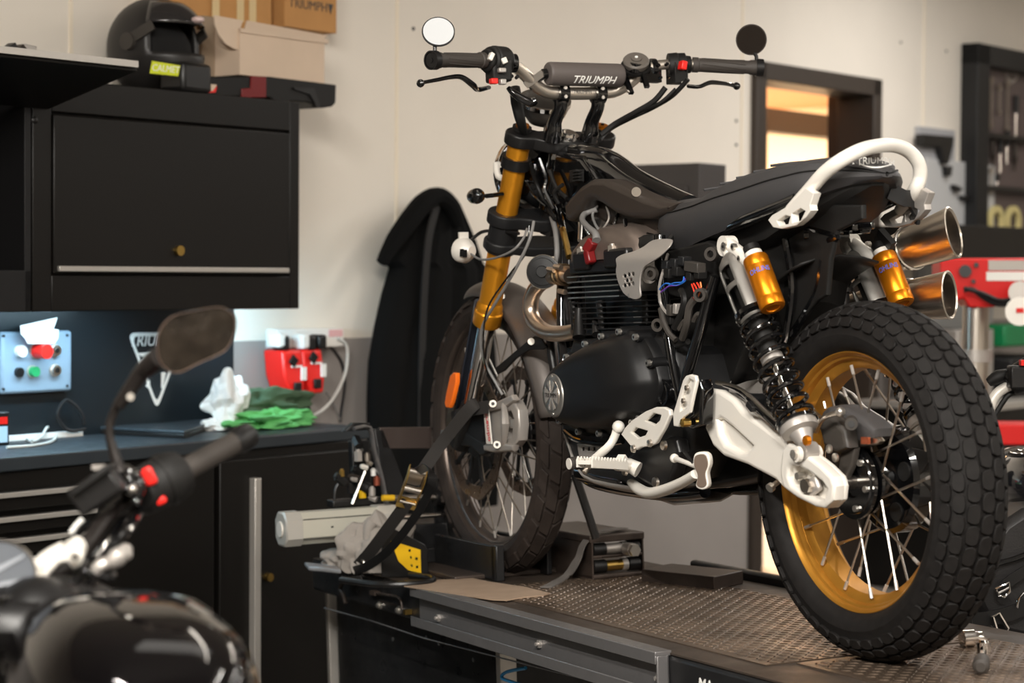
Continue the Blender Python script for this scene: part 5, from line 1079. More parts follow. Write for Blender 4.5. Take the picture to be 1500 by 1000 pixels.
for q in ((829, 516), (859, 500), (883, 491), (908, 492), (927, 520), (938, 548), (936, 590), (882, 633), (848, 633), (818, 627), (928, 612)):
    c = B(*q, .165); cc = min(grow(C0, .975), key=lambda p_: (p_[0] - c.x) ** 2 + (p_[1] - c.z) ** 2); c = V((cc[0], .165, cc[1])); m = MB(); m.cyl((c.x, .125, c.z), (c.x, .166, c.z), .012, .010, seg=16); m.mat(1).cyl((c.x, .166, c.z), (c.x, .174, c.z), .0066, seg=12); m.mat(0).cyl((c.x, .174, c.z), (c.x, .1746, c.z), .003, seg=6); MC.part('bolt', m, ['blkc', 'bolt'], cv)
c = B(864, 600, .19); m = MB(); m.lathe((c.x, .205, c.z), Yv, [(0, .013), (.004, .012), (.006, .009), (.003, .007), (.003, .001)], 6); MC.part('filler_plug', m, 'blk', cv)
m = MB()
Cg = closed_smooth(xz([(905, 486), (940, 484), (966, 494), (980, 520), (984, 560), (978, 600), (960, 640), (930, 650), (905, 600)], .14)); R = []
for yy, s_ in ((.08, 1), (.118, 1), (.128, .96), (.134, .88)): R.append([V((a, yy, b)) for a, b in grow(Cg, s_)])
m.rings(R); gcv = MC.part('gearbox_cover', m, 'blkm', label='textured black gearbox cover', sharp=50)
c = B(965, 575, .155); m = MB(); m.lathe((c.x, .13, c.z), Yv, [(0, .026), (.018, .026), (.020, .020), (.016, .018)], 36); m.lathe((c.x, .147, c.z), Yv, [(0, .024), (0, .0275), (.004, .0275), (.004, .024)], 36, closed=True); MC.part('speed_sensor_boss', m, 'gloss', gcv)
m = MB(); m.tube(BP([(954, 545, .15), (955, 555, .15), (956, 566, .15)]), [.006, .0075, .006], 12); MC.part('plug_cap', m, 'blkm', gcv)
# cylinders with separate cooling fins
fx0, fx1 = .60, .93; zt = .714
m = MB(); m.bx(.64, .905, -.13, .10, .575, .72); MC.part('cylinder_block', m, 'blk', bevel=.01)
for k in range(13):
    z = zt - .0112 * k - .002; f = 1 if k < 5 else 2
    x1 = fx1 - (0 if k < 5 else .015); x0 = fx0 if k < 5 else .62
    m = MB(); m.plate([[(x0, -.15), (x0, .118), (x0 + .012, .13), (x1 - .012, .13), (x1, .118), (x1, -.138), (x1 - .012, -.15)]], lambda a, b, c: V((a, b, z + c)), .0034, .0008, 1)
    if k < 5: m.mat(1).bx(.69, x1 - .012, .1295, .1312, z - .0015, z + .0015)
    MC.part('cooling_fin', m, ['blk', 'finb'], label='black fin with a machined bright edge' if k < 5 else None)
m = MB()
for x_ in (.915, .79): m.tube([(x_, .115, .60), (x_, .12, .66)], .010, 12)
m.tube(BP([(848, 452, .13), (848, 480, .135), (848, 494, .14)]), [.008, .012, .014], 12); m.tube(BP([(872, 470, .12), (874, 490, .13)]), [.007, .010], 12); MC.part('cylinder_stud', m, 'blk')
m = MB(); m.bx(.62, .935, -.14, .118, .716, .748); m.bx(.66, .76, -.12, .128, .725, .765); m.bx(.83, .90, -.12, .128, .725, .765); MC.part('cylinder_head', m, 'blk', bevel=.006)
for x_ in (.875, .735): m = MB(); m.cyl((x_, .118, .76), (x_, .118, .772), .010, seg=6); m.cyl((x_, .118, .772), (x_, .118, .776), .006, seg=12); MC.part('bolt', m, 'bolt')
m = MB(); R = []
for x_, zt2, hw in ((.955, .752, .09), (.95, .765, .105), (.93, .785, .115), (.89, .808, .12), (.83, .822, .122), (.76, .822, .12), (.70, .812, .118), (.66, .79, .112), (.645, .76, .10), (.642, .75, .09)):
    R.append([V((x_, hw * math.copysign(abs(math.cos(2 * PI * k / 28)) ** .5, math.cos(2 * PI * k / 28)), .745 + (zt2 - .745) * max(0, math.copysign(abs(math.sin(2 * PI * k / 28)) ** .6, math.sin(2 * PI * k / 28))))) for k in range(28)])
m.rings(R); MC.part('cam_cover', m, 'magn', label='bronze grey cam cover', sharp=60)
m = MB(); m.tube(BP([(875, 307, .05), (858, 312, .07), (853, 322, .09), (862, 333, .11), (872, 342, .12), (874, 352, .125)]), [.006, .0065, .0065, .0065, .0075, .010], 12, sm=6); pl = MC.part('plug_lead', m, 'wire_g', label='grey spark plug lead')
m = MB(); P = BP([(870, 352, .125), (862, 366, .13), (866, 386, .13)]); m.beam(P[0], P[1] + (P[1] - P[0]) * .2, .022, .022); m.beam(P[1], P[2], .020, .020); MC.part('plug_cap', m, 'dred', pl, 'dark red spark plug cap', bevel=.004)
for k, P in enumerate(([(836, 404), (825, 401), (803, 408), (784, 424), (777, 448), (783, 472), (803, 487), (830, 488), (846, 484)],)):
    m = MB(); m.tube(BP(P, .095), .0178, 24, sm=6); MC.part('header_pipe', m, 'hdr', label='curved heat tinted exhaust header')
P = BP([(836, 404), (825, 401), (803, 408), (784, 424), (777, 448), (783, 472), (803, 487), (830, 488)], .095); m = MB(); m.tube([V((p.x, -p.y, p.z)) for p in P], .0178, 20, sm=5); MC.part('header_pipe', m, 'hdr')
m = MB(); c = B(822, 402, .095); d = V((1, 0, .05)).normalized(); m.lathe(c - d * .02, d, [(0, .019), (0, .0245), (.009, .0245), (.010, .0215), (.018, .0215), (.019, .0245), (.028, .0245), (.028, .019)], 28, closed=True); hc_ = MC.part('header_clamp', m, mat('straw tinted steel', (176, 150, 116), .32, 1.), label='straw tinted header clamp')
for q in ((812, 396), (822, 392), (828, 428)): c = B(*q, .12 if q[1] < 420 else .1); m = MB(); m.cyl(c, c + V((.03, 0, .004)), .006, seg=6); MC.part('bolt', m, 'hdr', hc_)
# throttle body guard
g1 = [(941, 352), (955, 350), (970, 351), (976, 358), (975, 366), (968, 376), (955, 385), (946, 391), (941, 404), (940, 420), (941, 433), (936, 438), (928, 437), (916, 429), (908, 412), (905, 398), (906, 388), (904, 378), (912, 372), (925, 368), (936, 361)]
hol = [[(x + 2.6 * math.cos(k * PI / 4), y_ + 3.2 * math.sin(k * PI / 4)) for k in range(8)] for x, y_ in ((918, 404), (924, 402), (930, 401), (921, 410.5), (927, 409.5), (918, 418), (924, 416.5), (930, 415))]
GG = xz(g1, .165); HH = [xz(h, .165) for h in hol]
m = MB(); z9 = B(940, 385, .165).z
def bowl(a, b, c):
    k = (a - .66); return V((a, .168 + c - max(0, k) * .12 - (max(0, b - z9) ** 2) * 14, b))
m.plate([closed_smooth(GG, 3)] + HH, bowl, .004, .0012, 2); tg = MC.part('throttle_guard', m, 'silver_dk', label='silver throttle body guard with punched holes', sharp=50)
c = B(924, 432, .165); m = MB(); m.lathe((c.x, .163, c.z), Yv, [(0, .006), (.006, .006), (.007, .003)], 14); MC.part('bolt', m, 'bolt', tg)
m = MB(); m.lathe(B(958, 404, .10), Yv, [(-.04, .03), (.03, .03), (.04, .028), (.042, .02)], 28); m.lathe(B(958, 402, .12), (-.5, .8, 0), [(0, .018), (.02, .018), (.02, .010), (.01, .009)], 24); MC.part('throttle_body', m, 'silver_dk')
m = MB(); m.bx(.60, .78, -.12, .10, .70, .79); MC.part('intake_block', m, 'plast', bevel=.02)
# bits between head and frame
rnd = random.Random(21)
for k, (P, r_, mt) in enumerate((
    ([(808, 318, .03), (814, 340, .04), (816, 370, .05), (814, 392, .05)], .006, 'wire_g'), ([(824, 335, .03), (829, 355, .04), (834, 376, .05)], .0075, 'brass'),
    ([(876, 300, .05), (868, 315, .06), (876, 335, .07), (890, 345, .06)], .003, 'wire_g'), ([(888, 302, .06), (892, 320, .08), (880, 338, .09), (868, 345, .1)], .0022, 'silver_dk'),
    ([(905, 310, .05), (898, 330, .06), (880, 345, .07)], .004, 'gloss'), ([(848, 300, .02), (850, 330, .03), (849, 352, .05)], .005, 'bolt'),
    ([(916, 322, .07), (917, 340, .09), (915, 352, .1), (919, 364, .11), (914, 372, .12)], .0045, 'gloss'), ([(890, 342, .05), (925, 340, .06), (955, 346, .07), (972, 352, .08)], .006, 'gloss'),
    ([(776, 238, .08), (786, 270, .05), (800, 300, .04), (812, 320, .04)], .005, 'plast'), ([(790, 232, .06), (800, 262, .05), (798, 280, .06), (812, 306, .05)], .006, 'gloss'),
    ([(768, 262, .06), (782, 285, .06), (800, 302, .05)], .004, 'gloss'), ([(825, 270, .06), (812, 282, .07), (818, 298, .06)], .0045, 'plast'), ([(805, 250, .06), (815, 275, .06), (830, 290, .05)], .005, 'plast'))):
    m = MB(); m.tube(BP(P), r_, 8, sm=5); MC.part('wire', m, mt)
for k, (P, r_) in enumerate((([(1008, 116, -.2), (985, 140, -.18), (955, 158, -.15), (925, 172, -.12), (895, 188, -.1), (878, 205, -.05)], .0055), ([(975, 128, -.17), (958, 148, -.15), (930, 165, -.12), (900, 182, -.09), (880, 198, -.06)], .0065), ([(990, 130, -.18), (965, 152, -.15), (935, 164, -.13)], .004))):
    m = MB(); m.tube(BP(P), r_, 10, sm=6); MC.part('control_cable', m, 'plast')
m = MB(); m.bx(1.07, 1.10, -.13, .05, .50, .78); rad = MC.part('radiator', m, 'blk', bevel=.004)
for k in range(9): m = MB(); m.box((1.068, -.125 + .021 * k, .64), (.006, .004, .25)); MC.part('radiator_fin', m, 'gloss', rad)
m = MB(); m.lathe(B(796, 398, .11), (-.75, .66, 0), [(0, .034), (.002, .037), (.006, .037), (.007, .031), (.010, .03), (.012, .014), (.016, .012)], 36); hn = MC.part('horn', m, 'blkm', label='round black horn'); m = MB(); m.lathe(B(796, 398, .11), (-.75, .66, 0), [(.001, .036), (.001, .0385), (.004, .0385), (.004, .036)], 36, closed=True); MC.part('horn_ring', m, 'chrome', hn)
m = MB(); m.bx(.98, 1.05, -.05, .07, .44, .56); m.tube(BP([(806, 498, .06), (808, 520, .06), (812, 545, .06)]), .010, 10); m.tube(BP([(822, 495, .08), (826, 515, .09), (832, 530, .1)]), .008, 10); MC.part('oil_filter', m, 'blk', bevel=.01)
# electrics behind the engine
ex = .13
m = bplate([[(960, 372), (1036, 352), (1048, 360), (1046, 408), (1036, 430), (1010, 440), (968, 430), (958, 400)]], .11, .05, .006); eb = MC.part('relay_carrier', m, 'plast', label='black relay carrier')
def relay(px, py, w, h, y, mt='plast_g'):
    c = B(px, py, y); m = MB(); m.box(c, (w, .02, h), Matrix.Rotation(-.12, 3, 'Y')); MC.part('relay', m, mt, eb, bevel=.0015)
for px, py in ((979, 388), (991, 385), (1003, 382)): relay(px, py, .021, .017, .142, 'blkm')
for px, py in ((982, 400), (994, 397)): relay(px, py, .02, .018, .144, 'plast')
relay(1018, 391, .05, .019, .146); relay(1014, 404, .018, .018, .143, 'plast'); relay(1026, 401, .018, .018, .143, 'plast')
relay(985, 454, .016, .022, .135, 'plast_g'); relay(994, 452, .012, .02, .136, 'silver_dk'); relay(984, 467, .02, .02, .13, 'plast')
for q in ((956, 401, .15), (1028, 432, .15), (966, 476, .14), (1044, 372, .14)):
    m = MB(); m.lathe(B(*q), (-.5, .85, 0), [(0, .008), (0, .014), (.010, .013), (.010, .007)], 20, closed=True); MC.part('rubber_grommet', m, 'plast_g')
for k, (P, r_, mt) in enumerate((
    ([(965, 425, .145), (975, 415, .15), (990, 418, .15), (1003, 412, .15), (1008, 405, .15)], .0016, 'wire_b'), ([(968, 428, .145), (980, 419, .15), (995, 417, .15), (1004, 408, .15)], .0014, 'wire_p'),
    ([(972, 426, .145), (985, 415, .152), (999, 413, .152), (1002, 405, .15)], .0014, 'wire_b'), ([(1016, 415, .15), (1021, 425, .15), (1018, 438, .145)], .0017, 'wire_r'), ([(1021, 414, .15), (1025, 424, .15), (1019, 438, .145)], .0017, 'wire_r'), ([(1026, 413, .15), (1027, 425, .15), (1020, 438, .145)], .0015, 'wire_o'), ([(1013, 416, .15), (1017, 428, .15), (1016, 438, .145)], .0015, 'wire_r'),
    ([(978, 372, .12), (972, 395, .14), (966, 420, .145), (968, 445, .14), (978, 460, .14)], .0032, 'silver_dk'), ([(968, 452, .14), (972, 470, .145), (980, 488, .145), (990, 498, .14)], .006, 'plast_g'),
    ([(998, 425, .14), (1003, 438, .145), (998, 460, .145), (988, 480, .145)], .0075, 'plast'), ([(1018, 438, .145), (1010, 450, .15), (1006, 475, .15), (1000, 495, .14)], .008, 'plast_g'),
    ([(1000, 492, .14), (1006, 478, .15), (1003, 470, .15), (995, 482, .15)], .005, 'plast_g'), ([(1035, 462, .13), (1022, 460, .14), (1016, 470, .14)], .005, 'plast_g'), ([(985, 345, .1), (975, 360, .12), (972, 378, .125)], .006, 'plast'),
    ([(985, 495, .14), (992, 505, .13), (1008, 500, .13)], .006, 'plast'))):
    m = MB(); m.tube(BP(P), r_, 7, sm=5); MC.part('harness_wire', m, mt)
m = bplate([[(972, 440), (1030, 432), (1026, 520), (1000, 560), (985, 540)]], .05, .1, .01); MC.part('battery_box', m, 'plast')
m = bplate([[(1030, 470), (1060, 450), (1150, 520), (1130, 580), (1020, 560)]], -.02, .06, .01); MC.part('swingarm_guard', m, 'blk')
# lower engine, pegs, stands
hg1 = [(909, 636), (915, 626), (924, 616), (945, 602), (960, 596), (972, 596), (980, 600), (981, 608), (972, 628), (960, 649), (952, 653), (938, 655), (931, 659), (923, 653)]
hg2 = [(945, 616), (957, 605), (968, 608), (966, 615), (959, 622)]; hg3 = [(924, 633), (931, 626), (948, 631), (945, 637), (934, 641)]
m = bplate([hg1, hg2, hg3], .19, .010, .003); hgd = MC.part('heel_guard', m, 'silver', label='silver heel guard with two openings')
for q in ((953, 649), (929, 657)): m = MB(); m.lathe(B(*q, .192), Yv, [(0, .008), (.005, .007), (.006, .003)], 16); MC.part('bolt', m, 'steel', hgd)
pv1 = [(1000, 556), (1004, 550), (1011, 548), (1018, 550), (1020, 558), (1014, 584), (1010, 604), (1000, 611), (993, 625), (986, 624), (985, 606), (990, 590)]
m = bplate([pv1], .19, .008, .0035); m = bplate([pv1, [(1004, 562), (1010, 555), (1015, 558), (1010, 580), (1005, 597), (996, 602), (998, 582)]], .196, .008, .003, m); pg = MC.part('frame_guard', m, 'silver', label='silver frame guard plate')
for q in ((1007, 568), (1002, 587)): m = MB(); m.lathe(B(*q, .197), Yv, [(0, .006), (.004, .005), (.005, .003)], 14); MC.part('bolt', m, 'steel', pg)
m = MB(); m.lathe(B(1003, 619, .19), Yv, [(-.01, .008), (.006, .008), (.008, .005)], 12); MC.part('bolt', m, 'brass', pg)
m = bplate([[(1012, 558), (1024, 556), (1028, 575), (1026, 622), (1014, 628), (1000, 625), (1002, 612), (1014, 604)]], .175, .03, .006); MC.part('peg_bracket', m, 'gloss')
m = bplate([[(918, 668), (935, 655), (958, 652), (978, 640), (990, 644), (994, 662), (986, 690), (978, 712), (958, 716), (940, 705), (920, 690)]], .155, .03, .008); sb = MC.part('stand_bracket', m, 'blk')
m = bplate([[(950, 690), (968, 655), (982, 668), (976, 700), (960, 705)]], .135, .03, .006); MC.part('stand_plate', m, 'gloss', sb)
for q, r_ in (((974, 652), .010), ((917, 690), .009), ((962, 706), .011)): m = MB(); m.lathe(B(*q, .172), Yv, [(0, r_), (.006, r_ * .9), (.007, r_ * .4)], 16); MC.part('bolt', m, 'steel', sb)
# left footpeg
a, b = B(856, 677, .315), B(908, 680, .21); d = (b - a); dn = d.normalized(); sdv = V((0, 0, 1)).cross(dn).normalized()
m = MB(); m.beam(a, b, .030, .008); 
for s_ in (-1, 1):
    P = []; n = 12
    for k in range(n * 2 + 1): t = k / (2 * n); P.append(a + d * t + sdv * .016 * s_ + V((0, 0, .012 if k % 2 else .004)))
    m.prism(P + [b + sdv * .016 * s_ - V((0, 0, .010)), a + sdv * .016 * s_ - V((0, 0, .010))], sdv * .004 * s_)
fpg = MC.part('footpeg', m, 'silver', label='silver toothed footpeg')
m = MB(); m.tube([b - dn * .01, b + dn * .03, B(935, 688, .17)], [.013, .014, .016], 14); m.beam(b + V((0, 0, .004)), b + dn * .012 + V((0, 0, .016)), .018, .012); MC.part('peg_hinge', m, 'silver', fpg)
# gear lever
m = MB(); m.tube(BP([(905, 626, .185), (900, 640, .19), (893, 652, .2), (880, 664, .225), (870, 672, .25)]), [.010, .009, .009, .009, .008], 12, sm=4, flat=(1, .8)); m.ball(B(906, 625, .185), .013, 14); glv = MC.part('gear_lever', m, 'silver', label='silver gear lever')
a2, b2 = B(834, 679, .33), B(854, 677, .30); m = MB(); m.cyl(a2, b2, .0115, seg=24); 
for k in range(7): m.cyl(a2 + (b2 - a2) * (.18 + k * .12), a2 + (b2 - a2) * (.23 + k * .12), .013, seg=24)
m.mat(1).cyl(a2 - (b2 - a2) * .06, a2, .011); MC.part('lever_rubber', m, ['grip', 'silver'], glv)
m = MB(); m.tube(BP([(856, 692, .25), (862, 684, .24), (868, 678, .24)]), [.006, .005, .005], 10); MC.part('lever_tip', m, 'steel', glv)
m = bplate([[(845, 650), (875, 648), (884, 660), (880, 670), (848, 668)], [(852, 655), (856, 654), (856, 660), (852, 660)], [(860, 655), (864, 654), (864, 660), (860, 660)], [(868, 655), (872, 654), (872, 660), (868, 660)]], .13, .004, .001); MC.part('perforated_plate', m, 'silver_dk')
m = MB(); m.tube(BP([(828, 632, .13), (842, 643, .14), (862, 648, .145), (888, 650, .15), (912, 646, .15)]), .006, 10, sm=5); MC.part('lower_hose', m, 'gloss')
# sump guard
m = MB(); R = []
for q in ((826, 636), (832, 655), (840, 680), (852, 698), (868, 706), (895, 712), (920, 716), (937, 722)):
    c = B(*q, .13); R.append([V((c.x, .132, c.z + .004)), V((c.x, .125, c.z - .004)), V((c.x, .05, c.z - .030)), V((c.x, -.06, c.z - .030)), V((c.x, -.125, c.z - .004)), V((c.x, -.132, c.z + .004))])
m.rings(R, cyc=False, caps=False); MC.part('sump_guard', m, 'silver_dk', solid=.004, label='pale alloy sump guard')
m = MB(); m.tube(BP([(850, 690, .1), (880, 697, .1), (920, 704, .1)]), .022, 16); m.bx(.56, .9, -.08, .10, .27, .32); MC.part('sump', m, 'gloss', bevel=.01)
m = bplate([[(1000, 660), (1115, 668), (1112, 700), (1040, 714), (985, 722), (960, 714)]], .02, .14, .01); MC.part('rear_sump_box', m, 'blk')
# side stand folded up
m = MB(); m.tube(BP([(925, 706, .15), (936, 716, .16), (952, 722, .175), (975, 717, .185), (1000, 706, .195), (1020, 694, .2)]), [.010, .014, .015, .0145, .013, .012], 16, sm=5, flat=(1, .75)); ss = MC.part('side_stand', m, 'silver', label='silver side stand folded up')
n = V((-.55, .83, .02)).normalized(); c = B(1031, 688, .2); Tn = T3(c, V((0, 0, 1)), n.cross(V((0, 0, 1))))
m = MB(); m.plate([closed_smooth([(.034, -.004), (.030, .014), (.010, .018), (-.010, .010), (-.030, .014), (-.036, 0), (-.028, -.012), (-.006, -.010), (.012, -.016), (.028, -.014)], 4)], lambda a, b, c_: Tn(a, b, c_), .016, .003); MC.part('stand_foot', m, 'silver', ss)
m = MB(); m.plate([closed_smooth([(.030, -.003), (.026, .012), (.010, .015), (-.010, .008), (-.027, .011), (-.032, 0), (-.025, -.009), (-.006, -.007), (.010, -.013), (.025, -.011)], 4)], lambda a, b, c_: Tn(a, b, c_ + (.009 if Tn(0, 0, 1).y > c.y else -.009)), .002, .0008); MC.part('foot_face', m, mat('brown grey steel', (128, 112, 100), .45, .6), ss)
m = MB(); m.tube(BP([(988, 671, .19), (1002, 676, .2), (1020, 683, .2)]), [.0055, .0045, .0045], 10); m.ball(B(988, 671, .19), .009, 12); MC.part('stand_tang', m, 'silver', ss)
m = MB(); m.tube(BP([(1002, 660, .18), (1008, 668, .19), (1016, 680, .2)]), .004, 8); MC.part('stand_spring', m, 'blk', ss)
# ================================================================ THE LIFT AND WHAT LIES ON IT
M['deck'] = mat('dusty lift deck', (66, 57, 50), .5, .3, var=.25, vs=6, rvar=.12, bump=.15, bs=120)
M['dplate'] = mat('worn chequer plate', (112, 97, 84), .38, .75, var=.3, vs=7, rvar=.1)
M['liftk'] = mat('black lift paint', (27, 27, 28), .35, var=.15, vs=10, rvar=.1)
M['liftg'] = mat('grey lift rail', (128, 126, 126), .38, .6, rvar=.06, vs=30)
M['jackb'] = mat('dirty brown black steel', (66, 56, 50), .45, .3, var=.2, vs=30)
M['strap'] = mat('woven strap', (40, 37, 35), .75, bump=.4, bs=1500)
M['glove'] = mat('grey work glove', (150, 143, 136), .9, bump=.4, bs=500)
M['paper'] = mat('beige cardboard sheet', (150, 128, 108), .8, var=.1, vs=15)
Z0 = lambda px, py, z=0.: FB.at(px, py, z=z)
LF = Thing('motorcycle_lift', 'black motorcycle lift table with chequer plate deck and grey side rail', 'lift table', FB, (.6, -.07, -.6))
ny, fy_ = .262, -.405
xe = B(457, 860, ny).x; m = MB(); m.bx(-1.0, xe, fy_, ny, -.088, -.004); dk = LF.part('deck_frame', m, 'liftk', bevel=.01)
m = MB(); m.bx(-1.0, xe - .01, fy_ + .01, ny - .002, -.004, -.0005); LF.part('deck', m, 'deck')
def cheq(x0, x1, y0, y1, nm):
    m = MB(); m.bx(x0, x1, y0, y1, -.0005, .0016); p = .0185; nx, nyy = int((x1 - x0) / p), int((y1 - y0) / p)
    for i in range(nx):
        for j in range(nyy):
            c = V((x0 + p * (i + .5), y0 + p * (j + .5), .0016)); a = PI / 4 if (i + j) % 2 else -PI / 4
            u = V((math.cos(a), math.sin(a), 0)) * .0092; w_ = V((-u.y, u.x, 0)) * .30; h = V((0, 0, .0016))
            m.add([c + u, c + w_, c - u, c - w_, c + u * .55 + h, c + w_ * .4 + h, c - u * .55 + h, c - w_ * .4 + h], [(0, 1, 5, 4), (1, 2, 6, 5), (2, 3, 7, 6), (3, 0, 4, 7), (4, 5, 6, 7)])
    LF.part(nm, m, 'dplate', sharp=20, label='worn chequer plate')
cheq(.07, 1.36, -.30, .195, 'chequer_plate'); cheq(-.98, .055, -.30, .14, 'chequer_plate')
x1_, x0_ = B(617, 868, ny).x, B(980, 954, ny).x
m = MB(); m.bx(x0_, x1_, ny - .006, ny + .030, -.006, .004); m.bx(x0_, x1_, ny + .026, ny + .030, -.020, -.002); m.bx(x0_, x1_, ny, ny + .006, -.088, .0); m.bx(x0_, x1_, ny, ny + .030, -.090, -.084); m.bx(x0_, x1_, ny + .026, ny + .030, -.088, -.066); m.bx(x0_, x0_ + .006, ny, ny + .026, -.086, -.004)
rl = LF.part('side_rail', m, 'liftg', bevel=.002, label='grey channel rail along the near edge')
for q in ((640, 905), (788, 943), (963, 993)):
    c = B(*q, ny + .012); m = MB(); m.cyl((c.x, ny, c.z), (c.x, ny + .018, c.z), .004, seg=8); m.cyl((c.x, ny + .006, c.z), (c.x, ny + .012, c.z), .009, seg=6); LF.part('bolt', m, 'silver_dk', rl)
for q in ((558, 886), (586, 893)):
    c = B(*q, ny); m = MB(); m.cyl((c.x, ny, c.z), (c.x, ny + .006, c.z), .010, seg=18); m.cyl((c.x, ny + .006, c.z), (c.x, ny + .012, c.z), .006, seg=6); LF.part('bolt', m, 'bolt', dk)
c = B(597, 896, ny + .01); m = MB(); m.box(c, (.012, .018, .012)); LF.part('bolt', m, 'brass', dk)
m = MB(); m.tube([B(545, 868, ny + .012), B(570, 871, ny + .014), B(585, 876, ny + .014), B(589, 892, ny + .012)], .003, 8, sm=4); m.box(B(549, 868, ny + .01), (.03, .016, .010)); LF.part('pull_handle', m, 'jackb', dk)
m = MB(); m.beam(B(556, 880, ny + .003), B(584, 887, ny + .003), .002, .005); LF.part('slot', m, 'mdark', dk)
m = MB(); P = BP([(475, 890, ny + .002), (544, 909, ny + .002), (620, 934, ny + .002), (760, 970, ny + .002), (940, 1015, ny + .002)]); m.tube(P, .0018, 6); LF.part('edge_strip', m, 'liftg', dk)
m = MB(); m.bx(.62, 1.35, fy_ - .02, fy_ + .004, -.06, .022); LF.part('far_kerb', m, 'liftk', bevel=.008)
m = MB(); c = B(1030, 1002, ny + .004); m.text('MA', lambda a, b, c_: V((c.x - a, ny + .0005 + c_, c.z + b - .004)), .034, .0005, .001, .15); LF.part('lettering', m, 'white')
m = MB(); m.prism([Z0(446, 829, .004), Z0(452, 836, .004), Z0(476, 838, .004), Z0(500, 841, .004), Z0(496, 836, .004), Z0(470, 832, .004)], (0, 0, .012)); LF.part('end_lip', m, mat('pale lip', (160, 160, 162), .4, .4), bevel=.004)
# under the deck: front panel with pale posts, scissor arms, hose
yp = .16
m = MB(); xa, xb = B(494, 930, yp).x, B(728, 985, yp).x; m.bx(xb, xa, -.3, yp, -.62, -.088); LF.part('front_panel', m, 'liftk', bevel=.004)
for q, w_ in ((487, .011), (736, .012)):
    p = B(q, 960, yp); m = MB(); m.bx(p.x - w_, p.x + w_, yp - .03, yp + .012, -.68, -.088); LF.part('corner_post', m, 'alu', bevel=.002)
for q in ((576, 936), (643, 942), (625, 933), (694, 966)): p = B(*q, yp); m = MB(); m.cyl((p.x, yp, p.z), (p.x, yp + .003, p.z), .005, seg=10); LF.part('rivet', m, 'liftg')
for sd in (yp - .02, -.24):
    m = MB(); m.beam((.35, sd, -.10), (-.75, sd, -.66), .03, .07, up=(0, 0, 1)); m.beam((-.75, sd - .04, -.10), (.35, sd - .04, -.66), .03, .07, up=(0, 0, 1)); LF.part('scissor_arm', m, 'liftk', bevel=.004)
m = MB(); m.bx(-1.0, 1.9, -.38, .22, -.70, -.66); LF.part('base_frame', m, 'liftk', bevel=.006)
m = MB(); m.tube(BP([(770, 978, .2), (742, 984, .2), (735, 992, .2), (748, 998, .2), (790, 1010, .2)]), .004, 8, sm=5); LF.part('air_hose', m, mat('blue hose', (30, 120, 170), .4))
# cardboard sheet, block, socket, ratchet
m = MB(); P = [Z0(*q, .003) for q in ((572, 856), (606, 853), (650, 850), (692, 848), (716, 853), (742, 857), (770, 861), (806, 870), (796, 873), (765, 876), (742, 880), (720, 879), (700, 876), (640, 867))]; m.prism(P, (0, 0, .0028)); single('cardboard_sheet', 'beige cardboard sheet lying on the lift deck in front of the wheel clamp', 'sheet', m, 'paper', FB, P[0])
a, b, c = Z0(940, 852), Z0(1046, 864), Z0(1082, 856); m = MB(); m.prism([a, b, b + (c - b) * 1.2, a + (c - b) * 1.2], (0, 0, .030)); single('rubber_block', 'flat dark rubber block lying at the far edge of the chequer plate', 'block', m, 'jackb', FB, a, bevel=.002)
s_ = Z0(1421, 948, .0); m = MB(); a = Z0(1409, 949); b = Z0(1438, 947); d = (b - a).normalized(); r_ = .0155; o_ = a + V((0, 0, r_ + .002))
m.lathe(o_, d, [(0, .010), (0, r_), (.001, r_ + .0008), (.022, r_ + .0008), (.024, r_ - .003), (.028, r_ - .004), (.040, r_ - .004), (.041, .010), (.04, .004)], 36); single('socket', 'chrome socket lying on the lift deck right of the rear wheel', 'socket', m, 'chrome', FB, a)
RT = Thing('ratchet', 'short ratchet with black grip standing beside the chrome socket', 'ratchet', FB, Z0(1438, 972))
hA, hB = Z0(1437, 975, .016), Z0(1441, 950, .026); hd = (hB - hA).normalized()
m = MB(); m.tube([hA - hd * .01, hA - hd * .006, hA, hA + hd * .035, hA + hd * .045], [.008, .013, .0145, .0135, .008], 22); RT.part('grip', m, 'grip')
m = MB(); m.tube([hA + hd * .045, hB + hd * .0], [.006, .006], 14); c = hB + hd * .008; m.tube([c - V((0, 0, .010)), c + V((0, 0, .010))], [.0125, .0125], 24); m.tube([c + V((0, 0, .010)), c + V((0, 0, .014))], [.009, .007], 20); RT.part('ratchet_head', m, 'chrome')
# bike jack with rollers
JK2 = Thing('bike_jack', 'low dirty scissor jack with steel rollers standing on the lift deck behind the front wheel', 'jack', FB, Z0(905, 848))
r1, r2 = Z0(868, 850), Z0(944, 843); ex_ = (r1 - r2); fwd_ = V((1, 0, 0)); dl = .34
def jb(z0_, z1_, ins=0, nm='', mt='jackb', par=None):
    m = MB(); e = ex_.normalized() * ins; m.prism([r1 + V((0, 0, z0_)) - e, r2 + V((0, 0, z0_)) + e, r2 + V((0, 0, z0_)) + e + fwd_ * dl, r1 + V((0, 0, z0_)) - e + fwd_ * dl], (0, 0, z1_ - z0_)); return JK2.part(nm, m, mt, par, bevel=.003)
jb(.002, .012, 0, 'base_plate'); jb(.050, .058, .002, 'middle_plate'); jb(.088, .106, -.004, 'top_plate')
m = MB()
for t in (0, 1): 
    a = r1 - ex_ * (t * .97 + .0); m.prism([a, a - ex_ * .03, a - ex_ * .03 + V((0, 0, .09)), a + V((0, 0, .09))], fwd_ * (dl if t == 0 else .02)); 
JK2.part('side_plate', m, 'jackb')
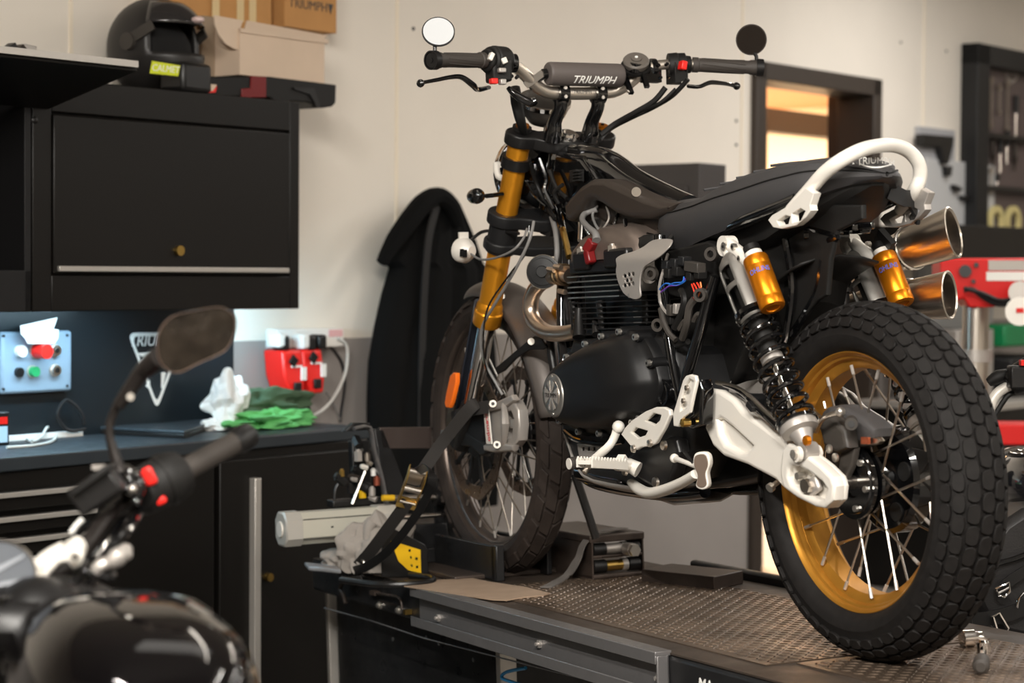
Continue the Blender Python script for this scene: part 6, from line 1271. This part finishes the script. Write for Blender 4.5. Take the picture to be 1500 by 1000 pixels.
for z_, nm in ((.070, 'upper'), (.030, 'lower')):
    for (ta, tb, rr, mt) in ((.06, .30, .016, 'blk'), (.30, .62, .013, 'brass' if nm == 'lower' else 'silver_dk'), (.62, .72, .015, 'silver_dk'), (.74, .94, .017, 'blk')):
        m = MB(); a = r1 - ex_ * ta + V((.016, 0, z_)); b = r1 - ex_ * tb + V((.016, 0, z_)); m.cyl(a, b, rr); JK2.part('roller', m, mt)
m = MB(); c = r1 - ex_ * .68 + V((0, 0, .068)); m.cyl(c, c - V((.03, 0, 0)), .016); m.mat(1).cyl(c - V((.03, 0, 0)), c - V((.042, 0, 0)), .015, seg=6); JK2.part('drive_bolt', m, ['silver_dk', 'bolt'])
m = MB(); m.ribbon([r1 - ex_ * .85 + V((.06, 0, .112)), r1 - ex_ * .5 + V((.03, 0, .114)), r1 - ex_ * .15 + V((.02, 0, .110)), r1 + V((.02, .012, .085)), r1 + V((.03, .025, .045)), r1 + V((.06, .045, .006)), Z0(800, 860, .004)], [(1, 0, 0)] * 6 + [(.7, .7, 0)], .028, .002, 6); single('webbing_strap', 'grey webbing strap draped over the bike jack down to the deck', 'strap', m, mat('grey webbing', (104, 99, 95), .75, bump=.3, bs=1500), FB, Z0(830, 852))
m = MB(); m.tube(BP([(842, 694, -.02), (866, 766, -.05), (873, 788, -.06)]), .010, 10); JK2.part('support_leg', m, 'blk')
# wheel clamp
WC = Thing('wheel_clamp', 'black front wheel clamp with a pale pneumatic cylinder at the lift front', 'wheel clamp', FB, (1.75, .05, 0))
m = MB(); a = V((1.42, .075, .004)); m.bx(1.44, 1.80, .068, .082, .002, .085); m.bx(1.43, 1.46, .060, .082, .0, .087); WC.part('jaw_plate', m, 'liftk', bevel=.003)
m = MB(); m.bx(1.46, 1.80, -.082, -.068, .002, .085); WC.part('jaw_plate', m, 'liftk', bevel=.003)
m = MB(); m.bx(1.50, 1.98, -.16, .16, .0, .012); WC.part('base_plate', m, 'jackb', bevel=.003)
m = MB(); m.prism([BX(*q, 1.93) for q in ((556, 626), (648, 625), (648, 657), (560, 657))], (.012, 0, 0)); WC.part('cross_panel', m, mat('grey brown panel', (72, 62, 58), .4, .3), bevel=.002)
m = MB(); m.tube([BX(*q, 1.92) for q in ((518, 628), (541, 626), (548, 660), (560, 705), (568, 745), (590, 790))], .010, 10, sm=3, flat=(1.6, .5)); WC.part('upright_arm', m, 'liftg')
m = MB(); m.prism([BX(*q, 1.93) for q in ((548, 628), (562, 628), (590, 700), (600, 760), (640, 800), (580, 800), (566, 745))], (.02, 0, 0)); m.prism([BX(*q, 1.90) for q in ((640, 640), (655, 640), (668, 740), (690, 790), (640, 790))], (.02, 0, 0)); m.prism([BX(*q, 1.93) for q in ((519, 619), (542, 619), (543, 629), (505, 632))], (.03, 0, 0)); WC.part('clamp_frame', m, 'liftk', bevel=.003)
m = MB(); m.prism([BX(*q, 1.85) for q in ((600, 768), (655, 766), (660, 800), (605, 805))], (.02, 0, 0)); m.bx(1.80, 1.9, -.06, .2, .012, .05); WC.part('slide_block', m, 'liftk', bevel=.004)
xc = 1.90; e0 = BX(411, 775, xc); e1 = BX(575, 768, xc); e1 = V((xc, e1.y, e0.z)); h = .043
ax_ = (e1 - e0).normalized(); m = MB()
sq8 = [(-1, -.55), (-1, .55), (-.55, 1), (.55, 1), (1, .55), (1, -.55), (.55, -1), (-.55, -1)]
def prof8(c, s): return [c + V((q[0] * s, 0, q[1] * s)) for q in sq8]
m.rings([prof8(e0 + ax_ * .03, h * .93), prof8(e1 - ax_ * .04, h * .93)]); pcy = WC.part('pneumatic_cylinder', m, mat('cream anodised profile', (205, 202, 188), .35, .3), label='cream pneumatic cylinder profile')
m = MB(); m.rings([prof8(e0, h * .9), prof8(e0 + ax_ * .004, h), prof8(e0 + ax_ * .045, h)]); WC.part('end_cap', m, mat('pale end cap', (190, 186, 178), .4, .3), pcy)
m = MB(); m.rings([prof8(e1 - ax_ * .05, h), prof8(e1 - ax_ * .0, h)]); WC.part('end_cap', m, mat('pale end cap far', (200, 196, 188), .4, .3), pcy)
m = MB(); m.cyl(e0 - ax_ * .004, e0, .02); WC.part('port_plug', m, 'silver', pcy)
m = MB()
for z_ in (-.6, .55): m.beam(e0 + ax_ * .045 + V((-h * .94, 0, h * z_)), e1 - ax_ * .05 + V((-h * .94, 0, h * z_)), .002, .002)
m.beam(e0 + ax_ * .12 + V((-h * .94, 0, h * 0)), e0 + ax_ * .126 + V((-h * .94, 0, h * .02)), .002, .004); WC.part('profile_groove', m, 'blk', pcy)
m = MB(); m.cyl(BX(574, 758, 1.82), BX(655, 753, 1.82), .0065); WC.part('piston_rod', m, 'chrome'); m = MB(); m.cyl(BX(652, 753, 1.82), BX(672, 752, 1.82), .014); m.cyl(BX(636, 728, 1.86), BX(668, 726, 1.86), .022); WC.part('rod_nut', m, 'blk')
m = MB(); m.cyl(BX(560, 729, 1.86), BX(577, 729, 1.86), .008); m.mat(1).cyl(BX(577, 729, 1.86), BX(636, 728, 1.86), .007); WC.part('piston_rod', m, [mat('yellow tube', (215, 170, 30), .4), 'steel'])
# valve cluster
VU = Thing('air_valve_unit', 'cluster of black and brass air valves and fittings behind the pneumatic cylinder', 'valve unit', FB, BX(525, 740, 1.95))
rnd = random.Random(5); sp_ = [(524, 648, 'blk', .016), (526, 658, 'bolt', .010), (525, 668, 'silver_dk', .014), (538, 670, 'steel', .010), (541, 678, 'steel', .008), (534, 684, 'silver', .009), (526, 690, 'blk', .016), (520, 700, 'mdark', .014), (547, 692, 'white', .009), (545, 705, 'red', .0), (552, 705, mat('copper fitting', (150, 80, 60), .4, .6), .011), (533, 712, 'blk', .018), (545, 720, 'silver_dk', .011), (519, 702, 'silver_dk', .008), (531, 723, mat('yellow fitting', (225, 180, 20), .4), .012), (547, 730, 'silver_dk', .010), (500, 702, 'blk', .016), (501, 693, 'brass', .009), (513, 716, 'blk', .012)]
for px, py, mt, r_ in sp_:
    if r_ <= 0: continue
    c = BX(px, py, 1.93 + rnd.uniform(-.015, .015)); d = V((rnd.choice((0, 0, 1)), rnd.choice((1, 0)), rnd.uniform(.2, 1))).normalized(); m = MB(); m.cyl(c - d * r_ * .9, c + d * r_ * .9, r_ * .8, seg=rnd.choice((6, 16))); m.cyl(c + d * r_ * .9, c + d * r_ * 1.3, r_ * .5, seg=12); VU.part('fitting', m, mt)
m = MB(); m.tube([BX(516, 738, 1.9), BX(535, 690, 1.9)], .004, 8); VU.part('lever_rod', m, 'steel'); m = MB(); m.tube([BX(*q, 1.94) for q in ((490, 732), (492, 715), (500, 705), (518, 700))], .004, 8, sm=4); VU.part('air_hose', m, 'blk'); m = MB(); m.box(BX(527, 690, 1.97), (.03, .05, .16)); m.box(BX(520, 735, 1.96), (.05, .14, .02)); VU.part('valve_body', m, 'blk', bevel=.004)
# warning plate
WP = Thing('warning_plate', 'black upright plate with a yellow lettered label behind the grey glove', 'plate', FB, Z0(600, 845))
xw = Z0(600, 845).x; m = MB(); m.prism([BX(*q, xw) for q in ((573, 772), (585, 778), (612, 792), (622, 797), (627, 805), (628, 845), (560, 845), (560, 780))], (.008, 0, 0)); WP.part('plate_body', m, 'blk', bevel=.002)
m = MB(); m.prism([BX(*q, xw - .0012) for q in ((572, 792), (587, 796), (616, 805), (617, 839), (598, 835), (584, 822))], (.001, 0, 0)); lb = WP.part('label', m, mat('warning yellow', (240, 190, 20), .5), label='yellow warning label')
m = MB()
for q, s1 in (((600, 806), 4), ((602, 816), 3), ((610, 818), 5), ((603, 828), 3), ((611, 830), 4)): m.box(BX(*q, xw - .002), (.0008, .006, .001 * s1 * 1.3), Matrix.Rotation(.4 * s1, 3, 'X'))
WP.part('lettering', m, 'blk', lb)
# glove
c = Z0(552, 838); m = blob((c.x, c.y - .0, .062), (.055, .085, .08), 33, 48, .45, 1.9); m2 = MB(); c2 = Z0(505, 832); R_ = blob((c2.x, c2.y, .025), (.05, .06, .03), 4, 40, .35, 1.7); 
GV = Thing('work_glove', 'grey crumpled work glove at the front corner of the lift', 'glove', FB, (c.x, c.y, 0))
GV.part('glove_palm', m, 'glove', subd=1); GV.part('glove_cuff', R_, 'glove', subd=1)
for k, P in enumerate(([(585, 800), (594, 815), (596, 832)], [(575, 790), (585, 812), (584, 836)], [(545, 765), (540, 775), (538, 800)])):
    m = MB(); m.tube([BX(*q, c.x - .035) for q in P], [.016, .014, .011], 12, sm=4); m.ball(BX(*P[-1], c.x - .035), .011, 10); GV.part('finger', m, 'glove')
# ratchet strap from the fork to the lift corner
RS = Thing('ratchet_strap', 'black ratchet strap with a yellow zinc buckle tying the fork to the lift corner', 'strap', FB, Z0(515, 842))
P = [B(700, 590, .15), B(688, 598, .17), B(650, 645, .21), B(622, 685, .25), B(606, 708, .27)]
m = MB(); m.ribbon(P, (.3, .6, .55), .030, .002, 6); RS.part('strap_upper', m, 'strap')
m = MB(); m.ribbon([B(662, 612, .12), B(690, 600, .15), B(715, 596, .14)], (0, 0, 1), .030, .003, 6); RS.part('fork_loop', m, 'strap')
P = [B(597, 735, .28), B(575, 765, .29), B(545, 805, .30), B(525, 828, .30)]; m = MB(); m.ribbon(P, (.3, .6, .55), .030, .003, 6); RS.part('strap_lower', m, 'strap')
bc_ = B(604, 715, .28); u = (B(612, 690, .28) - B(592, 745, .28)).normalized(); sdv = V((.1, .9, .45)); sdv = (sdv - u * sdv.dot(u)).normalized(); nn = u.cross(sdv)
Rb = Matrix((u, sdv, nn)).transposed()
bk = None
for s1 in (-1, 1):
    m = MB(); m.plate([[(-.055, -.006), (-.035, -.015), (.03, -.012), (.045, -.022), (.058, -.018), (.055, .004), (.04, .014), (-.02, .012), (-.05, .008)]], lambda a, b, c_: bc_ + u * a + nn * b + sdv * (.021 * s1 + c_), .003, .0008); q = RS.part('buckle_plate', m, 'brass', bk, label='yellow zinc buckle plate')
    if bk is None: bk = q
m = MB()
for a_, b_, r_ in ((-.05, 0, .004), (0, .004, .008), (.045, -.01, .006)): m.cyl(bc_ + u * a_ + nn * b_ - sdv * .022, bc_ + u * a_ + nn * b_ + sdv * .022, r_)
m.box(bc_ + u * .02 - nn * .018, (.05, .036, .003), Rb); RS.part('ratchet_axle', m, 'steel', bk)
m = MB(); m.box(bc_ - u * .055 - nn * .004, (.03, .048, .003), Rb @ Matrix.Rotation(.25, 3, 'Y')); RS.part('ratchet_handle', m, 'brass', bk)
P = [B(612, 690, .28), B(627, 684, .28), B(634, 700, .29), B(624, 730, .29), B(600, 768, .30), B(570, 805, .31), B(540, 828, .31), B(510, 838, .31)]; m = MB(); m.ribbon(P, [(.3, .6, .55)] * 3 + [(0, .2, 1)] * 5, .022, .002, 6); RS.part('loose_tail', m, 'blk')
m = MB(); P = [B(*q, .30) for q in ((513, 842), (512, 828), (520, 818), (532, 820), (532, 832), (520, 840))]; m.tube(P, .005, 10, closed=True, sm=4); hk = RS.part('hook', m, 'steel')
m = MB(); m.ribbon([B(*q, .305) for q in ((530, 848), (515, 850), (502, 848), (500, 838), (512, 834), (530, 838))], (0, .3, 1), .020, .003, 6); RS.part('strap_loop', m, 'strap')
m = MB(); m.tube([B(*q, .285) for q in ((502, 852), (498, 862), (503, 872), (506, 884))], .006, 10, sm=4); RS.part('hook_shank', m, 'mdark', hk)
m = MB(); m.tube([Z0(*q, .008) for q in ((500, 849), (560, 856), (625, 853), (632, 846), (600, 842))], .008, 10, sm=5, flat=(1, 1)); single('black_strap_loop', 'black flat strap lying across the lift corner under the glove', 'strap', m, 'blk', FB, Z0(560, 850))

# ================================================================ FOREGROUND MOTORCYCLE, LOWER LEFT
G = lambda px, py, d=2.7: FW.at(px, py, d=d)
def GP(P): return [G(*q) for q in P]
M['bblk'] = mat('black bar paint', (40, 36, 34), .35, .4)
M['tank'] = mat('glossy black tank', (7, 6, 7), .07, coat=.6, spec=.3)
FM = Thing('motorcycle', 'glossy black motorcycle cut off at the lower left corner with a hexagonal mirror', 'motorcycle', FW, (G(120, 900).x, 2.6, 0))
m = MB(); m.tube(GP([(-20, 905, 2.45), (30, 872, 2.5), (75, 845, 2.54), (112, 818, 2.58), (132, 792, 2.6), (150, 765, 2.63), (170, 745, 2.67), (205, 722, 2.7), (260, 695, 2.74), (356, 642, 2.82)]), .0108, 18, sm=5); fb = FM.part('handlebar', m, 'bblk')
m = MB(); m.tube(GP([(252, 697, 2.735), (262, 692, 2.74), (300, 672, 2.77), (346, 647, 2.81)]), [.017, .0155, .0150, .0155], 24, sm=3); gg = FM.part('grip', m, 'grip', fb)
m = MB(); m.tube(GP([(343, 649, 2.808), (352, 644, 2.815), (364, 637, 2.83)]), [.0165, .0195, .0175], 24); FM.part('bar_end', m, 'blk', gg)
m = MB(); m.tube(GP([(196, 726, 2.69), (203, 722, 2.7), (236, 706, 2.72), (244, 702, 2.725), (262, 693, 2.74)]), [.024, .031, .033, .036, .031], 28); m.tube(GP([(236, 706, 2.72), (240, 704, 2.722)]), .035, 28); swf = FM.part('switch_housing', m, 'plast', fb, bevel=.003)
def fbtn(px, py, w, h, d, nm, lab): m = MB(); a = V((.5, -.75, .3)).normalized(); u2 = V((.32, 0, -.95)); T_ = T3(G(px, py, d), V((.85, .3, .42)), V((-.4, .0, .9))); m.box(G(px, py, d), (w, .008, h), Matrix.Rotation(-.45, 3, 'Y')); FM.part(nm, m, 'red', swf, lab, bevel=.003)
fbtn(219, 697, .014, .024, 2.675, 'kill_switch', 'red kill switch'); fbtn(236, 733, .014, .010, 2.69, 'starter_button', 'red starter button')
m = MB(); Rr = Matrix.Rotation(-.62, 3, 'Y'); m.box(G(142, 717, 2.62), (.062, .04, .038), Rr); rv = FM.part('brake_reservoir', m, 'blk', fb, bevel=.004); m = MB(); m.box(G(140, 700, 2.61), (.06, .042, .006), Rr); FM.part('reservoir_lid', m, 'plast', rv, bevel=.001); m = MB(); m.box(G(146, 684, 2.62), (.018, .01, .006)); FM.part('reservoir_screw', m, 'silver_dk', rv)
m = MB(); m.tube(GP([(186, 728, 2.66), (194, 712, 2.665), (186, 700, 2.665), (178, 690, 2.66)]), [.016, .02, .016, .013], 14, sm=3)
for q in ((186, 716), (194, 714), (200, 735)): m.ball(G(*q, 2.645), .006, 10)
FM.part('lever_clamp', m, 'gloss', fb); m = MB(); m.ball(G(194, 716, 2.64), .006, 12); FM.part('bolt', m, 'bolt', fb)
m = MB(); m.tube(GP([(176, 692, 2.66), (166, 660, 2.66), (160, 632, 2.66), (166, 606, 2.66), (182, 578, 2.65), (200, 555, 2.64)]), [.009, .0065, .0055, .0055, .006, .007], 16, sm=5); ms = FM.part('mirror_stem', m, 'bblk', fb)
m = MB(); m.tube(GP([(174, 594, 2.652), (206, 548, 2.64), (218, 536, 2.63), (232, 524, 2.62)]), [.008, .011, .013, .014], 18, sm=3); m.mat(1).cyl(G(191, 581, 2.635), G(191, 581, 2.632), .005); FM.part('mirror_joint', m, ['bblk', 'bolt'], ms)
ol_ = [(233, 530), (229, 512), (230, 492), (240, 473), (256, 461), (285, 454), (318, 449), (332, 452), (344, 462), (346, 478), (340, 498), (332, 511), (318, 520), (290, 532), (264, 545), (246, 544)]
mc_ = G(288, 496, 2.6); mnrm = V((.28, -1, -.08)).normalized(); Tm = T3(mc_, V((1, .28, 0)), V((0, 0, 1)))
uu, vv = V((1, .28, 0)).normalized(), V((0, 0, 1))
def mp_(px, py):
    r = G(px, py, 1.0) - CAM; k = (mc_ - CAM).dot(mnrm) / r.dot(mnrm); q = CAM + r * k - mc_; return (q.dot(uu), q.dot(vv - uu * vv.dot(uu)))
O8 = closed_smooth([mp_(*q) for q in ol_], 3)
m = MB(); R = []
ww = uu.cross(vv).normalized(); ww = ww if ww.dot(CAM - mc_) > 0 else -ww
for t_, s1 in ((.004, .965), (.006, .985), (.003, 1.0), (-.006, .99), (-.016, .9), (-.022, .6), (-.024, .2)): R.append([mc_ + uu * a * s1 + vv * b * s1 + ww * t_ for a, b in O8])
m.rings(R, caps=False); mh = FM.part('mirror_housing', m, mat('bronze black housing', (150, 126, 112), .3, .7), ms, sharp=50)
m = MB(); m.add([mc_ + uu * a * .962 + vv * b * .962 + ww * .0035 for a, b in O8], [tuple(range(len(O8)))]); FM.part('mirror_glass', m, mat('smudgy mirror painted reflection', (52, 46, 40), .22, .7, rvar=.12, vs=30, var=.5), mh)  # dark, smudgy reflection of the surroundings is put into the glass colour
m = MB(); ic = G(-4, 842, 2.45); inr = V((.25, -.8, .55)).normalized(); m.lathe(ic - inr * .03, inr, [(0, .03), (.01, .044), (.03, .046)], 40); inf = FM.part('instrument', m, 'blk', label='round instrument at the left edge'); m = MB(); m.lathe(ic, inr, [(-.004, .045), (0, .048), (.003, .046), (.003, .043)], 48, closed=True); FM.part('bezel', m, 'chrome', inf)
m = MB(); m.lathe(ic, inr, [(.0, .0445), (.0005, .0445)], 40); ia = T3(ic + inr * .002, V((1, .3, 0)), V((0, .5, .8))); m.mat(1).add([ia(*q, 0) for q in ((-.02, -.01), (.03, .02), (.034, .026), (-.02, .0))], [(0, 1, 2, 3)]); m.add([ia(*q, 0) for q in ((-.01, -.032), (.03, -.028), (.03, -.006), (-.005, -.012))], [(0, 1, 2, 3)]); FM.part('dial', m, [mat('dial grey', (72, 76, 82), .3), mat('dial pale', (120, 124, 130), .3)], inf)
for P_, bq in (([(76, 822), (92, 806), (104, 799), (116, 804), (122, 816), (118, 830), (106, 836), (99, 824), (88, 826), (76, 838), (66, 850), (58, 846), (64, 834)], (110, 816)), ([(20, 862), (34, 852), (48, 856), (60, 850), (70, 862), (68, 876), (58, 884), (46, 876), (36, 870), (24, 872)], (58, 866))):
    m = MB(); m.prism([G(x, y, 2.47) for x, y in P_], (.0, .03, .01)); tc_ = FM.part('bar_clamp', m, 'silver', fb, 'pale silver bar clamp', bevel=.005)
    m = MB(); m.cyl(G(*bq, 2.468), G(*bq, 2.458), .0062); m.mat(1).cyl(G(*bq, 2.458), G(*bq, 2.4575), .0035, seg=6); FM.part('bolt', m, ['bolt', 'blk'], tc_)
m = MB(); m.tube(GP([(42, 846, 2.5), (70, 820, 2.5), (96, 806, 2.5)]), .012, 14, sm=3); FM.part('upper_yoke', m, 'silver', fb)
m = MB(); m.lathe(G(92, 868, 2.47), (.3, -.7, .6), [(0, .012), (.01, .0115), (.011, .008), (.004, .006)], 24); FM.part('steering_lock', m, 'chrome')
m = MB(); m.tube(GP([(140, 836, 2.5), (150, 826, 2.5), (166, 824, 2.52)]), .008, 10, sm=3); m.tube(GP([(158, 828, 2.52), (172, 816, 2.52), (186, 804, 2.54)]), [.008, .012, .008], 14, sm=4); m.ball(G(178, 812, 2.53), (.014, .01, .009), 14); FM.part('indicator', m, 'silver_dk')
for k, P in enumerate(([(120, 835, 2.5), (148, 840, 2.5), (166, 845, 2.5), (160, 832, 2.52)], [(180, 760, 2.66), (165, 785, 2.6), (150, 800, 2.56), (135, 820, 2.52)], [(205, 745, 2.68), (185, 780, 2.6), (150, 812, 2.55), (120, 830, 2.5)], [(130, 765, 2.62), (110, 785, 2.6), (85, 800, 2.58), (60, 812, 2.56)], [(120, 820, 2.5), (110, 850, 2.48), (60, 870, 2.45), (0, 880, 2.4)], [(140, 845, 2.5), (120, 872, 2.48), (100, 885, 2.45)])):
    m = MB(); m.tube(GP(P), .0045 + .001 * (k % 3), 9, sm=5); FM.part('cable', m, 'gloss')
m = MB(); m.tube(GP([(104, 780, 2.6), (112, 769, 2.6), (121, 760, 2.6)]), .0035, 8); FM.part('cable_sleeve', m, 'white')
m = MB(); m.ball(G(40, 900, 2.5), (.12, .12, .05), 20); m.ball(G(60, 880, 2.45), (.05, .05, .03), 14); FM.part('headstock_cover', m, 'blk')
# tank
tcx = G(180, 1060, 2.35); R = []
N = 56
m = MB()
ax1 = V((.42, -.9, 0)).normalized(); side = V((ax1.y * -1, ax1.x, 0)).normalized()
for i in range(29):
    t = -1 + 2 * i / 28; s1 = (max(0, 1 - abs(t) ** 2.6)) ** .45
    row = []
    for k in range(N):
        a = 2 * PI * k / N; ca, sa = math.cos(a), math.sin(a); ex = .62
        x_ = math.copysign(abs(ca) ** ex, ca) * .145 * s1 * (1 - .18 * (t + 1) / 2); z_ = math.copysign(abs(sa) ** (.75), sa) * (.148 if sa > 0 else .12) * (s1 ** .6) * (1 - .10 * abs(t))
        row.append(tcx + side * x_ + V((0, 0, z_)) + ax1 * (-t * .24))
    R.append(row)
m.rings(R); tk = FM.part('fuel_tank', m, 'tank', label='glossy black fuel tank', sharp=80, weld=True)
m = MB(); m.tube(GP([(0, 905, 2.42), (60, 880, 2.42), (140, 868, 2.45), (215, 868, 2.48), (280, 880, 2.5), (305, 896, 2.5)]), [.006] * 6, 10, sm=5, flat=(1, .6)); FM.part('tank_edge', m, 'tank', tk)
m = MB(); P = GP([(305, 890, 2.52), (318, 910, 2.5), (340, 960, 2.47), (356, 1010, 2.45), (330, 1010, 2.38), (312, 950, 2.4)]); m.prism(P, (0, .01, 0)); FM.part('side_panel', m, mat('brown tinted panel', (66, 56, 52), .25, coat=.5), tk, bevel=.003)
m = MB(); m.beam(G(40, 1010, 2.6), G(200, 1200, 2.7), .2, .3); m.bx(tcx.x - .2, tcx.x + .15, tcx.y - .35, tcx.y + .3, .5, tcx.z - .08); FM.part('engine_block', m, 'blk', bevel=.03)
for s1, nm in ((-.75, 'rear'), (.75, 'front')):
    m = MB(); c = V((tcx.x + ax1.x * -s1, tcx.y + ax1.y * -s1, .31)); m.lathe(c - side * .06, side, [(0, .2), (0, .27), (.02, .31), (.1, .31), (.12, .27), (.12, .2)], 40, closed=True); FM.part('tyre', m, 'rubber')

# ================================================================ MOTORCYCLE AT THE RIGHT EDGE BEHIND THE LIFT
H = lambda px, py, d=4.55: FW.at(px, py, d=d)
RM = Thing('motorcycle', 'black motorcycle half hidden behind the rear wheel with strapped saddlebags', 'motorcycle', FW, (H(1540, 900).x, 4.6, 0))
m = MB(); m.tube([H(*q) for q in ((1449, 604), (1452, 590), (1460, 577), (1472, 568), (1490, 560), (1520, 545), (1560, 520))], .0115, 16, sm=5); rb_ = RM.part('handlebar', m, 'silver', label='pale handlebar')
m = MB(); m.tube([H(1478, 565, 4.54), H(1492, 555, 4.54), H(1515, 540, 4.54)], [.024, .034, .034], 20); m.box(H(1494, 552, 4.52), (.05, .04, .05)); sw_ = RM.part('switch_housing', m, 'blk', rb_, bevel=.004)
m = MB(); m.box(H(1499, 531, 4.5), (.014, .02, .012)); RM.part('kill_switch', m, 'red', sw_); m = MB(); m.tube([H(*q) for q in ((1480, 548), (1462, 552), (1448, 560))], [.012, .016, .010], 12, sm=3); m.tube([H(*q) for q in ((1486, 575), (1474, 582), (1455, 612))], .006, 8, sm=3); RM.part('cable', m, 'plast')
m = MB(); m.ball(H(1520, 705, 4.6), (.085, .2, .078), 32); RM.part('fuel_tank', m, mat('graphite tank', (40, 40, 44), .12, .3, coat=1.))
m = MB(); m.ball(H(1490, 662, 4.5), (.035, .04, .012), 20); m.tube([H(1465, 665, 4.48), H(1490, 657, 4.48), H(1520, 660, 4.48)], .006, 10, sm=4); RM.part('tank_cap', m, 'chrome')
m = MB(); m.ball(H(1540, 790, 4.5), (.15, .25, .09), 32); RM.part('seat', m, mat('brown black leather', (52, 46, 44), .4, bump=.2, bs=300))
BG = Thing('saddlebag', 'black leather saddlebag with silver D ring straps behind the lift at the right edge', 'bag', FW, (H(1500, 880).x, 4.3, H(1500, 960, 4.3).z))
m = MB(); P = [H(*q, 4.3) for q in ((1432, 842), (1445, 800), (1470, 765), (1500, 745), (1600, 735), (1600, 960), (1470, 930), (1440, 905), (1428, 880))]; m.prism(P, (0, .14, 0)); bg = BG.part('bag_body', m, mat('black leather', (30, 28, 28), .45, bump=.25, bs=250, var=.1, vs=20), bevel=.018)
m = MB(); m.tube([H(*q, 4.28) for q in ((1440, 845), (1460, 826), (1485, 818), (1520, 805))], .006, 10, sm=4); BG.part('bag_seam', m, 'gloss', bg)
m = MB(); m.ribbon([H(*q, 4.27) for q in ((1424, 908), (1450, 905), (1480, 898), (1520, 880))], (0, 0, 1), .03, .004, 5); BG.part('bag_strap', m, 'blk', bg); m = MB(); m.ribbon([H(*q, 4.27) for q in ((1462, 868), (1480, 850), (1520, 825))], (0, 0, 1), .022, .004, 5); BG.part('bag_strap', m, 'blk', bg)
m = MB(); m.tube([H(*q, 4.25) for q in ((1459, 862), (1478, 853), (1479, 866), (1471, 874), (1463, 872))], .0032, 8, closed=True); m.tube([H(1463, 868, 4.25), H(1478, 860, 4.25)], .0028, 8); BG.part('d_ring', m, 'chrome', bg, 'silver D ring')
m = MB(); m.tube([H(*q, 4.25) for q in ((1454, 903), (1463, 898), (1476, 920), (1473, 927), (1464, 929), (1459, 920))], .0045, 8, closed=True); BG.part('buckle', m, 'chrome', bg, 'silver strap buckle')
m = MB(); m.tube([H(*q, 4.26) for q in ((1500, 868), (1492, 878), (1490, 890))], .0025, 8, sm=3); BG.part('d_ring', m, 'chrome', bg, 'silver D ring')
for yy in (4.25, 5.3):
    m = MB(); m.lathe((H(1560, 900).x + .1, yy, .31), (1, .15, 0), [(0, .2), (0, .27), (.02, .31), (.1, .31), (.12, .27), (.12, .2)], 40, closed=True); RM.part('tyre', m, 'rubber')
m = MB(); m.bx(H(1540, 900).x, H(1540, 900).x + .3, 4.5, 5.1, .25, .8); RM.part('engine_block', m, 'blk', bevel=.03)
